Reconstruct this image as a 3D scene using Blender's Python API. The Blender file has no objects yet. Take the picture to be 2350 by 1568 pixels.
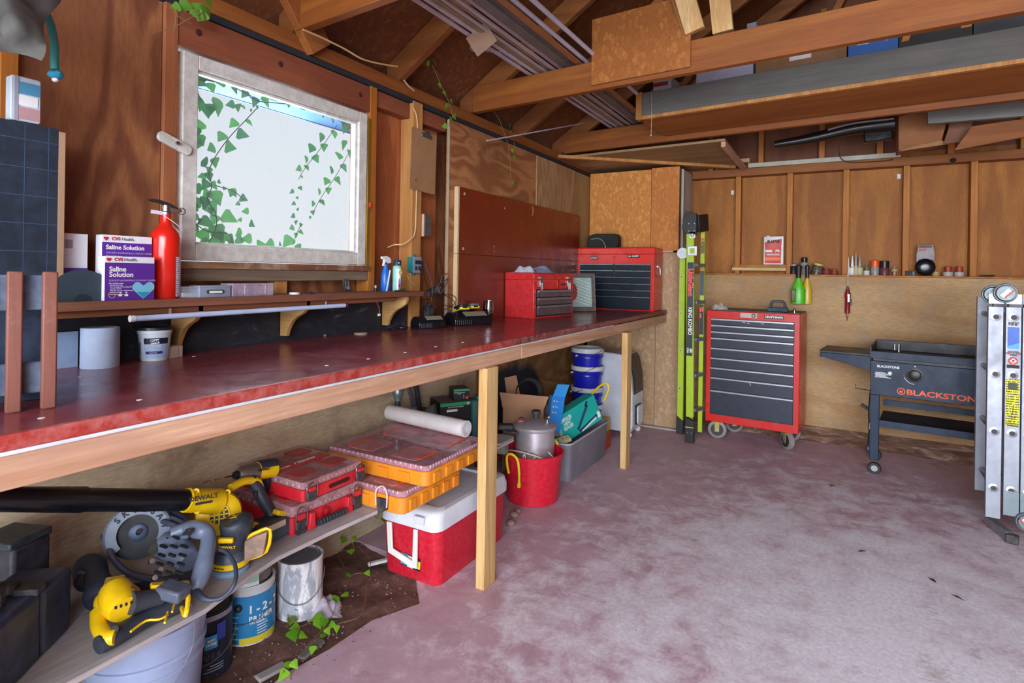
import bpy, bmesh, math, random
from mathutils import Vector, Matrix, Euler
random.seed(7)
SC = bpy.context.scene
COL = SC.collection
PI = math.pi
R = math.radians

# ------------------------------------------------------------------ camera
YAW = R(29.4); ROLL = 0.0157; FPX = 1318.0; CAMX = 1.9; CAMH = 1.25
cam_d = bpy.data.cameras.new('camera'); cam = bpy.data.objects.new('camera', cam_d); COL.objects.link(cam)
cam_d.sensor_width = 36; cam_d.lens = FPX / 2350 * 36
cam_d.shift_x = -2.5 / 2350; cam_d.shift_y = -157.5 / 2350; cam_d.clip_start = .05
cam.matrix_world = Matrix.Translation((CAMX, 0, CAMH)) @ Matrix.Rotation(YAW, 4, 'Z') @ Matrix.Rotation(PI / 2, 4, 'X') @ Matrix.Rotation(ROLL, 4, 'Z')
SC.camera = cam

# ------------------------------------------------------------------ world, lights, exposure
W = bpy.data.worlds.new('sky'); SC.world = W; W.use_nodes = True
nt = W.node_tree; nt.nodes.clear()
wo = nt.nodes.new('ShaderNodeOutputWorld'); bg = nt.nodes.new('ShaderNodeBackground')
tc = nt.nodes.new('ShaderNodeTexCoord'); sp = nt.nodes.new('ShaderNodeSeparateXYZ'); rp = nt.nodes.new('ShaderNodeValToRGB')
nt.links.new(tc.outputs['Generated'], sp.inputs[0]); nt.links.new(sp.outputs['Z'], rp.inputs[0])
rp.color_ramp.elements[0].position = -.0; rp.color_ramp.elements[0].color = (.92, .96, 1, 1)
rp.color_ramp.elements[1].position = .9; rp.color_ramp.elements[1].color = (.62, .8, 1, 1)
nt.links.new(rp.outputs[0], bg.inputs[0]); bg.inputs[1].default_value = 0.44
nt.links.new(bg.outputs[0], wo.inputs[0])

def area(name, loc, rot, sx, sy, power, col):
    l = bpy.data.lights.new(name, 'AREA'); l.shape = 'RECTANGLE'; l.size = sx; l.size_y = sy; l.energy = power; l.color = col
    o = bpy.data.objects.new(name, l); COL.objects.link(o); o.location = loc; o.rotation_euler = rot
    return o
# daylight through the open garage door behind the camera, and through the window; a floor fill is added
area('door_daylight', (2.3, -3.6, 1.5), (R(88), 0, 0), 6.0, 2.8, 350, (.87, .92, 1.0))
area('door_floor_fill', (2.6, -1.35, 1.95), (R(58), 0, 0), 3.0, .8, 42, (.82, .88, 1.0))  # extra lamp in the door opening, added to brighten the near floor
area('window_daylight', (-.58, 1.6, 1.72), (0, R(-90), 0), .9, 1.0, 16, (.8, .9, 1.0))
SC.view_settings.view_transform = 'Standard'; SC.view_settings.look = 'None'
SC.view_settings.exposure = 1.02; SC.view_settings.gamma = 1; SC.view_settings.use_curve_mapping = False

# ------------------------------------------------------------------ pixel ray on a real plane -> world point
def on(px, py, x=None, y=None, z=None):
    u = px - 1175; v = py - 784
    a = (u + ROLL * v) / FPX; b = -(v - ROLL * u + 157.5) / FPX
    s, c = math.sin(YAW), math.cos(YAW)
    r = (-s + a * c, c + a * s, b)
    t = (x - CAMX) / r[0] if x is not None else (y / r[1] if y is not None else (z - CAMH) / r[2])
    return Vector((CAMX + t * r[0], t * r[1], CAMH + t * r[2]))

# ------------------------------------------------------------------ materials
def lin(c):
    if isinstance(c, str):
        c = tuple(int(c[i:i + 2], 16) for i in (0, 2, 4))
    return tuple(((v / 255) / 12.92 if v / 255 <= .04045 else ((v / 255 + .055) / 1.055) ** 2.4) for v in c) + (1,)
MC = {}
class NB:
    def __init__(s, name):
        s.m = bpy.data.materials.new(name); s.m.use_nodes = True; s.t = s.m.node_tree; s.n = s.t.nodes
        s.b = s.n['Principled BSDF']; s._tc = None
    def node(s, ty, **k):
        n = s.n.new(ty)
        for a, v in k.items(): setattr(n, a, v)
        return n
    def link(s, a, b): s.t.links.new(a, b)
    def coord(s, sc=(1, 1, 1), rot=(0, 0, 0), loc=(0, 0, 0)):
        if s._tc is None: s._tc = s.node('ShaderNodeTexCoord')
        mp = s.node('ShaderNodeMapping'); s.link(s._tc.outputs['Object'], mp.inputs[0])
        mp.inputs['Scale'].default_value = sc; mp.inputs['Rotation'].default_value = rot; mp.inputs['Location'].default_value = loc
        return mp.outputs[0]
    def noise(s, vec, scale, detail=3, rough=.55, dist=0):
        n = s.node('ShaderNodeTexNoise'); s.link(vec, n.inputs['Vector'])
        n.inputs['Scale'].default_value = scale; n.inputs['Detail'].default_value = detail
        n.inputs['Roughness'].default_value = rough; n.inputs['Distortion'].default_value = dist
        return n.outputs[0]
    def ramp(s, fac, stops):
        r = s.node('ShaderNodeValToRGB'); s.link(fac, r.inputs[0]); e = r.color_ramp.elements
        while len(e) < len(stops): e.new(.5)
        for i, (p, c) in enumerate(stops):
            e[i].position = p; e[i].color = c if len(c) == 4 else tuple(c) + (1,)
        return r.outputs[0]
    def mix(s, fac, a, b, mode='MIX'):
        m = s.node('ShaderNodeMix', data_type='RGBA', blend_type=mode)
        for inp, v in ((m.inputs[0], fac), (m.inputs[6], a), (m.inputs[7], b)):
            if hasattr(v, 'links'): s.link(v, inp)
            else: inp.default_value = v
        return m.outputs[2]
    def math(s, op, a, b=0):
        m = s.node('ShaderNodeMath', operation=op)
        for inp, v in ((m.inputs[0], a), (m.inputs[1], b)):
            if hasattr(v, 'links'): s.link(v, inp)
            else: inp.default_value = v
        return m.outputs[0]
    def bump(s, h, strength=.3, dist=.004):
        b = s.node('ShaderNodeBump'); b.inputs['Strength'].default_value = strength; b.inputs['Distance'].default_value = dist
        s.link(h, b.inputs['Height']); s.link(b.outputs[0], s.b.inputs['Normal'])
    def set(s, col=None, rough=None, metal=None, **k):
        for nm, v in (('Base Color', col), ('Roughness', rough), ('Metallic', metal)):
            if v is None: continue
            if hasattr(v, 'links'): s.link(v, s.b.inputs[nm])
            else: s.b.inputs[nm].default_value = v
        for nm, v in k.items(): s.b.inputs[nm.replace('_', ' ')].default_value = v
        return s.m
BLK = (0, 0, 0, 1); WHT = (1, 1, 1, 1)
def pl(col, rough=.45, metal=0, dust=0, dcol='9a9088', sc=9, **k):
    """plain painted or moulded surface with faint wear or dust"""
    key = ('pl', col, rough, metal, dust, dcol, sc, tuple(sorted(k.items())))
    if key in MC: return MC[key]
    b = NB('paint_' + str(col)); v = b.coord(); n = b.noise(v, sc, 5, .65)
    base = lin(col); c2 = tuple(x * .82 for x in base[:3]) + (1,)
    c = b.mix(b.ramp(n, [(.35, BLK), (.65, WHT)]), base, c2)
    if dust:
        n2 = b.noise(v, sc * 2.3, 6, .7); f = b.ramp(n2, [(.42, BLK), (.75, (dust,) * 3)])
        c = b.mix(f, c, lin(dcol))
    rr = b.ramp(n, [(.3, (max(rough - .08, .02),) * 3), (.7, (min(rough + .1, 1),) * 3)])
    MC[key] = b.set(c, rr, metal, **k); return MC[key]
def metal(col='b9bcc0', rough=.3, dust=.0): return pl(col, rough, 1.0, dust, sc=14)
def glass(col='ffffff', alpha=.25, rough=.08, ior=1.45):
    """clear plastic or glass: see-through with a glossy skin"""
    key = ('gl', col, alpha, rough)
    if key in MC: return MC[key]
    b = NB('clear_' + col); v = b.coord(); n = b.noise(v, 22, 5, .7)
    b.set(lin(col), rough); b.link(b.ramp(n, [(.3, (alpha * .6,) * 3), (.75, (min(1, alpha * 1.6),) * 3)]), b.b.inputs['Alpha'])
    MC[key] = b.m; return b.m
def wood(name, c1, c2, ax='z', sc=1.0, rough=.65, knots=.0, dark=.0, dirt=None, stretch=.09, bands=9, loc=(0, 0, 0), ck='3a2216'):
    key = ('w', name, ax, sc, loc)
    if key in MC: return MC[key]
    b = NB('wood_' + name)
    st = {'x': (stretch, 1, 1), 'y': (1, stretch, 1), 'z': (1, 1, stretch)}[ax]
    v = b.coord(tuple(q * sc for q in st), loc=loc)
    n = b.noise(v, 5.2, 2, .45, .35)
    s = b.math('SINE', b.math('MULTIPLY', n, bands * 6.2))
    f = b.ramp(b.math('ADD', b.math('MULTIPLY', s, .5), .5), [(.15, BLK), (.9, WHT)])
    col = b.mix(f, lin(c1), lin(c2))
    fine = b.noise(b.coord(tuple(q * (1 if q < 1 else 1) for q in st)), 120, 3, .6)
    col = b.mix(b.ramp(fine, [(.35, (.28,) * 3), (.65, BLK)]), col, lin(ck))
    big = b.noise(b.coord((1, 1, 1), loc=loc), 1.7, 3, .6)
    col = b.mix(b.ramp(big, [(.38, BLK), (.72, (.55,) * 3)]), col, tuple(x * .62 for x in lin(c1)[:3]) + (1,))
    if knots:
        vo = b.node('ShaderNodeTexVoronoi'); b.link(b.coord((2.6, 2.6, 1.9), loc=loc), vo.inputs['Vector']); vo.inputs['Scale'].default_value = 1.0
        col = b.mix(b.ramp(vo.outputs['Distance'], [(.035, (knots,) * 3), (.085, BLK)]), col, lin(ck))
    if dirt:
        d = b.noise(b.coord(), 5, 7, .75); col = b.mix(b.ramp(d, [(.5, BLK), (.78, (.75,) * 3)]), col, lin(dirt))
    b.bump(s, .12, .002)
    MC[key] = b.set(col, rough); return MC[key]
def osb(name='osb', c1='c98a48', c2='a9632c', c3='dda765', sc=1):
    key = ('osb', name)
    if key in MC: return MC[key]
    b = NB('wood_' + name); v = b.coord((38 * sc, 38 * sc, 22 * sc)); dn = b.node('ShaderNodeTexNoise'); b.link(v, dn.inputs['Vector']); dn.inputs['Scale'].default_value = .9
    vv = b.mix(.55, v, dn.outputs['Color'], 'ADD')
    vo = b.node('ShaderNodeTexVoronoi'); b.link(vv, vo.inputs['Vector']); vo.inputs['Scale'].default_value = 1.5
    sx = b.node('ShaderNodeSeparateColor'); b.link(vo.outputs['Color'], sx.inputs[0])
    col = b.ramp(sx.outputs[0], [(0, lin(c1)), (.55, tuple(.5 * (p_ + q_) for p_, q_ in zip(lin(c1), lin(c2)))), (1, lin(c3))])
    n = b.noise(b.coord((1, 1, 1)), 38, 4, .7, 2.2)
    col = b.mix(b.ramp(n, [(.40, (.55,) * 3), (.6, BLK)]), col, lin(c2))
    n2 = b.noise(b.coord(), 9, 2, .5, 2); col = b.mix(b.ramp(n2, [(.7, BLK), (.76, (.7,) * 3)]), col, lin('5c3316'))
    b.bump(n, .2, .002)
    MC[key] = b.set(col, .75); return MC[key]

# ------------------------------------------------------------------ geometry collector
class G:
    def __init__(s): s.v = []; s.f = []
    def add(s, v, f, M=None):
        o = len(s.v); s.v += [tuple(M @ Vector(p)) if M else tuple(p) for p in v]; s.f += [tuple(i + o for i in q) for q in f]; return s
    def box(s, c, d, rot=None):
        hx, hy, hz = d[0] / 2, d[1] / 2, d[2] / 2
        v = [(x * hx, y * hy, z * hz) for x in (-1, 1) for y in (-1, 1) for z in (-1, 1)]
        f = [(0, 1, 3, 2), (4, 6, 7, 5), (0, 4, 5, 1), (2, 3, 7, 6), (0, 2, 6, 4), (1, 5, 7, 3)]
        M = Matrix.Translation(c) @ (Euler(rot).to_matrix().to_4x4() if rot else Matrix())
        return s.add(v, f, M)
    def mm(s, a, b):
        return s.box([(p + q) / 2 for p, q in zip(a, b)], [abs(q - p) for p, q in zip(a, b)])
    def bar(s, p0, p1, w, h, up=(0, 0, 1)):
        p0 = Vector(p0); p1 = Vector(p1); d = p1 - p0; L = d.length; d.normalize(); u = Vector(up)
        if abs(d.dot(u)) > .98: u = Vector((1, 0, 0))
        x = d.cross(u).normalized(); y = x.cross(d).normalized()
        M = Matrix((x, d, y)).transposed().to_4x4(); M.translation = (p0 + p1) / 2
        hx, hy, hz = w / 2, L / 2, h / 2
        v = [(a * hx, b * hy, c * hz) for a in (-1, 1) for b in (-1, 1) for c in (-1, 1)]
        return s.add(v, [(0, 1, 3, 2), (4, 6, 7, 5), (0, 4, 5, 1), (2, 3, 7, 6), (0, 2, 6, 4), (1, 5, 7, 3)], M)
    def tube(s, pts, r, n=8, caps=True, closed=False):
        pts = [Vector(p) for p in pts]; N = len(pts); rr = r if isinstance(r, (list, tuple)) else [r] * N
        base = len(s.v); prev = None
        for i, p in enumerate(pts):
            if closed: t = pts[(i + 1) % N] - pts[i - 1]
            else: t = pts[min(i + 1, N - 1)] - pts[max(i - 1, 0)]
            t.normalize()
            if prev is None:
                u = Vector((0, 0, 1)) if abs(t.z) < .9 else Vector((1, 0, 0)); x = t.cross(u).normalized()
            else:
                x = (prev - t * prev.dot(t)); x = x.normalized() if x.length > 1e-6 else t.orthogonal().normalized()
            prev = x; y = t.cross(x)
            for k in range(n):
                a = 2 * PI * k / n; s.v.append(tuple(p + (x * math.cos(a) + y * math.sin(a)) * rr[i]))
        for i in range(N if closed else N - 1):
            j = (i + 1) % N
            for k in range(n):
                k2 = (k + 1) % n; s.f.append((base + i * n + k, base + i * n + k2, base + j * n + k2, base + j * n + k))
        if caps and not closed:
            s.f.append(tuple(base + k for k in range(n))[::-1]); s.f.append(tuple(base + (N - 1) * n + k for k in range(n)))
        return s
    def cyl(s, p0, p1, r0, r1=None, n=20): return s.tube([p0, p1], [r0, r0 if r1 is None else r1], n)
    def lathe(s, prof, c=(0, 0, 0), n=28, M=None, sx=1, sy=1):
        b = []; v = []; f = []
        for (r, z) in prof:
            if r < 1e-5: b.append([len(v)]); v.append((0, 0, z))
            else:
                b.append(list(range(len(v), len(v) + n))); v += [(r * math.cos(2 * PI * k / n) * sx, r * math.sin(2 * PI * k / n) * sy, z) for k in range(n)]
        for i in range(len(b) - 1):
            p, q = b[i], b[i + 1]
            if len(p) == 1 and len(q) == 1: continue
            for k in range(n):
                k2 = (k + 1) % n
                if len(p) == 1: f.append((p[0], q[k2], q[k]))
                elif len(q) == 1: f.append((p[k], p[k2], q[0]))
                else: f.append((p[k], p[k2], q[k2], q[k]))
        T_ = Matrix.Translation(c) @ (M or Matrix()); return s.add(v, f, T_)
    def prism(s, poly, a, b, ax='z', M=None):
        """polygon in the plane across axis ax, from a to b (x: poly=(y,z), y: poly=(x,z), z: poly=(x,y))"""
        def P(p, t): return {'x': (t, p[0], p[1]), 'y': (p[0], t, p[1]), 'z': (p[0], p[1], t)}[ax]
        n = len(poly); v = [P(p, a) for p in poly] + [P(p, b) for p in poly]
        f = [tuple(range(n))[::-1], tuple(range(n, 2 * n))] + [(i, (i + 1) % n, (i + 1) % n + n, i + n) for i in range(n)]
        return s.add(v, f, M)
    def rbox(s, c, d, r, ax='z', seg=4, rot=None):
        i, j, k = {'x': (1, 2, 0), 'y': (0, 2, 1), 'z': (0, 1, 2)}[ax]
        poly = rrect(d[i], d[j], r, seg); M = Matrix.Translation(c) @ (Euler(rot).to_matrix().to_4x4() if rot else Matrix())
        return s.prism(poly, -d[k] / 2, d[k] / 2, ax, M)
    def ell(s, c, r, n=16, m=10, M=None):
        pr = [(math.sin(PI * i / m), -math.cos(PI * i / m)) for i in range(m + 1)]
        S_ = Matrix.Diagonal((r[0], r[1], r[2], 1)); return s.lathe([(max(0, a if 0 < i < m else 0), z) for i, (a, z) in enumerate(pr)], c, n, (M or Matrix()) @ S_)
    def xf(s, M):
        s.v = [tuple(M @ Vector(p)) for p in s.v]; return s
    def mesh(s, name, mat, smooth=40):
        me = bpy.data.meshes.new(name); me.from_pydata(s.v, [], s.f); me.validate()
        bm = bmesh.new(); bm.from_mesh(me); bmesh.ops.recalc_face_normals(bm, faces=bm.faces); bm.to_mesh(me); bm.free()
        if smooth:
            me.polygons.foreach_set('use_smooth', [True] * len(me.polygons)); me.set_sharp_from_angle(angle=R(smooth))
        if mat: me.materials.append(mat)
        return me
    def build(s, name, mat, parent=None, bev=0, label=None, smooth=40, seg=2, kind=None):
        o = bpy.data.objects.new(name, s.mesh(name, mat, smooth)); COL.objects.link(o)
        if parent is not None: o.parent = parent
        if bev:
            m = o.modifiers.new('bevel', 'BEVEL'); m.width = bev; m.segments = seg; m.limit_method = 'ANGLE'; m.angle_limit = R(35)
        if label: o['label'] = label
        if kind: o['kind'] = kind
        return o
def rrect(w, h, r, seg=4):
    pts = []
    for cx, cy, a0 in ((w / 2 - r, h / 2 - r, 0), (-w / 2 + r, h / 2 - r, 90), (-w / 2 + r, -h / 2 + r, 180), (w / 2 - r, -h / 2 + r, 270)):
        for i in range(seg + 1):
            a = R(a0 + 90 * i / seg); pts.append((cx + r * math.cos(a), cy + r * math.sin(a)))
    return pts
def tag(o, label, cat, group=None, kind=None):
    o['label'] = label; o['category'] = cat
    if group: o['group'] = group
    if kind: o['kind'] = kind
    return o
def T(name, label, cat, loc=(0, 0, 0), rz=0, group=None, rot=None):
    o = bpy.data.objects.new(name, None); COL.objects.link(o); o.location = loc; o.empty_display_size = .05
    o.rotation_euler = rot if rot else (0, 0, R(rz)); return tag(o, label, cat, group)
def struct(g, name, mat, parent=None, bev=0):
    o = g.build(name, mat, parent, bev)
    if parent is None: o['kind'] = 'structure'
    return o
def share(src, parent=None, loc=None, rot=None, scale=None):
    c = src.copy(); COL.objects.link(c); c.parent = parent
    if loc is not None: c.location = loc
    if rot is not None: c.rotation_euler = rot
    if scale is not None: c.scale = scale
    return c
def dup(root, loc, rz=None, label=None, group=None):
    r = root.copy(); COL.objects.link(r); r.location = loc
    if rz is not None: r.rotation_euler = (0, 0, R(rz))
    if label: r['label'] = label
    if group: r['group'] = group
    for ch in list(root.children):
        c = ch.copy(); COL.objects.link(c); c.parent = r
        for g_ in list(ch.children):
            d = g_.copy(); COL.objects.link(d); d.parent = c
    return r
FR = (R(90), 0, 0)        # text on a face that looks towards local -Y
def txt(s, size, mat, parent, loc, rot=FR, sx=1.0, align='CENTER', bold=0.0, shear=0, name='lettering', ext=.0004, sp=1.0, line=1.0):
    cu = bpy.data.curves.new('t', 'FONT'); cu.body = s; cu.size = size; cu.align_x = align; cu.align_y = 'CENTER'
    cu.extrude = ext; cu.offset = bold; cu.shear = shear; cu.space_character = sp; cu.space_line = line; cu.resolution_u = 3
    o = bpy.data.objects.new('t', cu); me = bpy.data.meshes.new_from_object(o); bpy.data.objects.remove(o)
    me.materials.clear(); me.materials.append(mat)
    n = bpy.data.objects.new(name, me); COL.objects.link(n); n.parent = parent; n.location = loc; n.rotation_euler = rot; n.scale = (sx, 1, 1)
    return n
def smooth_path(pts, n=6):
    pts = [Vector(p) for p in pts]; out = []
    for i in range(len(pts) - 1):
        p0 = pts[max(i - 1, 0)]; p1 = pts[i]; p2 = pts[i + 1]; p3 = pts[min(i + 2, len(pts) - 1)]
        for k in range(n):
            t = k / n; out.append(.5 * ((2 * p1) + (-p0 + p2) * t + (2 * p0 - 5 * p1 + 4 * p2 - p3) * t * t + (-p0 + 3 * p1 - 3 * p2 + p3) * t ** 3))
    out.append(pts[-1]); return out
# ================================================================== materials used in many places
M_WALLPLY = wood('wall_ply_left', '7a452a', 'a2683f', 'z', 1.0, knots=.95, bands=7, stretch=.22)
M_WALLPLY2 = wood('wall_ply_mid', '9a5028', 'b4683a', 'z', 1.0, knots=.8, bands=6, stretch=.14, loc=(3, 1, 0))
M_GRAINPLY = wood('wall_ply_overlay', '9a6038', 'c08452', 'y', 1.0, bands=6, stretch=.3, loc=(0, 5, 2))
M_PALEPLY = wood('ply_pale', 'ab8255', 'c49c70', 'z', 1.0, bands=10, stretch=.2, loc=(1, 2, 7))
M_BACKPLY = wood('back_ply', 'a05e16', 'b67424', 'z', .8, knots=.7, bands=4, stretch=.15, loc=(4, 4, 1))
M_BACKLOW = wood('back_low_ply', 'b58c58', 'c29e6c', 'x', .8, bands=3, stretch=.2, dirt='8b8578', loc=(2, 0, 3))
M_LOWPLY = wood('low_ply', 'ccb492', 'd8c4a4', 'y', .8, bands=3, stretch=.2, dirt='6f6354', loc=(2, 6, 3))
M_STUD = wood('stud', 'b0681e', 'c47e30', 'z', 1, bands=4, stretch=.05)
M_STUDL = wood('stud_light', 'bf8143', 'd09655', 'z', 1, knots=.8, bands=5, stretch=.05, loc=(2, 2, 0))
M_BEAMX = wood('beam_x', '8c4c14', '9e5e20', 'x', 1, knots=.75, bands=4, stretch=.07)
M_BEAMY = wood('beam_y', '8a4c1c', '9a5c26', 'y', 1, knots=.7, bands=4, stretch=.06)
M_HEADER = wood('header', '84452d', '9a5638', 'y', 1, knots=.8, bands=3, stretch=.07, loc=(0, 3, 3))
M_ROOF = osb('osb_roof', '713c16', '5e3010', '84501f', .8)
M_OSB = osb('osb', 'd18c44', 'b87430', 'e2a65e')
M_OSBD = osb('osb_dusty', 'b59672', '9d7a58', 'c6a988')
M_NEWWOOD = wood('new_wood_z', 'd1a465', 'e0bb80', 'z', 1, knots=.8, bands=7, stretch=.05)
M_NEWWOODY = wood('new_wood_y', 'c79572', 'd9ad8c', 'y', 1, knots=.6, bands=5, stretch=.05, dirt='b98a78')
M_NEWWOODX = wood('new_wood_x', 'c8985a', 'd9ae72', 'x', 1, knots=.6, bands=5, stretch=.05)
M_GREYWOOD = wood('grey_wood', '6c6a66', '7c7a74', 'x', 1, knots=.8, bands=4, stretch=.06, ck='3c3a38')
M_WHITEP = pl('d9d7d0', .45, dust=.5, dcol='8d8478', sc=14)
M_BLK = pl('1b1c20', .4); M_BLKM = pl('24262b', .65, dust=.3)
M_WHITE = pl('e6e6e6', .45); M_WHT_INK = pl('ececec', .6); M_BLK_INK = pl('101114', .6)
M_STEEL = metal('b9bcc0', .28); M_ALU = pl('a9adb4', .38, .85, .25, sc=20); M_BRASS = pl('b8943e', .4, .8)
M_DARKW = pl('2e2019', .8); M_DIRT = pl('5a3a30', .95)

# floor: red painted slab, worn grey where the car and feet go
def floor_mat():
    b = NB('floor_paint'); v = b.coord()
    n1 = b.noise(v, .9, 3, .5, .3); n2 = b.noise(v, 7, 10, .78, .35); n3 = b.noise(v, 60, 6, .75); n4 = b.noise(b.coord((1, 1, 1), loc=(4, 2, 0)), 2.6, 8, .68, .2)
    sx = b.node('ShaderNodeSeparateXYZ'); b.link(v, sx.inputs[0])
    dx = b.math('MULTIPLY', b.math('SUBTRACT', sx.outputs[0], 2.15), .72); dy = b.math('MULTIPLY', b.math('SUBTRACT', sx.outputs[1], 2.35), .55)
    d = b.math('SQRT', b.math('ADD', b.math('MULTIPLY', dx, dx), b.math('MULTIPLY', dy, dy)))
    w = b.math('ADD', b.math('ADD', b.math('MULTIPLY', n4, .55), b.math('MULTIPLY', n2, .75)), b.math('MULTIPLY', d, -.30))
    worn = b.ramp(w, [(.34, BLK), (.46, (.55,) * 3), (.60, (.97,) * 3)])
    red = b.mix(b.ramp(n2, [(.3, BLK), (.7, WHT)]), lin('a98692'), lin('c9abb6'))
    grey = b.mix(b.ramp(n3, [(.35, BLK), (.65, WHT)]), lin('ccc6d0'), lin('eeecf4'))
    c = b.mix(worn, red, grey)
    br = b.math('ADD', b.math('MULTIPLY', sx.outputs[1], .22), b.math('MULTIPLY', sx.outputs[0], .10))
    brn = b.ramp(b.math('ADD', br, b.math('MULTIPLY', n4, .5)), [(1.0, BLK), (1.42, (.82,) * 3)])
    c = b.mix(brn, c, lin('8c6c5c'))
    sc = b.noise(b.coord((1, .25, 1), rot=(0, 0, .5)), 22, 9, .82, .4)
    c = b.mix(b.ramp(sc, [(.60, BLK), (.68, (.55,) * 3)]), c, lin('dedae0'))
    sc2 = b.noise(b.coord((.3, 1, 1), rot=(0, 0, -.3)), 20, 9, .82, .4)
    c = b.mix(b.ramp(sc2, [(.61, BLK), (.68, (.5,) * 3)]), c, lin('8a6560'))
    sp = b.noise(v, 30, 6, .8, .5); c = b.mix(b.ramp(sp, [(.64, BLK), (.70, (.6,) * 3)]), c, lin('7a5a4c'))
    st = b.noise(b.coord((1, 1, 1), loc=(1, 7, 0)), 3.2, 7, .72, .3); c = b.mix(b.ramp(st, [(.60, BLK), (.68, (.5,) * 3)]), c, lin('8f6f66'))
    b.bump(b.math('ADD', n2, b.math('MULTIPLY', n3, .4)), .2, .003)
    return b.set(c, b.ramp(n2, [(.3, (.45,) * 3), (.75, (.8,) * 3)]))
M_FLOOR = floor_mat()
def soil_mat():
    b = NB('soil'); v = b.coord(); n = b.noise(v, 16, 8, .75, .5); n2 = b.noise(v, 70, 4, .8)
    c = b.ramp(n, [(.3, lin('4a3029')), (.55, lin('714c40')), (.8, lin('9c8078'))])
    c = b.mix(b.ramp(n2, [(.68, BLK), (.74, (.8,) * 3)]), c, lin('b3a5a2'))
    b.bump(n, .8, .01); return b.set(c, .95)
M_SOIL = soil_mat()

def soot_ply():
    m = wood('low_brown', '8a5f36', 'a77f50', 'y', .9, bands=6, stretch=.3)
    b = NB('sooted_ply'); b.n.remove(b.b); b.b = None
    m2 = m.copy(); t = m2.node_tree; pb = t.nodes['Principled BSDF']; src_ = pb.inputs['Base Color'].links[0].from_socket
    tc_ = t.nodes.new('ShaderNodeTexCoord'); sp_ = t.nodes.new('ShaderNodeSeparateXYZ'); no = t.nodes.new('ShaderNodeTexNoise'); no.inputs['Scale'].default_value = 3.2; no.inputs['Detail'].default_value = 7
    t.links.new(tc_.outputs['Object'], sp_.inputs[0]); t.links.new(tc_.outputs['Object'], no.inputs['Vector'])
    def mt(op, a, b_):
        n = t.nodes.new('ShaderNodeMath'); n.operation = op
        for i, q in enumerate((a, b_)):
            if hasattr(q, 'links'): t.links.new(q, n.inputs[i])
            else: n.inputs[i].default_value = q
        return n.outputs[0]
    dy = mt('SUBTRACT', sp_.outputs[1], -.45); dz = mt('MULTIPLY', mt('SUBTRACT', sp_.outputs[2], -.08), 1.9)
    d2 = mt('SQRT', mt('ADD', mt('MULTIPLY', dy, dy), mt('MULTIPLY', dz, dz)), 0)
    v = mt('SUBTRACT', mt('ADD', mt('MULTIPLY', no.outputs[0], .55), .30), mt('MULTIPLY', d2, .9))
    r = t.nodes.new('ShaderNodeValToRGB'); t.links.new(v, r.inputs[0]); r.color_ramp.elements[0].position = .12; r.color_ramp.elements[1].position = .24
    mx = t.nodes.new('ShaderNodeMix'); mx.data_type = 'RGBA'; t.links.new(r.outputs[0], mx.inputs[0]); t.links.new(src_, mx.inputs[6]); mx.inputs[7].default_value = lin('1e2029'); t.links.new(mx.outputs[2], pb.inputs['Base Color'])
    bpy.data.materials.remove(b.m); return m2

# ================================================================== floor
g = G(); g.prism([(.47, -1.3), (4.5, -1.3), (4.5, 5.3), (-.15, 5.3), (-.15, 1.98), (.2, 1.96), (.42, 1.86), (.55, 1.72), (.47, 1.55), (.46, 1.36), (.43, 1.2), (.49, .9), (.45, .3)], -.12, 0)
floor = struct(g, 'floor', M_FLOOR)
# bare soil under the near end of the bench: one bumpy sheet
rnd = random.Random(3); nx, ny = 26, 90; g = G(); vv = []
for j in range(ny + 1):
    for i in range(nx + 1):
        x = -.1 + .66 * i / nx; y = -.4 + 2.42 * j / ny
        h = .010 * math.sin(9 * x + 5 * y) + .008 * math.sin(23 * y - 11 * x) + rnd.uniform(-.005, .005) - .012
        vv.append((x, y, min(h, -.004)))
g.add(vv, [(j * (nx + 1) + i, j * (nx + 1) + i + 1, (j + 1) * (nx + 1) + i + 1, (j + 1) * (nx + 1) + i) for j in range(ny) for i in range(nx)])
so = g.build('soil', M_SOIL, smooth=80); tag(so, 'bare reddish brown soil with grit along the broken slab edge under the bench', 'soil', kind='stuff')

g = G(); rnd = random.Random(8)
for i in range(260):
    y = rnd.uniform(.75, 1.95); x = rnd.uniform(.2, .52); r_ = rnd.uniform(.001, .0042)
    g.ell((x, y, .0), (r_ * rnd.uniform(.8, 1.5), r_, r_ * .7), 5, 4)
so = g.build('gravel', pl('7d6860', .95, dust=.4, dcol='a89a96', sc=40), smooth=0); tag(so, 'scattered pale grit and pebbles along the soil at the slab edge', 'gravel', kind='stuff')

# ================================================================== left wall
WT = 2.12
g = G()
for a, b_ in (((-.13, -1.3, -.1), (-.09, 1.12, 2.2)), ((-.13, 1.12, -.1), (-.09, 2.0, 1.27)), ((-.13, 1.12, 1.97), (-.09, 2.0, 2.2)), ((-.13, 2.0, -.1), (-.09, 5.3, 2.2))):
    g.mm(a, b_)
wall_l = struct(g, 'wall_left', M_WALLPLY)
def part(name, a, b_, mat, parent, bev=.0015, label=None):
    c = [(p + q) / 2 for p, q in zip(a, b_)]; o = G().box((0, 0, 0), [abs(q - p) for p, q in zip(a, b_)]).build(name, mat, parent, bev, label); o.location = c; return o
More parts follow.
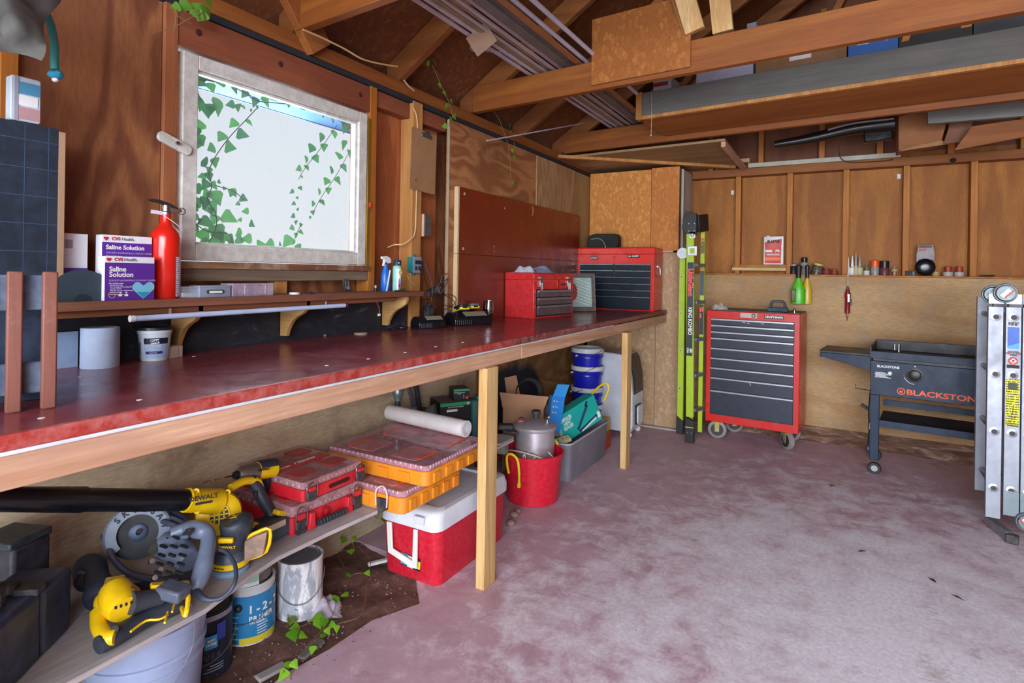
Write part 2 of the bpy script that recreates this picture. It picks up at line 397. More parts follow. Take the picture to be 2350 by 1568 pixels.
# sheathing panels seen between the studs
part('plywood_panel', (-.09, -1.3, .925), (-.010, 1.055, WT), M_WALLPLY, wall_l, label='knotty dark plywood panel left of window')
part('plywood_panel', (-.09, 2.0, 1.1), (-.07, 2.60, WT), M_WALLPLY2, wall_l, label='reddish plywood panel right of window')
part('plywood_panel', (-.09, 1.12, 1.1), (-.075, 2.0, 1.27), M_WALLPLY, wall_l)
part('plywood_panel', (-.02, 2.62, .93), (.004, 3.68, 2.105), M_GRAINPLY, wall_l, label='swirl grained plywood sheet with a pale edge')
part('plywood_panel', (-.02, 3.68, 1.0), (.012, 4.35, 2.10), M_PALEPLY, wall_l, label='paler strip of plywood near the corner')
part('plywood_panel', (-.02, 4.35, 1.0), (.006, 4.72, 2.10), wood('ply_olive', '9d7c50', 'ab8a5c', 'z', 1, bands=3, stretch=.1), wall_l)
for y, w_, m in ((-.55, .038, M_STUD), (.06, .038, M_STUD), (.66, .038, M_STUD), (1.078, .042, wood('stud_red', 'a2603a', 'b5764a', 'z', 1, knots=.6, bands=4, stretch=.05)), (2.015, .042, M_STUD), (2.33, .075, M_STUDL)):
    part('stud', (-.07, y - w_ / 2, 1.135 if y < 2.2 else .95), (.004 if y != 2.33 else .012, y + w_ / 2, WT), m, wall_l)
part('edge_strip', (-.01, 2.613, .97), (.006, 2.6225, 2.105), pl('b09a80', .7), wall_l, label='pale edge strip of the plywood sheet')
part('header', (-.06, 1.10, 1.985), (0, 1.995, 2.105), M_HEADER, wall_l, bev=.003, label='reddish window header beam')
part('blocking', (-.06, 2.04, 2.03), (-.01, 2.29, 2.105), M_HEADER, wall_l)
part('blocking', (-.06, 2.37, 2.03), (-.01, 2.6, 2.105), M_HEADER, wall_l)
part('top_plate', (-.1, -1.3, 2.135), (.0, 5.1, 2.195), M_BEAMY, wall_l, bev=.003)
part('plate_gap_strip', (-.08, -1.3, 2.108), (.006, 5.1, 2.13), pl('22242c', .8), wall_l, label='black strip standing in for the dark gap under the top plate')  # black colour stands in for the shade in the gap between the plates
part('sill_trim', (-.04, 1.10, 1.248), (.018, 1.99, 1.272), wood('flaky', '7d4a33', 'b08a66', 'y', 1, bands=2, dirt='d8c6a8'), wall_l, label='flaking brown window sill')
part('sill_board', (-.04, 1.10, 1.205), (.006, 1.985, 1.247), wood('grey_sill', '7d6a58', '93806c', 'y', 1, bands=6, stretch=.05), wall_l, label='weathered grey board under the sill')
part('cripple_stud', (-.06, 1.50, 1.13), (-.01, 1.555, 1.205), M_STUDL, wall_l)
part('lining_panel', (-.045, -1.2, -.02), (-.03, 2.98, .92), M_LOWPLY, wall_l, label='beige plywood lining under the bench')
part('lining_panel', (-.045, 2.98, -.02), (-.028, 4.72, .95), soot_ply(), wall_l, label='brown stained lining with black soot patches')
def blackboard():
    b = NB('black_board'); v = b.coord((1, .5, 1)); n = b.noise(v, 9, 8, .8, 1.2)
    c = b.ramp(n, [(.45, lin('20242c')), (.58, lin('2c3038')), (.72, lin('7c7f86'))]); return b.set(c, .6)
part('backsplash', (-.04, -.6, .955), (-.005, 2.36, 1.13), blackboard(), wall_l, label='black dusty backsplash board above the bench')
# small knots seen as recessed dark plugs in the header
for y in (1.17, 1.5, 1.93):
    o = G().cyl((0.0, 0, 0), (.0025, 0, 0), .012, .009, 12).build('knot', pl('3a1d18', .8), wall_l); o.location = (0, y, 2.05)

# ---- window
win = struct(G().mm((-.05, 1.118, 1.275), (.004, 1.17, 1.972)).mm((-.05, 1.925, 1.275), (.004, 1.975, 1.972)).mm((-.05, 1.17, 1.925), (.004, 1.925, 1.972)).mm((-.05, 1.17, 1.275), (.004, 1.925, 1.33)), 'window_1', M_WHITEP, bev=.003)
G().mm((-.038, 1.17, 1.33), (-.012, 1.179, 1.925)).mm((-.038, 1.916, 1.33), (-.012, 1.925, 1.925)).mm((-.038, 1.179, 1.916), (-.012, 1.916, 1.925)).mm((-.038, 1.179, 1.33), (-.012, 1.916, 1.339)).build('inner_bead', M_WHITEP, win, .002)
def pane_mat():
    b = NB('window_glass'); n = b.noise(b.coord(), 7, 6, .8)
    b.set(lin('dfe8f0'), .08); b.link(b.ramp(n, [(.4, (.03,) * 3), (.9, (.16,) * 3)]), b.b.inputs['Alpha']); return b.m
G().mm((-.034, 1.179, 1.339), (-.031, 1.916, 1.916)).build('pane', pane_mat(), win)
G().mm((-.01, 1.978, 1.262), (.006, 1.998, 1.955)).build('piano_hinge', M_BRASS, win, .001, label='brass strip hinge')
p = on(362, 308, x=.012); q = on(438, 350, x=.012)
lv = G(); lv.rbox((0, 0, 0), (.012, (q - p).length, .034), .015, 'x', 5).build('window_latch', M_WHITEP, win, .002, label='chipped white turn latch')
lv = [o for o in win.children if o.name.startswith('window_latch')][0]; lv.location = (p + q) / 2; lv.rotation_euler = (math.atan2((q - p).z, (q - p).y), 0, 0)
G().tube([(.012, 0, 0), (.02, 0, 0)], .006, 10).build('latch_screw', M_STEEL, lv)

# ---- eave seen through the glass
eave = T('roof_eave', 'weathered blue-grey roof overhang seen through the top of the window', 'eave', (-.3, 1.7, 2.0))
G().box((-.02, 0, .035), (.38, 4.4, .02)).build('soffit', pl('5c8fd0', .8), eave)
G().box((-.21, 0, .09), (.02, 4.4, .13)).build('fascia', pl('4f86cc', .7), eave)

# ================================================================== back wall
BY = 5.1
bw = struct(G().mm((-.15, 5.19, -.1), (4.5, 5.23, 2.2)), 'wall_back', M_BACKPLY)
part('lower_panel', (.80, 5.05, .095), (4.45, 5.07, 1.262), M_BACKLOW, bw, label='pale grimy plywood on the lower half')
part('ledge', (.80, 5.03, 1.262), (4.45, 5.19, 1.274), M_STUD, bw, label='narrow ledge on top of the lower panel')
part('ledge_strip', (1.14, 5.06, 1.30), (1.545, 5.14, 1.325), pl('d2b478', .7), bw, label='pale batten above the ledge')
part('blocking', (1.14, 5.11, 1.325), (1.545, 5.19, 1.35), M_STUD, bw)
for x in (1.175, 1.565, 1.955, 2.34, 2.735, 3.13, 3.52, 3.92):
    part('stud', (x - .02, BY, 1.274), (x + .02, 5.19, 2.085), M_STUD, bw)
part('top_plate', (.8, 5.085, 2.085), (4.45, 5.19, 2.148), M_BEAMX, bw)
def curb_mat():
    b = NB('curb'); v = b.coord((.5, 1, 2)); n = b.noise(v, 9, 8, .8, 1)
    c = b.ramp(n, [(.35, lin('4a3c34')), (.55, lin('86604c')), (.66, lin('a89c94')), (.75, lin('e0dcd8'))]); b.bump(n, .6, .008); return b.set(c, .9)
M_CURB = curb_mat()
g = G(); n_ = 60; vv = []; rnd = random.Random(11)
prof = [(5.13, .098), (5.06, .096), (5.035, .06), (5.0, .035), (4.965, .004), (4.94, -.004)]
for i in range(n_ + 1):
    x = .8 + 3.65 * i / n_
    for k, (y, z) in enumerate(prof):
        vv.append((x, y + (rnd.uniform(-.012, .012) if 1 < k else 0) - (.09 * max(0, x - 2.1) if k > 2 else 0) * min(1, (k - 2) / 2), max(z + (rnd.uniform(-.008, .008) if 0 < k < 5 else 0), -.004)))
K = len(prof); g.add(vv, [(i * K + k, i * K + k + 1, (i + 1) * K + k + 1, (i + 1) * K + k) for i in range(n_) for k in range(K - 1)])
g.build('foundation_curb', M_CURB, bw, label='crumbling concrete curb along the floor', smooth=0)
# white paper tags and a knot on the studs / plywood
for px, py in ((1681, 442), (2063, 405)):
    p = on(px, py, y=5.185); o = G().box((0, 0, 0), (.022, .003, .036)).build('paper_tag', M_WHITE, bw); o.location = p; o.location.y = 5.187
p = on(2187, 381, y=5.08); o = G().ell((0, 0, 0), (.02, .012, .016)).build('knot', pl('2a1812', .8), bw); o.location = (p.x, 5.085, 2.1)

# ---- gable above the plate
gb = struct(G().prism([(-.3, 2.19), (4.7, 2.19), (2.2, 3.9)], 5.2, 5.22, 'y'), 'trim_gable', wood('gable_ply', '6c3a1c', '7d4724', 'z', 1, bands=3, stretch=.2))
gb.name = 'wall_gable'
for x in (.95, 1.345, 1.785, 2.17, 2.6, 3.0, 3.4):
    h = 2.15 + .667 * (x if x < 2.2 else 4.4 - x)
    part('gable_stud', (x - .02, 5.1, 2.15), (x + .02, 5.19, h + .02), M_STUD, gb)
part('bottom_trim', (1.25, 5.08, 2.15), (2.3, 5.1, 2.185), pl('b9b7a6', .6), gb, label='pale strip on the plate')

# right and front walls, the open garage door behind the camera
wr = struct(G().mm((4.4, -1.3, 0), (4.5, 5.3, 2.2)), 'wall_right', M_WALLPLY)
wf = struct(G().mm((-.15, -1.4, 0), (.5, -1.3, 2.2)).mm((4.1, -1.4, 0), (4.5, -1.3, 2.2)).mm((.5, -1.4, 2.14), (4.1, -1.3, 2.3)), 'wall_front', M_WALLPLY)
out = G().mm((-6, -9, -.13), (10, -1.3, -.03)).mm((-6, -1.3, -.32), (-.3, 9, -.22)).build('ground_outside', pl('8d8a84', .9)); out['kind'] = 'structure'

# ================================================================== roof
SL = .667
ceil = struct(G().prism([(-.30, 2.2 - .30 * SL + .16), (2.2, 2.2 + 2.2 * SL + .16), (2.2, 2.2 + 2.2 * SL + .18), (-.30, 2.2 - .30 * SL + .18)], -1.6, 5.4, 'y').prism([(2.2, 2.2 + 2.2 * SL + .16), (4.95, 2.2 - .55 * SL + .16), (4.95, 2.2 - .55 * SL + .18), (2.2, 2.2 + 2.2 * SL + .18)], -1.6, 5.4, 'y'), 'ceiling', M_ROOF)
src = {}
def rafter(y, side):
    if side not in src:
        x0, x1 = (-.1, 2.19) if side < 0 else (4.5, 2.21)
        f = lambda x: 2.2 + SL * (x if side < 0 else 4.4 - x)
        src[side] = G().prism([(x0, f(x0) + .02), (x1, f(x1) + .02), (x1, f(x1) + .155), (x0, f(x0) + .155)], -.02, .02, 'y').build('rafter', wood('rafter', '824818', '925824', 'x', 1, knots=.6, bands=4, stretch=.08), ceil, .002)
        o = src[side]
    else: o = share(src[side], ceil)
    o.location = (0, y, 0)
for k in range(10):
    y = -1.0 + .6466 * k
    rafter(y, -1); rafter(y, 1)
js = None
for y in (-1.0, .29, 1.58, 2.87, 4.17):
    if js is None: js = G().box((2.2, 0, 2.275), (4.4, .04, .15)).build('ceiling_joist', M_BEAMX, ceil, .003); o = js
    else: o = share(js, ceil)
    o.location = (0, y, 0); o.rotation_euler = (0, 0, R(-5))
part('gusset_plate', (.785, 2.838, 2.222), (1.295, 2.85, 2.56), osb('osb_gusset', '9a5c22', '854a18', 'ae7030'), ceil, label='oriented strand board gusset on the joist')
gus = [o for o in ceil.children if o.name.startswith('gusset')][0]; gus.location.y = 2.748; gus.rotation_euler = (0, 0, R(-5))
G().bar((1.315, 2.72, 2.38), (1.20, 2.66, 2.80), .088, .04, up=(0, 1, 0)).build('truss_web', M_NEWWOOD, ceil, .002, label='pale new wood truss web')
G().bar((1.435, 2.74, 2.36), (1.39, 2.68, 2.85), .088, .04, up=(0, 1, 0)).build('truss_web', M_NEWWOOD, ceil, .002, label='pale new wood truss web')
G().bar((1.27, 2.735, 2.38), (1.14, 2.68, 2.80), .03, .03, up=(0, 1, 0)).build('truss_web', M_BEAMX, ceil, .002)
G().bar((0.02, 1.67, 2.16), (.02, 1.18, 2.78), .12, .04, up=(1, 0, 0)).build('brace', M_BEAMY, ceil, .003, label='broad diagonal brace rising from the plate')
G().bar((2.2, -1.5, 2.2 + 2.2 * SL + .09), (2.2, 5.2, 2.2 + 2.2 * SL + .09), .04, .16).build('ridge_board', M_BEAMY, ceil)
# darker high web boards above joist
G().bar((.9, 2.82, 2.36), (2.1, 2.72, 3.5), .04, .09, up=(0, 1, 0)).build('truss_web', M_BEAMX, ceil)
G().bar((1.6, 4.15, 2.36), (2.15, 4.15, 3.5), .04, .09, up=(0, 1, 0)).build('truss_web', M_BEAMX, ceil)
G().bar((.75, 4.15, 2.33), (1.05, 4.15, 2.75), .04, .09, up=(0, 1, 0)).build('truss_web', M_BEAMX, ceil)

# ---- hanging tray shelf with the grey plank lip
tray = T('hanging_storage_shelf', 'long wooden storage shelf on the joists with a weathered grey front plank', 'shelf', (1.9, 3.46, 2.235), -5.7)
G().mm((-1.12, 0, 0), (2.3, .50, .018)).build('bottom_panel', wood('tray_bottom', 'a0571c', 'b06828', 'x', 1, bands=3, stretch=.1), tray, .001)
G().mm((-1.09, -.015, .018), (2.3, .01, .165)).build('front_plank', M_GREYWOOD, tray, .003, label='weathered grey plank')
G().mm((-1.12, -.02, -.003), (2.3, .012, .018)).build('front_edge', M_STUDL, tray, .001)
G().mm((-1.13, -.02, .0), (-1.09, .04, .17)).build('end_block', M_STUDL, tray, .001, label='pale end block')
tag(G().tube([(.885, 3.52, 2.40), (.886, 3.52, 2.2), (.884, 3.52, 2.12)], .0012, 5).ell((.884, 3.52, 2.118), (.004, .004, .006)).build('pull_string', pl('cfc7b4', .8)), 'thin white pull string with a knot hanging before the grey plank', 'string')
# ---- plywood platform over the corner
plat = T('corner_platform', 'plywood platform over the back left corner with thin wooden rails', 'shelf', (0, 0, 0))
G().prism([(.0, 4.16), (1.23, 4.08), (1.22, 5.1), (.0, 5.1)], 2.165, 2.182).build('platform_panel', wood('plat', '9d7f58', 'b0946c', 'x', 1, bands=3, stretch=.1), plat)
G().bar((1.215, 4.10, 2.15), (1.215, 5.08, 2.15), .03, .04).build('rail', M_NEWWOODY, plat, .002)
G().bar((.01, 4.03, 2.155), (1.15, 5.04, 2.155), .04, .025).build('rail', M_STUDL, plat, .002)
G().mm((1.2, 5.0, 2.185), (1.27, 5.08, 2.215)).build('block', M_NEWWOODY, plat, .004)

# ================================================================== corner closet of strand board
clo = T('corner_closet', 'boxed-in corner closet of orange strand board in two panels', 'closet', (.4, 4.9, 0))
def cp(name, a, b_, m, label=None): o = part(name, a, b_, m, clo, label=label); o.location = Vector(o.location) - Vector((.4, 4.9, 0)); return o
cp('upper_panel', (.012, 4.70, 1.452), (.552, 4.715, 2.125), M_OSB)
cp('upper_panel', (.555, 4.70, 1.452), (.782, 4.716, 2.135), osb('osb_b', 'c87e3e', 'ae682c', 'd8924c'))
cp('ledge_batten', (.30, 4.672, 1.436), (.745, 4.70, 1.452), pl('c9a184', .7), 'thin pink batten under the panels')
cp('lower_panel', (.0, 4.715, .0), (.60, 4.725, 1.436), M_OSBD)
cp('lower_panel', (.603, 4.712, .0), (.790, 4.722, 1.436), M_OSBD, 'dusty lower panel with stamped marks')
cp('side_panel', (.792, 4.725, .0), (.806, 5.05, 2.115), wood('grey_side', 'b0a498', 'c2b6aa', 'z', 1, bands=5, stretch=.05), 'greyed plywood side panel')
cp('corner_strip', (.783, 4.716, .0), (.792, 4.73, 2.125), pl('3a2f22', .8), 'dark gap strip')
cp('edge_trim', (.806, 4.722, 1.0), (.81, 4.735, 2.11), pl('d8d0c4', .6))
cp('floor_skim', (.45, 4.66, .0), (.80, 4.712, .012), pl('b5aeae', .8), 'pale cement skim at the floor')
# ================================================================== workbench
def bench_top_mat():
    b = NB('bench_film'); v = b.coord(); n = b.noise(v, 3.5, 6, .7, .6); n2 = b.noise(b.coord((1, .3, 1), rot=(0, 0, .35)), 26, 7, .8, 1.5)
    c = b.mix(b.ramp(n, [(.3, BLK), (.7, WHT)]), lin('7a3036'), lin('8c4248'))
    c = b.mix(b.ramp(n2, [(.6, BLK), (.8, (.45,) * 3)]), c, lin('c2a8b2'))
    return b.set(c, b.ramp(n, [(.3, (.16,) * 3), (.75, (.38,) * 3)]), Specular_IOR_Level=.6)
M_BTOP = bench_top_mat(); M_FASC = pl('a8362c', .4, dust=.55, dcol='c98f8a', sc=12)
BZ = .966
bench = T('workbench', 'long dark red film-faced workbench along the window wall on pale timber legs', 'workbench', (.35, 2.1, 0))
def bp(name, a, b_, mat, bev=.002, label=None, par=None):
    o = part(name, a, b_, mat, par or bench, bev, label); o.location = Vector(o.location) - Vector((par or bench).location); return o
bp('worktop', (-.0, -.9, .94), (.686, 2.138, BZ), M_BTOP)
bp('worktop', (-.0, 2.142, .94), (.686, 4.70, BZ), M_BTOP)
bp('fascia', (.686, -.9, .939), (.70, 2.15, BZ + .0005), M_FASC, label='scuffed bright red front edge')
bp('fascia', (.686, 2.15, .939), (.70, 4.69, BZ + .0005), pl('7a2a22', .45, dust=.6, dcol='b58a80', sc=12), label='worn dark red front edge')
bp('edge_strip', (.684, -.9, .932), (.703, 3.4, .939), pl('d5d8de', .4), label='thin white strip under the edge')
bp('apron', (.655, -.9, .872), (.697, 2.22, .932), M_NEWWOODY, .003)
bp('apron', (.655, 2.222, .872), (.697, 4.69, .932), M_NEWWOODY, .003)
bp('rail', (-.02, -.9, .86), (.02, 4.69, .93), M_NEWWOODY)
for y in (-.4, .4, 1.2, 2.0, 2.8, 3.6, 4.4): bp('cross_bearer', (.02, y - .02, .872), (.655, y + .02, .94), M_NEWWOODX)
bp('leg', (.672, 1.915, 0), (.712, 2.0, .872), M_NEWWOOD, .002)
bp('leg', (.698, 3.575, 0), (.738, 3.66, .875), M_NEWWOOD, .002)
bp('leg', (.672, .15, 0), (.712, .235, .872), M_NEWWOOD, .002)
for px, py in ((320, 918), (185, 865), (95, 960), (445, 818), (750, 839), (845, 824), (930, 809), (1000, 796), (1062, 786)):
    p = on(px, py, z=BZ); o = G().cyl((0, 0, 0), (0, 0, .0006), .006, n=10).build('screw_cap', M_WHT_INK, bench); o.location = p - Vector(bench.location)
p = on(828, 767, z=BZ); tag(G().lathe([(0, 0), (.028, 0), (.030, .003), (.028, .006), (0, .006)], p).build('wooden_disc', pl('b9a184', .7)), 'flat round wooden disc lying on the back of the red bench', 'disc')
p = on(745, 772, z=BZ); tag(G().ell((p.x, p.y, BZ + .004), (.012, .008, .005), 8, 6).build('wood_chip', pl('8d7a52', .9)), 'small yellowish chip beside the black backsplash on the bench', 'chip')

# ================================================================== upper shelf with brackets
sh = T('wall_shelf', 'narrow reddish brown shelf board below the window on scrolled brackets', 'shelf', (.08, 1.2, 1.13))
g = part('shelf_board', (-.0, .1, 1.131), (.165, 2.205, 1.155), wood('shelf', '82503a', '9c6750', 'y', 1, bands=5, stretch=.05), sh, .002); g.location -= Vector((.08, 1.2, 1.13))
g = part('front_batten', (.09, .1, 1.112), (.148, 2.02, 1.131), wood('batten', '7d4a2f', '96603f', 'y', 1, bands=4, stretch=.05), sh, .001); g.location -= Vector((.08, 1.2, 1.13))
prof = [(0, 0), (.148, 0), (.148, -.018), (.142, -.034), (.122, -.05), (.095, -.062), (.07, -.078), (.052, -.1), (.04, -.122), (.034, -.142), (.0, -.142)]
br = G().prism(prof, -.009, .009, 'y').build('bracket', M_NEWWOODX, sh, .0015)
prof2 = [(0.004, -.002), (.136, -.002), (.13, -.03), (.112, -.043), (.084, -.056), (.06, -.072), (.043, -.096), (.03, -.12), (.026, -.138), (.004, -.138)]
br.location = (-.08, 1.10 - 1.2, 1.131 - 1.13); share(br, sh, (-.08, 1.525 - 1.2, .001)); share(br, sh, (-.08, 2.105 - 1.2, .001))
led = T('tube_light', 'slim pale blue-white tube light fixed under the wall shelf', 'lamp', (.172, 1.29, 1.108))
G().tube([(0, -.40, -.004), (0, .395, .0)], .0085, 14).build('tube', pl('c3d2f2', .3), led)
G().tube([(0, -.412, -.004), (0, -.40, -.004)], .0095, 14).build('end_cap', M_WHITE, led); G().tube([(0, .395, 0), (0, .407, 0)], .0095, 14).build('end_cap', M_STEEL, led)
for y in (-.3, .3): G().tube([(0, y, .0), (0, y, .02)], .004).build('clip', M_STEEL, led)
c0 = on(866, 690, x=.15); tag(G().tube(smooth_path([(.14, c0.y, 1.118), (.145, c0.y + .01, 1.10), (.147, c0.y + .018, 1.075), (.146, c0.y + .017, 1.062)]), .0016, 6).build('red_wire', pl('b0302c', .5)), 'short red wire with white plug dangling below the wall shelf', 'wire')
wp = G().box((.146, c0.y + .017, 1.056), (.008, .010, .010)).build('plug', M_WHITE, bpy.data.objects['red_wire'])

SZ = 1.155
# ---- dark grid mat board with tan edge, package on top, disc, cartons, extinguisher
mat_b = T('cutting_mat_board', 'dark blue-black board scored with a grid, leaning at the left edge of the shelf', 'board', (.12, .50, SZ))
G().mm((-.004, -.30, 0), (.004, .222, .452)).build('board', pl('1c2634', .6, dust=.25, dcol='43536b'), mat_b)
g = G()
for k in range(6): g.mm((.0041, -.3, .06 + .07 * k), (.0045, .222, .0615 + .07 * k))
for k in range(6): g.mm((.0041, -.05 + .05 * k, 0), (.0045, -.0488 + .05 * k, .45))
g.build('grid_lines', pl('3c5270', .7), mat_b)
G().mm((-.012, .222, -.0), (.004, .238, .446)).build('edge_batten', pl('a88668', .8), mat_b, .001, label='tan wooden edge')
def panel_face(s): return s
pk = T('snack_package', 'pale blue and white paper package above the dark grid board', 'package', (.10, .655, 1.612), 90)
G().rbox((0, 0, .055), (.062, .03, .112), .006, 'y').build('wrapper', pl('b9c4cf', .5), pk, .002)
G().box((.006, -.0155, .083), (.046, .001, .03)).build('blue_print', pl('4f93b8', .6), pk); G().box((.006, -.0155, .02), (.046, .001, .03)).build('pink_print', pl('b88d92', .6), pk)
G().box((.004, -.0155, .052), (.04, .001, .026)).build('white_print', M_WHT_INK, pk)
G().box((-.02, -.016, .055), (.008, .001, .108)).build('grey_print', pl('9a9aa8', .6), pk)
disc = T('grey_disc', 'half-seen dark grey disc leaning between board and purple cartons', 'disc', (.125, .78, SZ), 0)
G().prism([(.085 * math.cos(a), .085 * math.sin(a)) for a in [PI * k / 20 for k in range(21)]], -.003, .003, 'x').build('disc_body', pl('2b3a44', .8), disc)
G().prism([(.02 * math.cos(a), .02 * math.sin(a)) for a in [PI * k / 12 for k in range(13)]], .003, .005, 'x').build('disc_hub', pl('1e2a33', .6), disc)
M_PURP = pl('5b2b92', .5); M_PURP2 = pl('8648b4', .5); M_CARD_W = pl('e4e3ea', .5); M_RED_INK = pl('c4243a', .6)
def carton(name, label, loc, w, d, h, white, big, front=True):
    t = T(name, label, 'box', loc, 90, 'saline solution cartons')
    G().box((0, 0, h / 2), (w, d, h)).build('carton_body', M_CARD_W, t, .001)
    G().box((0, -d / 2 - .0004, (h - white) / 2), (w, .0006, h - white)).build('purple_print', M_PURP, t)
    z = h - white / 2
    txt('CVS', .0125, M_RED_INK, t, (-w * .24, -d / 2 - .001, z), bold=.0004); txt('Health.', .0125, pl('6a6a72', .6), t, (w * .0, -d / 2 - .001, z))
    G().prism([(0, -.006), (.006, .0), (.006, .003), (.003, .005), (0, .003), (-.003, .005), (-.006, .003), (-.006, 0)], -d / 2 - .0016, -d / 2 - .0008, 'y').xf(Matrix.Translation((-w * .43, 0, z))).build('heart_print', M_RED_INK, t)
    if big:
        txt('Saline\nSolution', .019, M_WHT_INK, t, (-w * .42, -d / 2 - .001, h - white - .026), align='LEFT', bold=.0004, line=.8)
        txt('FOR SOFT (HYDROPHILIC) CONTACT LENSES', .0065, pl('b9a5d8', .6), t, (-w * .42, -d / 2 - .001, h - white - .050), align='LEFT', sx=.93)
        txt('For sensitive eyes\n- Gentle formula\n  For rinsing and storing soft\n  contact lenses\n  Not for use as a disinfectant\n  Preserved and\n  Preservative free', .0052, M_WHT_INK, t, (-w * .42, -d / 2 - .001, h - white - .073), align='LEFT')
        hp = [(0, -.032), (.03, -.004), (.030, .008), (.022, .016), (.012, .016), (0, .006), (-.012, .016), (-.022, .016), (-.030, .006), (-.03, -.004)]
        G().prism(hp, -d / 2 - .0012, -d / 2 - .0006, 'y').xf(Matrix.Translation((w * .27, 0, .035))).build('heart_print', pl('7cc4dd', .5), t)
        G().prism([(0, -.030), (.018, -.012), (-.018, -.012)], -d / 2 - .0016, -d / 2 - .001, 'y').xf(Matrix.Translation((w * .27, 0, .035))).build('heart_print', pl('2b9dba', .5), t)
        G().lathe([(.0075, 0), (.009, 0), (.009, .0006), (.0075, .0006)], (-w * .36, -d / 2 - .001, .016), 20, Matrix.Rotation(PI / 2, 4, 'X')).build('seal_print', pl('c9a044', .6), t)
        for k in range(2): G().ell((-w * .2 + .016 * k, -d / 2 - .001, .022), (.0025, .0005, .0025), 8, 6).box((-w * .2 + .016 * k, -d / 2 - .001, .015), (.009, .0005, .006)).build('figure_print', M_WHT_INK, t)
    else:
        txt('Saline Solution', .0175, M_WHT_INK, t, (-w * .43, -d / 2 - .001, h - white - .014), align='LEFT', bold=.0004)
        txt('FOR SOFT (HYDROPHILIC) CONTACT LENSES', .0065, pl('b9a5d8', .6), t, (-w * .42, -d / 2 - .001, h - white - .030), align='LEFT', sx=.93)
        txt('For sensitive eyes', .0055, M_WHT_INK, t, (-w * .42, -d / 2 - .001, h - white - .039), align='LEFT')
        G().box((0, -d / 2 - .001, h - white - .052), (w * .9, .0005, .006)).build('stripe_print', M_CARD_W, t)
    return t
carton('saline_carton', 'tall purple and white carton behind the shorter one, next to the extinguisher', (.085, .905, SZ), .135, .035, .185, .021, False)
carton('saline_carton', 'short purple carton with pale blue heart, in front beside the red extinguisher', (.125, .892, SZ), .132, .038, .124, .018, True)
t = T('saline_carton', 'white-sided carton with purple base, farthest left behind the others', 'box', (.06, .775, SZ), 90, 'saline solution cartons')
G().box((0, 0, .092), (.075, .04, .184)).build('carton_body', M_CARD_W, t, .001); G().box((0, -.0204, .045), (.075, .0006, .09)).build('purple_print', M_PURP, t)
G().box((-.008, -.0206, .155), (.018, .0006, .024)).build('grey_print', pl('9a9aa4', .6), t); txt('Saline\nSolution', .013, M_WHT_INK, t, (-.035, -.021, .068), align='LEFT')

ext = T('fire_extinguisher', 'red fire extinguisher with black handle and white label, under left side of window', 'fire extinguisher', (.095, 1.017, SZ), 75)
M_EXT = pl('cf2015', .22)
rb = .041
G().lathe([(0, 0), (rb - .004, 0), (rb, .006), (rb, .185), (rb - .002, .198), (rb - .009, .212), (rb - .02, .222), (.018, .228), (.0155, .236), (.0155, .258), (0, .258)], n=36).build('cylinder', M_EXT, ext)
G().lathe([(0, .258), (.017, .258), (.017, .264), (.012, .268), (.012, .286), (0, .286)], n=20).build('valve', M_STEEL, ext)
G().prism([(-.045, .296), (-.048, .302), (-.02, .302), (.01, .292), (.03, .282), (.03, .276), (0, .284), (-.02, .292)], -.009, .009, 'y').build('lever', pl('1c1c1e', .4), ext, .001)
G().prism([(-.01, .262), (-.012, .286), (.004, .29), (.034, .281), (.042, .277), (.042, .268), (.03, .266), (.012, .262)], -.008, .008, 'y').build('carry_handle', M_STEEL, ext, .001)
G().lathe([(.009, -.003), (.0115, -.003), (.0115, .003), (.009, .003)], (.043, 0, .272), 16, Matrix.Rotation(PI / 2, 4, 'X')).build('pull_ring', M_STEEL, ext)
G().box((-.028, -.012, .262), (.032, .002, .011), (0, .08, 0)).build('tag', pl('c9bcd0', .6), ext)
G().tube(smooth_path([(-.012, -.012, .256), (.005, -.038, .238), (.025, -.040, .222), (.042, -.025, .21)]), .0008, 5).build('tie_wire', M_WHITE, ext)
g = G(); n_ = 10
for k in range(n_):
    a0, a1 = R(-62 + 70 * k / n_), R(-62 + 70 * (k + 1) / n_)
    P_ = [(math.cos(a) * (rb + .0007), math.sin(a) * (rb + .0007)) for a in (a0, a1)]
    g.add([(P_[0][0], P_[0][1], .006), (P_[1][0], P_[1][1], .006), (P_[1][0], P_[1][1], .128), (P_[0][0], P_[0][1], .128)], [(0, 1, 2, 3)])
def label_mat(name, base, ink, rows=90, ink2=None):
    b = NB('print_' + name); v = b.coord(); w_ = b.node('ShaderNodeTexWave'); b.link(v, w_.inputs[0]); w_.bands_direction = 'Z'; w_.inputs['Scale'].default_value = rows; w_.inputs['Distortion'].default_value = 0
    n = b.noise(b.coord((1, 1, .3)), 260, 2, .6)
    f = b.math('MULTIPLY', b.ramp(w_.outputs[0], [(.45, BLK), (.5, WHT)]), b.ramp(n, [(.42, BLK), (.46, WHT)]))
    return b.set(b.mix(f, lin(base), lin(ink)), .5)
g.build('label', label_mat('ext', 'e3e2ea', '8f86a0', 55), ext, smooth=80)

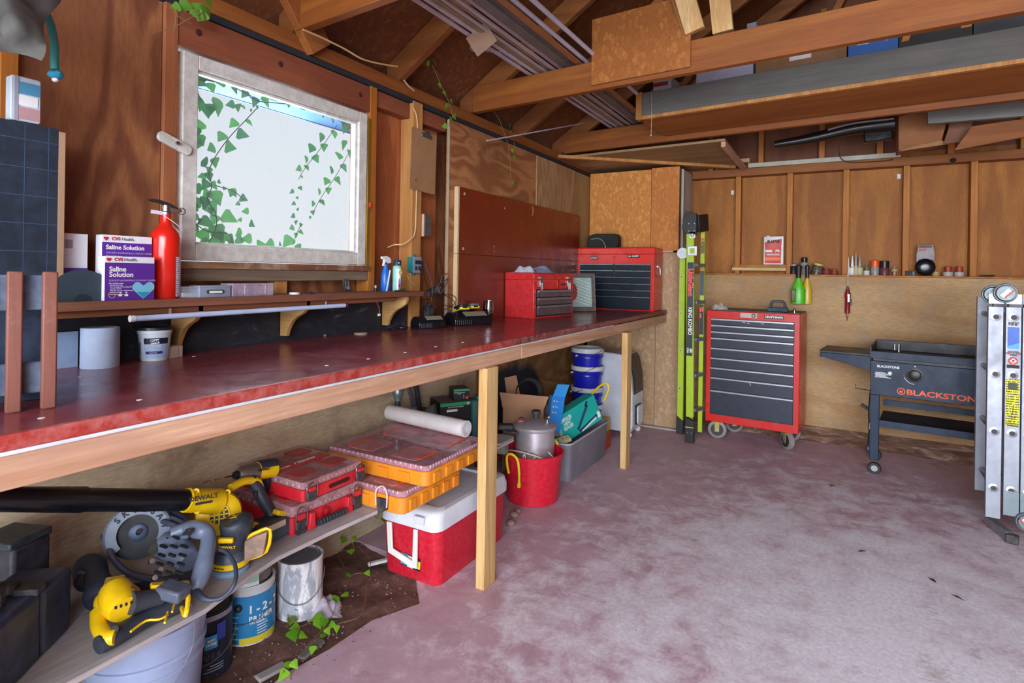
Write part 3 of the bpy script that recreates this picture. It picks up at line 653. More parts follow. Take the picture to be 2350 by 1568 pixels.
# ---- small cases on the shelf below the window
def case(name, label, a, b_, x, h, d, mat, extra=None):
    p, q = on(*a, x=x), on(*b_, x=x); w = (q.y - p.y)
    t = T(name, label, 'case', (x - d / 2, (p.y + q.y) / 2, SZ), 90)
    G().rbox((0, 0, h * .42), (w, d, h * .84), .003).build('case_base', mat, t, .001); G().rbox((0, 0, h * .92), (w * .99, d, h * .16), .003).build('case_lid', extra or mat, t, .001)
    return t, w
t, w = case('clear_case', 'small clear box of white scraps at the left end under the window', (409, 680), (456, 680), .12, .036, .06, glass('cfd4e6', .35))
G().box((0, -.005, .008), (w * .8, .04, .012), (0, .05, .3)).build('scraps', M_WHITE, t)
t, w = case('grey_case', 'grey plastic box with a rounded slot in front, under the window', (457, 679), (530, 679), .125, .038, .06, pl('8b93a6', .5))
G().rbox((.0, -.031, .018), (w * .55, .002, .013), .006, 'y').build('slot', pl('3a3d46', .6), t); G().box((.0, -.0322, .017), (w * .4, .0015, .008)).build('slip', pl('dfeee0', .6), t)
t, w = case('clear_organizer', 'cloudy lilac clear organizer full of hardware, under window centre', (534, 677), (628, 677), .125, .044, .07, glass('c9b4cc', .42))
for k in (-1, 0, 1): G().box((k * w * .22, -.02, .016), (w * .17, .02, .02)).build('parts_bin', pl(('6c7078', '5a4a48', '88807c')[k + 1], .5, dust=.8, sc=60), t)
for x in (-.22, .28): G().box((w * x, -.0355, .022), (.0015, .001, .032)).build('divider', pl('d9d0da', .4), t)
p = on(676, 676, x=.10); tag(G().lathe([(0, 0), (.019, 0), (.0195, .005), (.018, .008), (0, .008)], (.10, p.y, SZ)).build('round_lid', M_WHITE), 'small round white lid on the shelf below the window', 'lid')
p = on(712, 676, x=.1); tag(G().prism([(-.02, 0), (.02, 0), (0, .011)], .09, .11, 'x').xf(Matrix.Translation((0, p.y, SZ))).build('dark_wedge', pl('3c2a28', .8), bev=.001), 'little dark triangular offcut beside the white lid', 'offcut')
p = on(803, 672, x=.06)
t = T('black_holder', 'black slotted bit holder leaning against the wall below the window corner', 'holder', (.045, p.y, SZ), 90, rot=(R(-14), R(4), R(90)))
G().box((0, 0, .028), (.036, .006, .056)).build('holder_body', M_BLKM, t, .001); G().mm((-.010, -.005, .012), (-.006, -.003, .05)).mm((.006, -.005, .012), (.010, -.003, .05)).build('slot', pl('6e7078', .5), t)
G().lathe([(0, 0), (.008, 0), (.008, .003), (0, .003)], (.004, -.003, .018), 14, Matrix.Rotation(PI / 2, 4, 'X')).build('clip', pl('7b7c84', .4), t)
# ---- spray bottle, water bottle, glue etc
p = on(905, 668, x=.07)
wb = T('water_bottle', 'turquoise and white sticker-covered bottle with black lid on shelf end', 'bottle', (.085, p.y, SZ), 90)
G().lathe([(0, 0), (.018, 0), (.0205, .003), (.0205, .108), (.018, .118), (.013, .122), (0, .122)], n=28).build('bottle_body', pl('8fd6cc', .4), wb)
G().lathe([(.014, .122), (.019, .123), (.019, .143), (.016, .147), (0, .147)], n=24).build('bottle_cap', pl('2a2c33', .5), wb)
G().rbox((0, 0, .153), (.012, .010, .014), .004).build('cap_knob', pl('2a2c33', .5), wb)
G().lathe([(0, 0), (.004, 0), (.004, .002), (0, .002)], (-.009, -.017, .134), 12, Matrix.Rotation(PI / 2, 4, 'X')).build('cap_button', M_WHITE, wb)
def decal(par, rad, a0, a1, z0, z1, m, name='sticker', n=6):
    g = G()
    for k in range(n):
        b0, b1 = R(a0 + (a1 - a0) * k / n), R(a0 + (a1 - a0) * (k + 1) / n)
        g.add([(rad * math.cos(b0), rad * math.sin(b0), z0), (rad * math.cos(b1), rad * math.sin(b1), z0), (rad * math.cos(b1), rad * math.sin(b1), z1), (rad * math.cos(b0), rad * math.sin(b0), z1)], [(0, 1, 2, 3)])
    return g.build(name, m, par, smooth=80)
decal(wb, .0207, -140, -85, .004, .106, pl('efeef0', .45), label if False else 'sticker')
def star(n, r0, r1): return [((r0 if k % 2 else r1) * math.cos(PI * k / n), (r0 if k % 2 else r1) * math.sin(PI * k / n)) for k in range(2 * n)]
G().prism(star(12, .010, .0165), -.0222, -.0208, 'y').xf(Matrix.Translation((0, 0, .088))).build('sun_sticker', pl('f0cf3a', .5), wb)
G().lathe([(0, 0), (.009, 0), (.009, .0006), (0, .0006)], (0, -.0224, .088), 20, Matrix.Rotation(PI / 2, 4, 'X')).build('sun_face', M_WHITE, wb)
G().lathe([(.0075, 0), (.0088, 0), (.0088, .0006), (.0075, .0006)], (0, -.0232, .088), 20, Matrix.Rotation(PI / 2, 4, 'X')).build('face_ring', pl('4a4030', .5), wb)
G().prism([(-.012, .0), (.0, 0), (.004, .02), (-.002, .045), (-.008, .048), (-.012, .03)], -.0218, -.0206, 'y').xf(Matrix.Translation((-.002, 0, .012))).build('pink_sticker', pl('d583c4', .5), wb)
G().ell((-.006, -.0215, .026), (.006, .001, .009)).build('brown_sticker', pl('8a4038', .5), wb); G().ell((-.006, -.0215, .010), (.009, .001, .006)).build('green_sticker', pl('9cc43a', .5), wb)
p = on(895, 600, x=.045)
sb = T('spray_bottle', 'white trigger spray head on a blue bottle behind the turquoise bottle', 'bottle', (.04, p.y - .01, SZ), 90)
G().lathe([(0, 0), (.02, 0), (.022, .004), (.021, .07), (.016, .095), (.011, .112), (.011, .125), (0, .125)], (-.014, 0, 0), 24, sx=1.1).build('bottle_body', pl('1b66c8', .35), sb)
G().box((-.022, -.0225, .05), (.012, .0015, .03), (0, .3, 0)).build('label', pl('6fb36a', .6), sb)
G().prism([(-.042, .150), (-.044, .162), (-.012, .166), (.010, .158), (.018, .146), (.018, .134), (0, .13), (-.012, .136), (-.020, .136), (-.030, .118), (-.034, .119), (-.028, .14), (-.030, .150)], -.006, .006, 'y').build('spray_head', M_WHITE, sb, .001)
G().prism([(-.036, 0), (-.03, .0), (-.008, .098), (-.012, .1)], -.028, -.022, 'y').build('dropper_tube', pl('d6dbe2', .4), sb, .0005)
p = on(858, 672, x=.04)
t = T('pen_clip_bottle', 'tiny dark vial with pale cap beside the window stud', 'vial', (.05, p.y, SZ)); G().lathe([(0, 0), (.007, 0), (.007, .016), (0, .016)], n=14).build('vial_body', pl('20242c', .4), t); G().lathe([(0, .016), (.005, .016), (.005, .028), (0, .028)], n=12).build('vial_cap', pl('9fb4cc', .4), t)
p = on(920, 670, x=.15)
t = T('black_multitool', 'black ridged tool lying on the right end of the wall shelf', 'tool', (.145, p.y, SZ + .004), 90)
G().box((0, 0, 0), (.075, .01, .008)).build('tool_body', M_BLKM, t, .001)
for k in range(6): G().box((.002 + .006 * k, 0, .006), (.003, .009, .006)).build('tool_tooth', M_BLKM, t)

# ---- outlet box, plugs and cords on the light stud
p = on(952, 608, x=.03)
ob = T('outlet_box', 'teal surface outlet box with grey four-socket cover on the stud', 'outlet', (.012, p.y, p.z), 90)
G().rbox((-.002, -.016, 0), (.07, .032, .076), .004, 'y').build('box_body', pl('1f7f7c', .5), ob, .001)
for z in (.043, -.043): G().ell((0, -.01, z), (.014, .008, .01)).build('mount_tab', pl('1f7f7c', .5), ob)
G().box((.0, -.034, 0), (.062, .004, .082)).build('cover_plate', pl('8f97ab', .45), ob, .001)
for x in (-.013, .013):
    for z in (-.017, .013): G().rbox((x, -.0375, z), (.016, .003, .021), .006, 'y').build('socket', pl('40343c', .5), ob, .0005)
for x, z in ((-.013, .013), (.013, .013), (.013, -.017)): G().rbox((x, -.048, z), (.015, .02, .016), .005, 'y').build('plug', M_BLK, ob, .001)
wy = p.y
def cord(name, label, pts, r, m, cat='cord', n=8, k=6): return tag(G().tube(smooth_path(pts, k), r, n).build(name, m), label, cat)
cord('white_cable', 'off-white cable stapled down the stud behind the clipboard to the outlet', [on(948, 246, x=.016), on(958, 285, x=.016), on(956, 430, x=.016), on(955, 480, x=.017), on(952, 535, x=.018), on(938, 553, x=.017), on(922, 561, x=.0), on(905, 562, x=-.03), on(890, 568, x=-.04)], .0032, pl('d9b98a', .5))
cord('white_cable_tail', 'short cream cable end curling below the outlet box', [on(935, 632, x=.02), on(940, 643, x=.025), on(950, 652, x=.025), on(955, 655, x=.02)], .002, pl('dcc8a4', .5))
cord('outlet_drop_cord', 'black cord dropping straight from the outlet past the shelf end', [(.055, wy + .014, p.z - .02), on(968, 640, x=.05), on(968, 700, x=.03), on(972, 735, x=.03), on(960, 752, x=.045)], .0032, M_BLK)
cord('arcing_lead', 'grey cord arcing right from the top socket', [(.055, wy + .013, p.z + .013), on(972, 600, x=.06), on(984, 630, x=.05), on(992, 660, x=.04), on(990, 690, x=.03)], .0024, pl('5a616c', .5))
cord('coiled_cord', 'tangled loops of thin black cord hanging behind the chargers', [on(970, 605, x=.06), on(975, 640, x=.05), on(985, 665, x=.04), on(1000, 700, x=.05), on(1003, 680, x=.03), on(1030, 676, x=.03), on(1046, 684, x=.03), on(1040, 700, x=.04), on(1012, 712, x=.05), on(1002, 690, x=.05), on(1015, 676, x=.04), on(1040, 690, x=.05), on(1044, 705, x=.04), on(1015, 700, x=.04), on(1000, 712, x=.04)], .0018, M_BLK)
cord('coiled_cord', 'dusty grey cord loop against the edge of the plywood sheet', [on(1026, 628, x=.02), on(1016, 632, x=.03), on(1010, 650, x=.03), on(1002, 655, x=.035), on(1020, 645, x=.03), on(1028, 640, x=.02), on(1015, 670, x=.035), on(1005, 672, x=.03)], .003, pl('4a5058', .6))
p = on(1000, 668, x=.03)
t = T('wall_power_bar', 'dusty black power adapter bar hanging by cords below the outlet', 'adapter', (.0, p.y, p.z), 90)
G().box((0, -.012, 0), (.10, .026, .030), (0, -.28, 0)).build('adapter_body', pl('24272c', .6, dust=.5), t, .003)
G().box((.03, -.028, .004), (.008, .004, .05), (0, -.6, 0)).build('hanging_strap', pl('68706c', .6), t)
G().box((.045, -.028, .016), (.004, .004, .04), (0, -.7, 0)).build('silver_clip', M_STEEL, t)
p = on(985, 716, x=.03)
t = T('black_transformer', 'black plug-in transformer against the wall behind the small charger', 'adapter', (.025, p.y, p.z), 90); G().box((0, 0, 0), (.048, .035, .06)).build('adapter_body', pl('22282a', .6, dust=.3), t, .004); G().box((.004, -.005, .036), (.03, .02, .014)).build('cord_collar', pl('30363a', .6), t, .003)
# plug lying on bench
p = on(925, 752, z=BZ + .012)
t = T('loose_plug', 'black plug with steel prongs lying on the bench left of the chargers', 'plug', (p.x, p.y, BZ + .012), 60); G().ell((0, 0, 0), (.026, .017, .011)).build('plug_body', M_BLK, t)
G().mm((-.006, -.002, .009), (-.004, .004, .026)).mm((.003, -.002, .009), (.005, .004, .026)).build('prong', M_STEEL, t)
cord('plug_cord', 'black cord trailing left behind the loose plug on the bench', [(p.x - .01, p.y - .02, BZ + .01), on(900, 757, z=BZ + .004), on(886, 752, z=BZ + .004), on(882, 740, x=.01)], .003, M_BLK)

# ---- clipboard, brush
p, q = on(942, 293, x=.03), on(1005, 443, x=.03)
cb = T('clipboard', 'brown hardboard clipboard with steel clip hung on the light stud', 'clipboard', (.022, (p.y + q.y) / 2, (p.z + q.z) / 2), 90, rot=(0, R(2), R(90)))
hw, hh = .118, .158
G().rbox((0, 0, 0), (hw * 2 - .03, .004, hh * 2), .012, 'y').build('board', pl('a37a54', .7, dust=.3, dcol='8a6a4c'), cb)
G().rbox((.012, -.006, hh - .022), (.085, .006, .022), .006, 'y').build('clip_plate', M_STEEL, cb, .001)
G().prism([(-.025, 0), (.025, 0), (.014, .02), (-.014, .02)], -.012, -.004, 'y').xf(Matrix.Translation((.012, 0, hh - .014))).build('clip_arch', pl('8b8fa2', .3, .9), cb, .002)
G().lathe([(.003, 0), (.006, 0), (.006, .0008), (.003, .0008)], (-.058, -.0022, -hh + .05), 14, Matrix.Rotation(PI / 2, 4, 'X')).build('hole_ring', pl('5a4030', .8), cb)
p, q = on(968, 482, x=.04), on(998, 552, x=.04)
bs = T('scrub_brush', 'worn scrubbing brush with grey bristles hanging below the clipboard', 'brush', (.012, (p.y + q.y) / 2, (p.z + q.z) / 2), 90)
G().rbox((-.02, -.008, 0), (.012, .016, .118), .005).build('brush_back', pl('c6a891', .6), bs, .002)
rnd = random.Random(5); g = G()
for i in range(26):
    for j in range(3):
        z = -.055 + .11 * i / 25 + rnd.uniform(-.002, .002); y = -.003 - .006 * j; l = .058 + rnd.uniform(-.003, .003) - .00001 * abs(z) ** 2
        g.add([(-.014, y, z - .0022), (-.014, y, z + .0022), (-.014 + l, y - .004, z + rnd.uniform(-.003, .003)), (-.014, y - .004, z)], [(0, 1, 2), (0, 2, 3), (1, 3, 2), (0, 3, 1)])
b_ = g.build('bristles', pl('6f6258', .9), bs, smooth=0); b_['kind'] = 'stuff'
G().rbox((.014, -.009, 0), (.052, .014, .108), .012, 'y').build('bristle_core', pl('5b5048', .95, sc=60, dust=.6, dcol='958676'), bs)
p = on(858, 470, x=.03)
t = T('red_clip', 'small red plastic clip on the stud right of the window', 'clip', (.008, p.y, p.z)); G().box((0, 0, 0), (.008, .008, .022)).build('clip_body', pl('d8392f', .4), t, .001); G().tube([(0, 0, -.01), (.002, .003, -.03)], .001).build('clip_wire', M_BLK, t)

# ================================================================== on the bench
p = on(189, 800, x=.09)
t = T('paper_towel_roll', 'pale blue-white roll standing at the left of the bench behind the rack', 'roll', (.085, .845, BZ), 0)
G().lathe([(.012, 0), (.046, 0), (.0465, .003), (.0465, .108), (.045, .112), (.012, .112)], n=40).build('paper_roll', pl('b3c4e0', .8), t); G().lathe([(.0105, .001), (.012, .001), (.012, .111), (.0105, .111), (.0105, .001)], n=20).build('core', pl('8f8680', .8), t)
t = T('roll_sheet', 'loose flat pale sheet standing behind the white roll', 'sheet', (.03, .76, BZ)); G().mm((0, -.05, 0), (.003, .05, .1)).build('sheet', pl('8ea4c4', .8), t)
G().mm((0, .05, 0), (.003, .053, .1)).build('fold', pl('8ea4c4', .8), t)
tub = T('compound_tub', 'white tub with navy label and black lid on the bench under the bracket', 'tub', (.075, 1.0, BZ), 62)
G().lathe([(0, 0), (.036, 0), (.0375, .003), (.045, .082), (.047, .083), (.047, .089), (.0455, .09), (.0465, .098), (0, .098)], n=36).build('tub_body', pl('d4dee6', .35), tub)
G().lathe([(.0465, .093), (.0485, .093), (.0485, .101), (.044, .103), (.042, .099), (0, .099)], n=36).build('tub_lid', pl('1c2230', .4), tub)
def cdecal(par, r0, r1, a0, a1, z0, z1, m, name='label', n=10):
    g = G()
    for k in range(n):
        b0, b1 = R(a0 + (a1 - a0) * k / n), R(a0 + (a1 - a0) * (k + 1) / n)
        g.add([(r0 * math.cos(b0), r0 * math.sin(b0), z0), (r0 * math.cos(b1), r0 * math.sin(b1), z0), (r1 * math.cos(b1), r1 * math.sin(b1), z1), (r1 * math.cos(b0), r1 * math.sin(b0), z1)], [(0, 1, 2, 3)])
    return g.build(name, m, par, smooth=80)
def rr_(z): return .0375 + .0075 * z / .082 + .0006
cdecal(tub, rr_(.01), rr_(.07), -130, -40, .010, .070, pl('a9c1e4', .5)); cdecal(tub, rr_(.052) + .0003, rr_(.070) + .0003, -130, -40, .052, .070, pl('14203a', .5)); cdecal(tub, rr_(.022) + .0003, rr_(.03) + .0003, -125, -60, .022, .03, pl('3a2b78', .5))
G().box((0, -rr_(.062) - .0005, .060), (.022, .001, .014), (0, -.1, 0)).build('label_plate', M_WHITE, tub)
txt('DAP', .011, pl('14203a', .6), tub, (0, -rr_(.062) - .0016, .060), bold=.0004); txt('PREMIUM', .0098, M_WHT_INK, tub, (-.004, -rr_(.046) - .0016, .044)); txt('Spackling', .005, M_WHT_INK, tub, (-.004, -rr_(.026) - .0016, .026))
decal(tub, .0425, -165, -150, .02, .06, pl('3f5f8f', .5))
G().tube(smooth_path([(-.046, 0, .09), (-.062, .01, .10), (-.056, .02, .125), (-.05, .03, .14)]), .0006, 5).build('bail_wire', M_STEEL, tub)
p = on(373, 820, z=BZ)
t = T('small_carton', 'small plain kraft cardboard box right of the tub on the bench', 'box', (.075, p.y + .01, BZ), 95); G().box((0, 0, .018), (.054, .035, .036)).build('carton_body', pl('b39b8c', .8), t, .001); G().mm((-.027, -.0175, .036), (.02, .0175, .0375)).build('flap', pl('ab9282', .8), t); G().box((.012, -.018, .018), (.0008, .0008, .034)).build('tape_edge', pl('8d7868', .8), t)
# ---- rack near the camera
rk = T('wooden_rack', 'worn red-brown and grey slatted rack standing at the near end of the bench', 'rack', (.50, .49, BZ), 0)
M_RK = wood('rack_paint', '7d4a3c', '97604e', 'z', 1, bands=2, dirt='9f8a84'); M_RK2 = pl('51617a', .7, dust=.7, dcol='8b97a6', sc=7)
p = on(122, 935, z=BZ); q = on(42, 945, z=BZ)
RO = Vector((.5, .49, BZ)); ex = (q - p); ex.z = 0; ex.normalize(); nrm = Vector((-ex.y, ex.x, 0)); nrm = nrm if nrm.x < 0 else -nrm
ang_r = math.atan2(ex.y, ex.x)
L_ = (q - p).length
for t_ in (0, L_, L_ * 2.0, L_ * 3):
    o = G().box((0, 0, .136), (.024, .02, .272)).build('upright', M_RK, rk, .003); o.location = p + ex * (t_ + .008) - RO; o.rotation_euler = (0, 0, ang_r)
for z0, hh in ((.03, .062), (.195, .07)):
    o = G().mm((.004, -.01, z0), (L_ * 3, .004, z0 + hh)).build('slat', M_RK2, rk, .002); o.location = p + nrm * .02 - RO; o.rotation_euler = (0, 0, ang_r)
o = G().mm((-.0, -.01, 0), (L_ * 3, -.002, .26)).build('back_panel', pl('26344c', .6, dust=.4, dcol='5c6f8c'), rk, .002); o.location = p + nrm * .10 - RO; o.rotation_euler = (0, 0, ang_r)
# ---- chargers, batteries, tumbler
def charger(name, label, loc, rz, w, d, h, dual):
    t = T(name, label, 'charger', loc, rz)
    G().prism([(-d / 2, 0), (d / 2, 0), (d / 2, h * .55), (d * .2, h * .95), (-d * .1, h), (-d / 2 + .01, h * .62), (-d / 2, h * .5)], -w / 2, w / 2, 'x').build('charger_body', pl('15171c', .3), t, .004)
    for k in range(8): G().box((-w / 2 + .012 + .007 * k * (w / .13), -d / 2 - .0004, h * .26), (.0025, .001, h * .34)).build('vent', pl('575c66', .4), t)
    G().box((w * .1, -d * .3, h * .86), (w * .6, d * .3, .003), (.5, 0, 0)).build('top_grille', pl('8d8674', .5, dust=.4), t)
    return t
p1 = on(985, 745, z=BZ)
charger('battery_charger', 'smaller empty black battery charger on the bench behind the seam', (.105, 2.32, BZ), 66, .15, .10, .06, False)
ch = charger('battery_charger', 'larger black charger holding yellow and black batteries', (.155, 2.60, BZ), 66, .23, .13, .07, True)
def battery(name, label, loc, rot, topc):
    t = T(name, label, 'battery', loc, rot=rot)
    G().rbox((0, 0, .012), (.055, .095, .014), .008, 'z').build('battery_base', pl('f0d21c', .4), t, .002)
    G().rbox((0, 0, .026), (.052, .09, .016), .010, 'z').build('battery_top', pl(topc, .4), t, .003)
    G().box((0, -.0478, .016), (.026, .001, .009)).build('label', M_BLK, t); G().box((-.0278, -.01, .014), (.001, .04, .009)).build('side_label', M_BLK, t)
    G().box((.0, .0, .003), (.04, .07, .006)).build('terminal_foot', M_BLK, t)
    return t
battery('tool_battery', 'black and yellow battery in the left charger slot', (.15, 2.55, BZ + .072), (R(-12), 0, R(60)), '24242a')
battery('tool_battery', 'grey-topped yellow battery in the right charger slot', (.14, 2.665, BZ + .072), (R(-12), 0, R(62)), '5a6a78')
tm = T('steel_tumbler', 'shiny steel tumbler with embossed emblem between chargers and red tool box', 'tumbler', (.115, 2.88, BZ), 0)
G().lathe([(0, 0), (.026, 0), (.029, .006), (.033, .06), (.033, .075), (.030, .105), (.031, .118), (.029, .118), (.028, .108), (0, .1)], n=32).build('cup', pl('a7a9b0', .12, 1), tm)
G().lathe([(.012, 0), (.016, 0), (.016, .002), (.012, .002)], (.024, -.023, .062), 20, Euler((R(90), 0, R(45))).to_matrix().to_4x4()).build('emblem', pl('7d8088', .3, 1), tm)

# ---- red film-faced boards leaning on wall
rp = T('red_boards', 'two dark red film-faced boards stacked against the wall behind the tool boxes', 'board', (.02, 3.55, BZ))
M_RBD = pl('7c2a10', .28, dust=.2, dcol='8a4030', sc=5)
for z0, z1 in ((0, .386), (.388, .768)):
    o = G().mm((-.012, -.868, z0), (.012, .88, z1)).build('board', M_RBD, rp, .001)
    G().mm((-.013, -.882, z0), (.013, -.868, z1)).build('raw_edge', pl('d9c096', .8), o)
for px, py in ((1066, 445), (1063, 571), (1324, 505), (1158, 478), (1134, 566), (1134, 577)):
    q = on(px, py, x=.033); o = G().cyl((0, 0, 0), (.001, 0, 0), .009 if px in (1066, 1063) else .005, n=12).build('screw_head', pl('c9b8a8', .4), rp); o.location = (.0125, q.y - 3.55, q.z - BZ)
q = on(1221, 484, x=.033); o = G().prism([(math.cos(a) * .02, math.sin(a) * .035) for a in [R(-75 + 15 * k) for k in range(11)]] + [(math.cos(a) * .012, math.sin(a) * .033) for a in [R(75 - 15 * k) for k in range(11)]], 0, .0008, 'x').build('pale_crescent', pl('e0b48a', .7), rp); o.location = (.0125, q.y - 3.55, q.z - BZ)
for q in ((1240, 352), (1100, 342)):
    pass

# ---- red portable tool box
M_TRED = pl('cf2a2e', .3, dust=.15, dcol='e0908c', sc=16); M_TRED2 = pl('ad2318', .3)
a, b_, c = on(1155, 728, z=BZ), on(1223, 734, z=BZ), on(1308, 722, z=BZ)
W_ = .345; D_ = .215
def toolchest(name, label, loc, rz, w, d, h):
    return T(name, label, 'tool box', loc, rz)
tx = T('portable_tool_box', 'bright red portable tool box with grey drawers and steel latches, cloth on top', 'tool box', (.19, 3.40, BZ), 80)
w, d, h = .44, .235, .288
G().box((0, 0, h * .42), (w, d, h * .84)).build('case_body', M_TRED, tx, .004)
lid = G().prism([(-d / 2 - .002, h * .84), (d / 2, h * .84), (d / 2, h * .98), (d / 2 - .01, h), (-d / 2 + .012, h), (-d / 2 - .002, h * .97)], -w / 2 - .002, w / 2 + .002, 'x').build('lid', M_TRED, tx, .004)
G().box((0, -d / 2 - .003, h * .83), (w, .004, .006)).build('lid_seam', pl('e04a44', .3), tx, .001)
G().box((0, -d / 2 - .001, h * .34), (w * .9, .002, h * .6)).build('drawer_frame', pl('2a2226', .5), tx)
for z0, hh_ in ((.47, .145), (.30, .145), (.07, .205)):
    dr = G().box((0, -d / 2 - .005, h * (z0 + hh_ / 2)), (w * .86, .008, h * hh_)).build('drawer', pl('5b4a50', .35, dust=.2), tx, .001)
    G().box((0, -d / 2 - .013, h * (z0 + hh_ - .02)), (w * .86, .012, h * .05)).build('drawer_pull', pl('9a9298', .35, .6), dr, .001)
for x in (-.155, .155):
    l_ = G().rbox((x, -d / 2 - .006, h * .76), (.030, .008, .045), .004, 'y').build('latch', M_STEEL, tx, .001); G().rbox((x, -d / 2 - .008, h * .89), (.022, .012, .018), .004, 'y').tube([(x - .008, -d / 2 - .012, h * .78), (x - .008, -d / 2 - .014, h * .62)], .002).tube([(x + .008, -d / 2 - .012, h * .78), (x + .008, -d / 2 - .014, h * .62)], .002).build('latch_hook', M_STEEL, l_)
G().rbox((.03, -d / 2 - .005, h * .76), (.02, .01, .05), .003, 'y').build('hasp', M_TRED2, tx, .001); G().box((.10, -d / 2 - .003, h * .74), (.06, .001, .012)).build('name_plate', pl('5a2a30', .4), tx)
# cloth on top
cl = T('blue_grey_cloth', 'crumpled pale blue-grey cloth lying on the red portable tool box', 'cloth', (.17, 3.36, BZ + h), 77)
def crumple(name, mat, par, sx, sy, hgt, seed, n=16, loc=(0, 0, 0), cell=1.0):
    rnd = random.Random(seed); ph = [rnd.uniform(0, 6.3) for _ in range(8)]; v = []
    for j in range(n + 1):
        for i in range(n + 1):
            x = -sx / 2 + sx * i / n; y = -sy / 2 + sy * j / n; u = 2 * i / n - 1; w2 = 2 * j / n - 1
            e = max(0, 1 - (abs(u) ** 3 + abs(w2) ** 3)); z = hgt * e * (.55 + .25 * math.sin(9 * u * cell + ph[0] + 2 * w2) + .2 * math.sin(13 * w2 * cell + ph[1] - 3 * u) + .12 * math.sin(23 * u * cell + 17 * w2 * cell + ph[2]))
            v.append((x + .08 * sx * math.sin(5 * w2 + ph[3]) * .4, y + .08 * sy * math.sin(5 * u + ph[4]) * .4, z + .001))
    m_ = n + 1; f = [(j * m_ + i, j * m_ + i + 1, (j + 1) * m_ + i + 1, (j + 1) * m_ + i) for j in range(n) for i in range(n)]
    v2 = [(a, b, .0) for a, b, c in v]; o_ = len(v); f += [tuple(reversed([q + o_ for q in t])) for t in f]
    edge = [i for i in range(n)] + [n + m_ * j for j in range(n)] + [m_ * n + n - i for i in range(n)] + [m_ * (n - j) for j in range(n)]
    E_ = len(edge); f += [(edge[k], edge[k] + o_, edge[(k + 1) % E_] + o_, edge[(k + 1) % E_]) for k in range(E_)]
    o = G().add(v + v2, f).build(name, mat, par, smooth=80); o.location = loc; return o
crumple('fabric', pl('8d9ab4', .85), cl, .26, .16, .045, 3, loc=(.02, -.01, 0), cell=.35); crumple('fabric_fold', pl('c4c9d8', .85), cl, .12, .13, .055, 5, loc=(-.13, -.03, 0), cell=.35)

# ---- picture / mirror frame behind
pf = T('picture_frame', 'tilted frame with white toothed edge and striped picture between the tool boxes', 'frame', (.20, 3.98, BZ + .002), rot=(R(-8), R(0), R(45)))
M_PF = pl('5c534c', .6, dust=.3)
G().mm((-.16, -.008, 0), (-.135, .008, .29)).mm((.135, -.008, 0), (.16, .008, .29)).mm((-.135, -.008, .255), (.135, .008, .29)).mm((-.135, -.008, 0), (.135, .008, .035)).build('frame_border', M_PF, pf, .002)
G().mm((-.135, -.002, .035), (.135, .004, .255)).build('picture', pl('a7c4bd', .2), pf)
for k in range(8): G().box((.07, -.003, .06 + .024 * k), (.12, .001, .004), (0, .35, 0)).build('picture_stripe', M_WHT_INK, pf)
G().ell((-.03, -.003, .15), (.05, .001, .07)).build('picture_shape', pl('9b4540', .5), pf)
g = G()
for k in range(30): g.mm((.156, -.0095, .006 + .0094 * k), (.162, -.008, .010 + .0094 * k)); g.mm((-.162, -.0095, .006 + .0094 * k), (-.156, -.008, .010 + .0094 * k))
g.build('toothed_trim', pl('b9b2a6', .5), pf)

# ---- large red and black tool chest on the bench end
hk = T('red_top_chest', 'large red tool chest with black drawers at the far end of the bench', 'tool box', (.325, 4.50, BZ), 8)
hl, hr_ = on(1334, 707, z=BZ), on(1500, 711.5, z=BZ)
hr_ = on(1500, 700, y=4.42); hl = on(1323, 700, y=4.41); hr_.z = hl.z = BZ; mid = (hl + hr_) / 2; ang = math.atan2((hr_ - hl).y, (hr_ - hl).x); w = (hr_ - hl).length
ht = on(1499, 567, y=hr_.y).z - BZ; d = .255
hk.location = (mid.x + math.sin(-ang) * 0 + -math.sin(ang) * d / 2, mid.y + math.cos(ang) * d / 2, BZ); hk.rotation_euler = (0, 0, ang)
M_HR = pl('d8281a', .25); h = ht
G().mm((-w / 2, -d / 2, 0), (w / 2, d / 2, h - .055)).build('chest_body', M_HR, hk, .003)
G().prism([(-d / 2 - .003, h - .055), (d / 2, h - .055), (d / 2, h - .004), (-d / 2 + .004, h), (-d / 2 - .003, h - .008)], -w / 2 - .002, w / 2 + .002, 'x').build('lid', M_HR, hk, .003)
G().box((0, -d / 2 - .0002, h * .39), (w * .92, .001, h * .685)).build('drawer_recess', pl('0e1218', .4), hk)
M_HD = pl('101b28', .38, Specular_IOR_Level=.3)
def drawer(par, x0, x1, z0, z1, y, md, mp, th=.006, pull=.006):
    o = G().mm((x0, y - th, z0), (x1, y, z1 - .001)).build('drawer', md, par, .001); G().mm((x0, y - th - .006, z1 - pull), (x1, y - th, z1 - .001)).build('drawer_pull', mp, o, .001); return o
zt = h * .73; M_HP = pl('9fb8bc', .25, .8)
rows = [.105, .105, .105, .105, .105, .16]; zz = zt; xs = w * .455
for i, r_ in enumerate((.075, .078, .078, .078, .078, .16)):
    z0 = zz - r_ * h * 1.27
    if i < 2: drawer(hk, -xs, -.006, z0, zz, -d / 2 - .001, M_HD, M_HP); drawer(hk, .006, xs, z0, zz, -d / 2 - .001, M_HD, M_HP)
    else: drawer(hk, -xs, xs, z0, zz, -d / 2 - .001, M_HD, M_HP)
    zz = z0 - .002
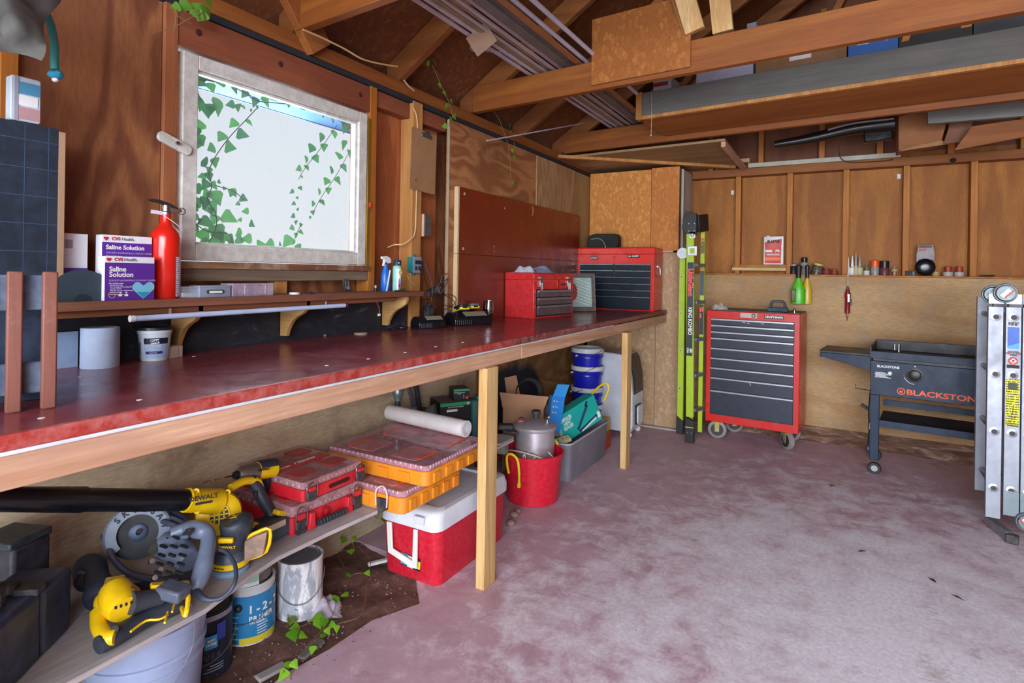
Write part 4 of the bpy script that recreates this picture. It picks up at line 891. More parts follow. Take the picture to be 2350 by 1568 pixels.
G().box((w * .25, -d / 2 - .0045, h * .855), (.095, .002, .026)).build('name_plate', pl('181414', .3), hk, .001); txt('HUSKY', .018, M_WHT_INK, hk, (w * .25 + .01, -d / 2 - .0065, h * .855), bold=.0006, shear=.2); G().prism([(0, -.008), (.009, 0), (0, .008), (-.009, 0)], -d / 2 - .0065, -d / 2 - .0055, 'y').xf(Matrix.Translation((w * .25 - .035, 0, h * .855))).build('emblem', M_WHT_INK, hk)
G().prism([(-.034, .013), (.026, .013), (.034, -.013), (-.026, -.013)], -d / 2 - .0045, -d / 2 - .003, 'y').xf(Matrix.Translation((-w * .27, 0, h * .83))).build('side_plate', pl('181414', .3), hk); txt('HEAVY DUTY\nBALL BEARING', .008, M_WHT_INK, hk, (-w * .27, -d / 2 - .005, h * .83), bold=.0003, line=.9)
G().lathe([(0, 0), (.006, 0), (.006, .002), (0, .002)], (0, -d / 2 - .003, h * .84), 12, Matrix.Rotation(PI / 2, 4, 'X')).build('lock', pl('2a1a18', .4), hk)
G().tube(smooth_path([(w / 2 + .006, -.02, h * .70), (w / 2 + .018, -.02, h * .66), (w / 2 + .018, -.016, h * .55), (w / 2 + .016, .02, h * .55), (w / 2 + .016, .02, h * .66), (w / 2 + .004, .02, h * .70)], 3), .003, 8).box((w / 2 + .003, 0, h * .70), (.006, .05, .012)).build('side_handle', M_STEEL, hk)
# black pouch on top
pb = T('black_pouch', 'black zip pouch with grey curved piping on top of the large red chest', 'bag', (.215, 4.53, BZ + ht), rz=5)
w2, h2, d2 = .255, .115, .12
G().prism([(-w2 / 2 + .005, 0), (w2 / 2 - .01, 0), (w2 / 2, .02), (w2 / 2, h2 - .02), (w2 / 2 - .02, h2), (-w2 / 2 + .06, h2), (-w2 / 2 + .02, h2 - .012), (-w2 / 2, h2 - .025), (-w2 / 2, .01)], -d2 / 2, d2 / 2, 'y').build('pouch_body', pl('22221f', .8), pb, .012, seg=3)
G().tube(smooth_path([(-.10, -d2 / 2 - .002, h2 * .58), (-.04, -d2 / 2 - .003, h2 * .66), (.0, -d2 / 2 - .003, h2 * .5), (.02, -d2 / 2 - .003, h2 * .2), (.025, -d2 / 2 - .002, .01)]), .003, 6).build('piping', pl('8d9290', .5), pb)
G().tube(smooth_path([(-.07, -d2 / 2 + .01, h2 + .002), (.02, -d2 / 2 + .008, h2 + .004), (.11, -d2 / 2 + .01, h2 - .001)]), .0025, 6).build('zip', pl('7b807c', .5), pb)
G().box((.026, -d2 / 2 - .005, .004), (.004, .003, .014)).build('zip_pull', M_STEEL, pb)
# ================================================================== low shelf under the bench
LZ = .36
ls = T('low_shelf', 'dusty pale plank shelf under the bench carrying the power tools', 'shelf', (.2, 1.4, LZ))
M_LS = wood('low_shelf', 'b5aeac', 'c6bebc', 'y', 1, knots=.4, bands=3, stretch=.05, dirt='8891a4')
def lp(name, a, b_, m, par, org, bev=.0015, label=None): o = part(name, a, b_, m, par, bev, label); o.location -= Vector(org); return o
g = G().prism([(-.02, -.3), (.485, -.3), (.48, .6), (.475, .92), (.43, 1.08), (.405, 1.2), (.41, 1.4), (.425, 1.62), (-.02, 1.62)], LZ - .014, LZ).xf(Matrix.Translation((-.2, -1.4, -LZ))).build('shelf_board', M_LS, ls, .001)
lp('shelf_board', (-.02, 1.63, LZ - .014), (.405, 2.69, LZ), M_LS, ls, (.2, 1.4, LZ))
lp('support_plank', (.08, 1.1, LZ - .11), (.10, 1.84, LZ - .014), wood('sup', '7d5f48', '94745a', 'y', 1, knots=.6, stretch=.05), ls, (.2, 1.4, LZ), label='rough brown plank under the shelf')
for y in (.25, 1.9, 2.6): lp('post', (.3, y - .02, -.02), (.34, y + .02, LZ - .014), M_NEWWOOD, ls, (.2, 1.4, LZ))
lp('bracket_block', (.33, 2.62, .29), (.39, 2.66, LZ - .014), M_GREYWOOD, ls, (.2, 1.4, LZ))

# ---- red clear-lidded organizers (stack of two) and orange organizers (stack of two)
M_PR = pl('d3202e', .35, dust=.1, dcol='e08a92'); M_PRD = pl('a51620', .4)
M_LIDR = glass('d9a9ad', .45); M_OR = pl('e58a12', .4, dust=.25, dcol='d9a06a', sc=14)
def red_org(name, label, loc, rz, w, d, h, grip):
    t = T(name, label, 'organizer', loc, rz, 'red clear-lidded organizers'); hb = h * .62
    G().rbox((0, 0, hb / 2), (w, d, hb), .012).build('base', M_PR, t, .002)
    ld = G().rbox((0, 0, hb + (h - hb) / 2), (w - .006, d - .006, h - hb), .014).build('clear_lid', M_LIDR, t, .003)
    for i in (-1, 1):
        for j in (-1, 1): G().rbox((i * w * .26, j * d * .24 + (.015 if j > 0 else 0), h + .001), (w * .3, d * .2, .004), .012).build('lid_pocket', pl('b52a33', .25), t, .002)
    G().rbox((0, -.002, h + .0015), (w * .84, d * .15, .004), .006).build('name_recess', pl('c02430', .3), t, .002)
    txt('Milwaukee', .022, M_WHT_INK, t, (.02, 0, h + .0042), rot=(0, 0, 0), bold=.0005, shear=.3); txt('PACKOUT', .011, M_WHT_INK, t, (-.075, -.006, h + .0042), rot=(0, 0, 0), bold=.0004)
    g = G()
    for k in range(14): g.ell((-w / 2 + .02 + (w - .04) * k / 13, -d / 2 + .005, hb + .012), (.004, .002, .004), 6, 5)
    for k in range(12): g.ell((-w / 2 + .002, -d / 2 + .02 + (d - .04) * k / 11, hb + .012), (.003, .003, .004), 6, 5)
    o = g.build('lid_studs', glass('e5ccd2', .7), t); o['kind'] = 'stuff'
    for s in (-1, 1):
        x = s * (w / 2 - .03)
        l_ = G().rbox((x, -d / 2 - .008, hb * .42), (.036, .014, hb * .8), .006, 'y').build('latch', M_BLKM, t, .002)
        G().tube(smooth_path([(x - .021, -d / 2 - .012, hb * .4), (x - .021, -d / 2 - .012, h * .78), (x, -d / 2 - .014, h * .97), (x + .021, -d / 2 - .012, h * .78), (x + .021, -d / 2 - .012, hb * .4)], 5), .0024, 8).build('latch_wire', M_STEEL, l_)
        G().rbox((x, -d / 2 - .010, h * .62), (.03, .010, h * .2), .004, 'y').build('latch_tab', M_PR, l_, .001)
    if grip:
        for s in (-1, 1): G().prism([(-.014, 0), (.014, 0), (.009, hb * .95), (-.009, hb * .95)], -d / 2 - .02, -d / 2, 'y').xf(Matrix.Translation((s * w * .27, 0, .004))).build('grip_arm', M_PR, t, .002)
        o = G().tube([(-w * .2, -d / 2 - .02, .018), (w * .2, -d / 2 - .02, .018)], .010, 14).build('grip', pl('2a2d34', .7), t)
        for k in range(9): G().lathe([(.0095, -.003), (.0115, 0), (.0095, .003)], (-w * .18 + w * .045 * k, -d / 2 - .02, .018), 14, Matrix.Rotation(PI / 2, 4, 'Y')).build('grip_rib', pl('3a3d46', .7), o)
        G().lathe([(.012, 0), (.02, 0), (.02, .004), (.012, .004)], (-w * .05, -d / 2 - .001, hb * .62), 20, Matrix.Rotation(PI / 2, 4, 'X')).build('port_ring', M_PRD, t)
    else: G().rbox((.02, -d / 2 - .001, hb * .5), (w * .34, .003, hb * .35), .006, 'y').build('finger_slot', pl('3a0c12', .6), t)
    return t
ra = red_org('parts_organizer', 'lower red organizer with ribbed black carry grip, under another red one', (.150, 1.47, LZ), 88, .31, .375, .095, True)
red_org('parts_organizer', 'upper red organizer with clear lid on the stack of two under the bench', (.150, 1.495, LZ + .0985), 90, .29, .37, .065, False)
def orange_org(name, label, loc, rz, w, d, h, latch):
    t = T(name, label, 'organizer', loc, rz, 'orange clear-lidded organizers'); hb = h * .72
    G().rbox((0, 0, hb / 2), (w, d, hb), .03).build('base', M_OR, t, .003)
    for k in range(5): G().rbox((-w * .36 + w * .18 * k, -d / 2 - .002, hb * .45), (w * .09, .008, hb * .7), .003, 'y').build('base_rib', M_OR, t, .001)
    for k in range(4): G().rbox((-w / 2 - .002, -d * .3 + d * .2 * k, hb * .45), (.008, d * .1, hb * .7), .003, 'x').build('base_rib', M_OR, t, .001)
    G().rbox((0, 0, hb + (h - hb) / 2), (w - .006, d - .006, h - hb), .03).build('clear_lid', glass('cf97a4', .55), t, .003)
    for i in (-1, 1):
        for j in (-1, 1):
            G().rbox((i * w * .24, j * d * .22, h), (w * .34, d * .26, .003), .02).build('lid_panel', pl('b8666c', .35, dust=.6, dcol='c7a3b4', sc=12), t, .002)
            G().box((i * w * .24, j * d * .34, h + .0015), (w * .26, .014, .004)).build('orange_insert', pl('e2561c', .3), t, .001)
    g = G()
    for k in range(22): g.ell((-w / 2 + .03 + (w - .06) * k / 21, -d / 2 + .006, h - .006), (.0045, .004, .007), 6, 5)
    for k in range(20): g.ell((-w / 2 + .006, -d / 2 + .03 + (d - .06) * k / 19, h - .006), (.004, .0045, .007), 6, 5)
    o = g.build('lid_studs', glass('e8cbe0', .8), t); o['kind'] = 'stuff'
    if latch:
        l_ = G().prism([(-.024, .01), (.0, -.004), (.024, .01), (.024, hb * .8), (-.024, hb * .8)], -.012, 0, 'y').xf(Matrix.Translation((-w / 2 + .0, -d * .30, .0)) @ Matrix.Rotation(-PI / 2, 4, 'Z')).build('latch', M_BLKM, t, .002)
        G().tube(smooth_path([(-w / 2 - .012, -d * .30 - .026, .02), (-w / 2 - .012, -d * .30 - .026, h * .9), (-w / 2 - .006, -d * .30, h * 1.12), (-w / 2 - .012, -d * .30 + .026, h * .9), (-w / 2 - .012, -d * .30 + .026, .02)], 5), .003, 8).build('latch_loop', glass('ecd5d8', .8), l_)
    return t
orange_org('large_organizer', 'lower orange organizer with black latch overhanging the red cooler', (.315, 1.81, LZ + .004), 90, .38, .46, .082, True)
orange_org('large_organizer', 'topmost big orange organizer with dusty clear lid beside paper roll', (.325, 1.915, LZ + .089), 91, .44, .52, .075, False)
rl = T('paper_roll', 'rolled cream-white sheet lying across the back of the orange organizers', 'roll', (.28, 2.12, .555))
q0, q1 = Vector((.02, 2.14, .565)), Vector((.50, 2.09, .565)); q0 -= Vector(rl.location); q1 -= Vector(rl.location)
G().tube([q0, q1], .036, 36).build('roll_body', pl('dfd8d6', .6), rl)
sp_ = [(.034 - .0007 * k) for k in range(28)]
dx = (q1 - q0).normalized(); g = G().tube([q1 + dx * .001 + Vector((0, math.cos(k * .5) * sp_[k], math.sin(k * .5) * sp_[k])) for k in range(28)], .0016, 6); g.build('spiral_edge', pl('b9bac8', .6), rl)

# ---- cooler
ck = T('cooler', 'large red cooler with white lid and white swing handle on the floor', 'cooler', (.405, 2.10, 0), 0)
def cooler():
    x0, x1, y0, y1 = -.15, .15, -.28, .275
    g = G()
    def ring(s, z, r): return [(px * s, py * s, z) for px, py in [(a + (x0 + x1) / 2, b_ + (y0 + y1) / 2) for a, b_ in rrect(x1 - x0, y1 - y0, r, 5)]]
    rings = [ring(.93, .0, .04), ring(.945, .012, .045), ring(.985, .225, .045)]
    n = len(rings[0]); v = sum(rings, []); f = [tuple(range(n))[::-1], tuple(range(2 * n, 3 * n))]
    for k in range(2): f += [(k * n + i, k * n + (i + 1) % n, (k + 1) * n + (i + 1) % n, (k + 1) * n + i) for i in range(n)]
    g.add(v, f).build('body', pl('c5142c', .35, dust=.12, dcol='e08f98', sc=30), ck, .002)
    M_L = pl('d8dbe4', .4, dust=.2, dcol='b8b0c0')
    g = G(); rings = [ring(1.03, .225, .045), ring(1.03, .262, .045), ring(1.0, .290, .05), ring(.96, .298, .05), ring(.80, .299, .04), ring(.78, .290, .04)]
    v = sum(rings, []); f = [tuple(range(n))[::-1], tuple(range(5 * n, 6 * n))]
    for k in range(5): f += [(k * n + i, k * n + (i + 1) % n, (k + 1) * n + (i + 1) % n, (k + 1) * n + i) for i in range(n)]
    g.add(v, f).build('lid', M_L, ck)
    for s in (-1, 1): G().rbox((s * .07, y0 - .012, .266), (.05, .02, .03), .006, 'y').build('lid_hinge', M_L, ck, .002)
    g = G().prism([(-.075, .225), (-.065, .10), (.055, .07), (.085, .07), (.085, .225), (.065, .225), (.062, .095), (-.042, .12), (-.05, .225)], y0 - .010, y0 - .001, 'y'); h_ = g.xf(Matrix.Translation((-.03, 0, -.005))).build('swing_handle', pl('eceae2', .4), ck, .002)
    G().box((.01, y0 + .0105, .075), (.095, .004, .05), (.0, .08, 0)).build('label', M_BLK, ck)
    G().box((-.022, y0 + .008, .08), (.032, .004, .045), (0, .08, 0)).build('label_print', pl('4f9ec0', .5), ck); G().box((.010, y0 + .008, .075), (.03, .004, .045), (0, .08, 0)).build('label_print', pl('dfe6e8', .5), ck); G().box((.044, y0 + .008, .072), (.03, .004, .03), (0, .08, 0)).build('label_print', pl('e6dc3a', .5), ck)
cooler()

# ---- cans in front of the shelf
M_WIRE = pl('9fa3ab', .35, .9)
def can(name, label, loc, rad, h, body, lidm, rz=0):
    t = T(name, label, 'paint can', loc, rz)
    G().lathe([(0, 0), (rad, 0), (rad + .0015, .002), (rad, .005), (rad, h - .006), (rad + .002, h - .003), (rad, h), (rad - .006, h), (rad - .008, h - .006), (0, h - .006)], n=40).build('can_body', body, t)
    G().lathe([(0, h - .005), (rad - .014, h - .005), (rad - .012, h - .001), (rad - .009, h - .004)], n=36).build('can_lid', lidm, t)
    return t
def bail(par, rad, h, drop, a0=0):
    pts = [(rad * 1.03 * math.cos(R(a0 - 180 * k / 14)), rad * 1.06 * math.sin(R(a0 - 180 * k / 14)) , h - drop * math.sin(PI * k / 14)) for k in range(15)]
    return G().tube(pts, .0014, 6).build('bail_handle', M_WIRE, par)
def drip_mat(name, base, drip):
    b = NB('can_' + name); n = b.noise(b.coord((1, 1, .25)), 26, 5, .7, 1.2); b.set(b.mix(b.ramp(n, [(.46, BLK), (.56, WHT)]), lin(base), lin(drip)), .5); return b.m
wc = can('paint_can', 'white dripped paint can with plastic film, nearest the cooler', (.185, 1.475, -.01), .080, .205, drip_mat('white', 'a5aab4', 'e9e8ea'), pl('6d6c72', .5, dust=.6, dcol='9a98a0'), 48)
bail(wc, .083, .15, .085)
cr = crumple('film_bag', glass('d5cfe0', .6, .2), wc, .12, .14, .06, 12, loc=(.085, -.02, .0), cell=.4); cr['label'] = 'crumpled clear film stuck to the side'
bc = can('paint_can', 'blue and white primer can under the shelf edge, left of the white one', (.15, 1.29, -.01), .080, .200, pl('dcdfe2', .4), M_DARKW, 52)
cdecal(bc, .0826, .0826, -170, 10, .014, .170, pl('2f86bd', .4), n=24); cdecal(bc, .0834, .0834, -110, -20, .012, .034, pl('e3cf3a', .4), n=10)
for i, (s_, sz, z) in enumerate((('1-2-3', .036, .125), ('PRIMER', .022, .094), ('PELICULA', .009, .08))):
    for k, chh in enumerate(s_):
        wdt = sz * .62; a = R(-86) + (k * wdt) / .084 * 1.05
        txt(chh, sz, M_WHT_INK, bc, (.084 * math.cos(a), .084 * math.sin(a), z), rot=(PI / 2, 0, a + PI / 2), bold=sz * .03)
for k in range(5):
    a = R(-100); cdecal(bc, .0838, .0838, -135, -112 - 3 * (k % 2), .03 + .018 * k, .034 + .018 * k, pl('b9d4e8', .5), 'label_line', 4); cdecal(bc, .0838, .0838, -72, -50 + 4 * (k % 2), .040 + .009 * k, .043 + .009 * k, M_WHT_INK, 'label_line', 4)
G().ell((.0835 * math.cos(R(-112)), .0835 * math.sin(R(-112)), .135), (.013, .013, .013)).build('handle_ear', pl('2c2a30', .5), bc)
bail(bc, .084, .132, .05, -20)
mc = can('paint_can', 'mint green labelled can standing on the primer can, half behind the shelf', (.145, 1.285, .191), .074, .10, pl('2e2722', .5, dust=.4, dcol='c9c2b8'), M_DARKW, 52)
cdecal(mc, .0786, .0786, -150, -62, .006, .08, pl('9ccbb4', .4)); cdecal(mc, .0792, .0792, -92, -72, .03, .062, pl('8cc63e', .4)); cdecal(mc, .0788, .0788, -150, -62, .0, .012, M_WHITE)
dc = can('paint_can', 'black and navy paint can with torn label beside the grey bucket', (.18, 1.11, -.01), .078, .205, drip_mat('navy', '161a26', '20283a'), pl('5b4c42', .6, dust=.5, dcol='8a7a6c'), 50)
cdecal(dc, .0830, .0830, -84, -58, .10, .14, pl('2e9bc4', .5)); cdecal(dc, .0833, .0833, -60, -40, .12, .17, pl('2f3f9a', .5)); cdecal(dc, .0828, .0828, -110, -20, .183, .199, pl('8f8a96', .5))
for k, chh in enumerate('EVER'): a = R(-90) + k * .2; txt(chh, .026, pl('4a5468', .6), dc, (.0845 * math.cos(a), .0845 * math.sin(a), .075), rot=(PI / 2, 0, a + PI / 2))
for k, s_ in enumerate(('BEST', 'HOME')): a = R(-71); txt(s_, .010, M_WHT_INK, dc, (.0850 * math.cos(a), .0850 * math.sin(a), .126 - .011 * k), rot=(PI / 2, 0, a + PI / 2), bold=.0003)
for k in range(3): cdecal(dc, .0834, .0834, -85 + 6 * k, -45, .03 + .008 * k, .033 + .008 * k, pl('9aa4bc', .5), 'label_line', 5)
bail(dc, .085, .12, .06)
gb_ = T('grey_bucket', 'large pale blue-grey plastic bucket under the near end of the low shelf', 'bucket', (.275, .88, -.01), 0)
r0, r1, hb_ = .125, .147, .335
G().lathe([(0, 0), (r0, 0), (r0 + .003, .004), (r0 + .013, .2), (r0 + .017, .202), (r0 + .017, .21), (r0 + .014, .212), (r0 + .015, .235), (r0 + .021, .237), (r0 + .021, .246), (r0 + .016, .248), (r1, hb_ - .03), (r1 + .006, hb_ - .028), (r1 + .006, hb_ - .014), (r1, hb_ - .012), (r1 - .004, hb_ - .012), (r0 + .008, .1), (r0, .01), (0, .01)], n=56).build('bucket_body', pl('97a4c2', .4, dust=.3, dcol='7c88a8', sc=6), gb_)
G().tube(smooth_path([on(a, b, x=.44) - Vector(gb_.location) for a, b in ((438, 1385), (447, 1430), (440, 1490), (405, 1560), (380, 1600))]), .0018, 6).build('bail_handle', pl('6a6d76', .5), gb_)

# ================================================================== tools on the low shelf
M_Y = pl('f2c60e', .35, dust=.12, dcol='c9a94a', sc=20); M_TB = pl('2a303a', .5, dust=.3, dcol='4f5a6c', sc=18); M_TG = pl('6f7c93', .35, dust=.25, dcol='8e98ac', sc=16)
# black hard case at left
hc = T('black_tool_case', 'scuffed black hard case with latch standing at the left end', 'case', (.26, .55, LZ), 0)
M_HC = pl('2c3448', .45, dust=.45, dcol='5c6a8c', sc=7)
def mk_case():
    a = on(165, 1440, z=LZ); b = on(50, 1560, z=LZ)
    # long side from a to b seen frontally, running on out of the frame
    ex = (b - a); ex.z = 0; ex.normalize(); n_ = Vector((-ex.y, ex.x, 0)); n_ = n_ if n_.x < 0 else -n_
    hc.location = a; hc.rotation_euler = (0, 0, math.atan2(ex.y, ex.x)); s = 1 if n_.dot(Vector((-ex.y, ex.x, 0))) > 0 else -1
    L_ = .36; D_ = .12; H_ = .155
    def rb(x0, x1, y0, y1, z0, z1, nm, m, r=.02, par=hc, bev=.012): return G().box(((x0 + x1) / 2, s * (y0 + y1) / 2, (z0 + z1) / 2), (x1 - x0, abs(y1 - y0), z1 - z0)).build(nm, m, par, bev, seg=3)
    rb(0, .115, 0, D_, 0, H_, 'case_half', M_HC); rb(.118, L_, 0, D_, 0, H_, 'case_half', M_HC)
    rb(.10, .135, .0, .05, H_ - .004, H_ + .012, 'latch', M_BLKM, bev=.003); rb(.104, .13, .05, D_ + .02, H_ - .002, H_ + .022, 'strap', M_BLKM, bev=.004)
    rb(.16, .34, .04, .08, H_ + .03, H_ + .05, 'handle', M_BLKM, bev=.008); rb(.16, .18, .045, .075, H_ - .002, H_ + .035, 'handle_arm', M_BLKM, bev=.004)
mk_case()
t = T('black_cap_box', 'dusty black lidded box behind the hard case against the plywood', 'box', (.075, .66, LZ), 20); G().box((0, 0, .095), (.11, .10, .19)).build('box_body', pl('2c2c34', .6, dust=.5, dcol='5a5664'), t, .01); G().box((.005, -.01, .20), (.12, .11, .02)).build('box_lid', pl('26323a', .5, dust=.5, dcol='5a6468'), t, .005)
# reciprocating shear / grinder: yellow body nearest the front
def wpt(px, py, z): return on(px, py, z=z)
ys = T('yellow_cordless_grinder', 'yellow and charcoal cordless tool lying at the near edge of the shelf', 'power tool', (.36, .80, LZ))
O = Vector(ys.location)
def L(px, py, z): return on(px, py, z=z) - O
A_, B_, C_, D4 = L(330, 1420, .415), L(255, 1385, .425), L(400, 1380, .41), L(240, 1440, .40)
G().ell(L(270, 1375, .43), (.050, .038, .034), 20, 14, Euler((0, 0, .9)).to_matrix().to_4x4()).build('motor_housing', M_Y, ys)
G().tube(smooth_path([L(262, 1345, .46), L(270, 1375, .44), L(285, 1400, .43)], 5), [.030 + .010 * math.sin(PI * k / 10) for k in range(11)], 18).build('motor_end', M_Y, ys)
G().tube(smooth_path([L(300, 1385, .44), L(345, 1375, .43), L(375, 1372, .42)], 5), [.026 - .0011 * k for k in range(11)], 16).build('neck', pl('3a3f4a', .6), ys)
G().tube(smooth_path([L(226, 1482, .385), L(285, 1448, .385), L(345, 1415, .385), L(410, 1385, .385)], 6), [.020, .021, .022, .023, .023, .023, .022, .022, .022, .021, .021, .021, .021, .022, .022, .023, .024, .024, .023], 14).build('handle', M_TB, ys)
G().tube(smooth_path([L(225, 1405, .415), L(228, 1440, .40), L(245, 1462, .395), L(265, 1462, .395)], 5), .017, 12).build('front_guard', M_Y, ys)
G().bar(L(345, 1345, .452), L(435, 1340, .43), .022, .010).build('yellow_plate', M_Y, ys, .003)
G().tube(smooth_path([L(425, 1345, .43), L(432, 1372, .415), L(426, 1412, .39), L(418, 1395, .385)], 5), .006, 8).build('hook', M_Y, ys)
G().bar(L(370, 1350, .44), L(425, 1365, .43), .05, .03).build('battery_foot', pl('4f5666', .5, dust=.4, dcol='7a8294'), ys, .006)
G().tube([L(262, 1446, .41), L(264, 1448, .402)], .009, 14).build('bolt_hole', M_BLK, ys)
for pts in (((300, 1450), (335, 1425), (365, 1422), (385, 1412)), ((385, 1405), (378, 1430)), ((395, 1405), (405, 1375), (415, 1370))):
    G().tube(smooth_path([L(a, b, .408) for a, b in pts], 3), .0028, 6).build('yellow_trim', M_Y, ys)
g = G()
for k in range(4): g.box(L(262 + 13 * k, 1365 - 4 * k, .462), (.004, .004, .006)); g.box(L(266 + 12 * k, 1395 - 4 * k, .458), (.004, .004, .006))
o = g.build('vent_slots', M_BLK, ys); o['kind'] = 'stuff'
G().box(L(285, 1352, .465), (.045, .006, .012), (0, .3, .9)).build('vent_bar', pl('4a4a50', .5), ys); G().box(L(262, 1335, .466), (.04, .03, .006), (.25, 0, .9)).build('label', pl('b99632', .5, dust=.6, dcol='6e5c2a', sc=60), ys)
# dark drill body behind
t = T('black_angle_tool', 'dark bodied power tool lying behind the yellow one by the case', 'power tool', (.19, .80, LZ), 0); O = Vector(t.location)
G().tube(smooth_path([L(200, 1300, .42), L(225, 1335, .42), L(235, 1380, .40)], 5), [.034 + .006 * math.sin(k) for k in range(11)], 16).build('body', pl('252a3a', .5, dust=.3, dcol='47506c'), t); G().ell(L(200, 1330, .415), (.03, .03, .03)).build('head', pl('2c3040', .5), t); G().box(L(195, 1312, .44), (.03, .02, .006), (0, 0, .5)).build('label', pl('6c6258', .6), t)
# circular saw
cs = T('circular_saw', 'old grey corded circular saw with lettered blade guard, centre of the shelf', 'power tool', (.30, .93, LZ)); O = Vector(cs.location)
P = L(318, 1222, .475); axis = (Vector((.82, -.55, .22))).normalized()
Mg = Matrix.Translation(P) @ axis.to_track_quat('Z', 'Y').to_matrix().to_4x4()
ra_ = .085
g = G()
outer = [(ra_ * math.cos(R(a)), ra_ * math.sin(R(a))) for a in range(-30, 231, 10)]; inner = [(.052 * math.cos(R(a)), .052 * math.sin(R(a))) for a in range(230, -31, -10)]
# guard plate as ring sector plus rim
upv = Mg.inverted().to_3x3() @ Vector((0, 0, 1)); a_up = math.degrees(math.atan2(upv.y, upv.x)); rot_g = Mg @ Matrix.Rotation(R(a_up - 90 - 10), 4, 'Z')
G().prism(outer + inner, .014, .019, 'z').xf(rot_g).build('blade_guard', M_TG, cs)
G().prism(outer + [(.079 * math.cos(R(a)), .079 * math.sin(R(a))) for a in range(230, -31, -10)], -.026, .019, 'z').xf(rot_g).build('guard_rim', M_TG, cs)
G().lathe([(0, 0), (.074, 0), (.074, .002), (0, .002)], n=40).xf(Mg).build('blade', pl('12151c', .45, .3), cs)
G().lathe([(0, .003), (.024, .003), (.024, .008), (.018, .01), (0, .01)], n=20).xf(Mg).build('arbor_washer', pl('4a5670', .4, .5), cs); G().tube([(0, 0, .008), (.004, .008, .032)], .007, 10).xf(Mg).build('arbor_knob', pl('3a2c30', .5), cs)
for k, chh in enumerate('SKILSAW'):
    a = R(150 - 21 * k); mt = rot_g @ Matrix.Translation((.066 * math.cos(a), .066 * math.sin(a), .0196)) @ Matrix.Rotation(a - PI / 2, 4, 'Z')
    o = txt(chh, .023, M_BLK_INK, cs, (0, 0, 0), bold=.0008); o.matrix_local = mt; o.scale = (1, 1, 1)
G().tube(smooth_path([L(238, 1228, .47), L(262, 1285, .43), L(300, 1318, .40), L(355, 1330, .39), L(410, 1335, .38)], 5), [.009] * 21, 8).build('shoe_bar', pl('8089a0', .35, .8), cs)
G().box(L(370, 1350, .372), (.12, .16, .005), (0, 0, -.5)).build('shoe_plate', pl('59647a', .4, .6), cs, .001)
g0 = L(395, 1275, .45); g1 = L(455, 1265, .43)
G().tube(smooth_path([L(372, 1250, .46), L(405, 1262, .45), L(435, 1290, .43)], 5), [.034, .036, .037, .038, .038, .038, .038, .037, .036, .034, .03], 20).build('motor_housing', M_TG, cs)
g = G(); rnd = random.Random(4)
for k in range(5):
    for j in range(3):
        q_ = L(372 + 24 * j - 4 * k, 1232 + 20 * k, .489 - .006 * k - .004 * abs(j - 1))
        g.bar(q_, q_ + (L(390 + 24 * j - 4 * k, 1238 + 20 * k, .487 - .006 * k) - q_) * .8, .006, .006)
o = g.build('vent_slots', pl('15181e', .6), cs); o['kind'] = 'stuff'
G().tube(smooth_path([L(430, 1212, .50), L(462, 1218, .50), L(478, 1232, .485), L(470, 1290, .445), L(455, 1340, .41), L(450, 1352, .40)], 5), [.020, .022, .024, .025, .025, .024, .023, .022, .021, .02, .02, .02, .02, .021, .022, .023, .024, .024, .023, .022, .02, .018, .017, .016, .015, .015], 16).build('rear_handle', M_TG, cs)
G().tube(smooth_path([L(395, 1225, .49), L(430, 1212, .50)], 3), .018, 12).build('handle_bridge', M_TG, cs)
G().box(L(430, 1225, .513), (.022, .05, .012), (0, 0, .7)).build('trigger_pad', pl('4c566c', .5), cs, .004)
for q_ in ((345, 1290), (365, 1310), (352, 1328)): G().tube([L(q_[0], q_[1], .43), L(q_[0] + 4, q_[1] - 2, .445)], .0065, 12).build('wing_bolt', M_STEEL, cs)
G().tube(smooth_path([L(350, 1268, .46), L(362, 1245, .475), L(375, 1240, .475)], 3), [.012, .012, .011, .010, .008, .006, .004], 8).build('lever', pl('56564e', .5), cs)
o = G().tube(smooth_path([L(445, 1350, .40), L(470, 1375, .40), L(510, 1372, .40), L(538, 1340, .43), L(540, 1300, .45), L(522, 1270, .46), L(505, 1262, .46)], 6), [.010, .010, .009, .009, .008, .008, .008] + [.0055] * 30, 10).build('power_cord', pl('3a4456', .5), cs)
t = T('looped_cord', 'thick blue-grey cord looped behind the saw under the blower', 'cord', (.15, 1.0, LZ)); O = Vector(t.location)
for k, (a, b_) in enumerate(((.0, .0), (.012, -.012), (.02, .012))): G().tube(smooth_path([L(372, 1172 + 12 * k, .50), L(405, 1180 + 14 * k, .50), L(440, 1205 + 10 * k, .47), L(452, 1225, .45)], 5), .0075, 10).build('cord_turn', pl(('3b4a66', '5a6478', '4a5268')[k], .5), t)
# sander
sd = T('orbital_sander', 'black and yellow round-based orbital sander with its dust bag, right of the saw', 'power tool', (.352, 1.075, LZ), 0); sd.scale = (1.08, 1.08, 1.0); O = Vector(sd.location)
bz = LZ
G().lathe([(0, 0), (.046, 0), (.048, .004), (.048, .010), (.044, .014), (.040, .016), (0, .016)], (0, 0, 0), 36).build('pad', pl('7e9ab8', .5), sd)
G().lathe([(.030, .016), (.045, .016), (.046, .03), (.042, .05), (.034, .06), (.0, .06)], (0, 0, 0), 36).build('skirt', pl('39424f', .5, dust=.4, dcol='8d8f8a'), sd)
G().lathe([(.0435, .020), (.0475, .021), (.0472, .034), (.0435, .037)], (0, 0, 0), 36).build('yellow_band', M_Y, sd)
G().tube(smooth_path([(0, .005, .05), (.002, .01, .085), (.004, .014, .12), (.004, .012, .145), (.002, .010, .152)], 4), [.034, .034, .034, .035, .036, .037, .038, .040, .042, .043, .043, .042, .040, .034, .024, .012, .002], 22).build('motor_body', M_TB, sd)
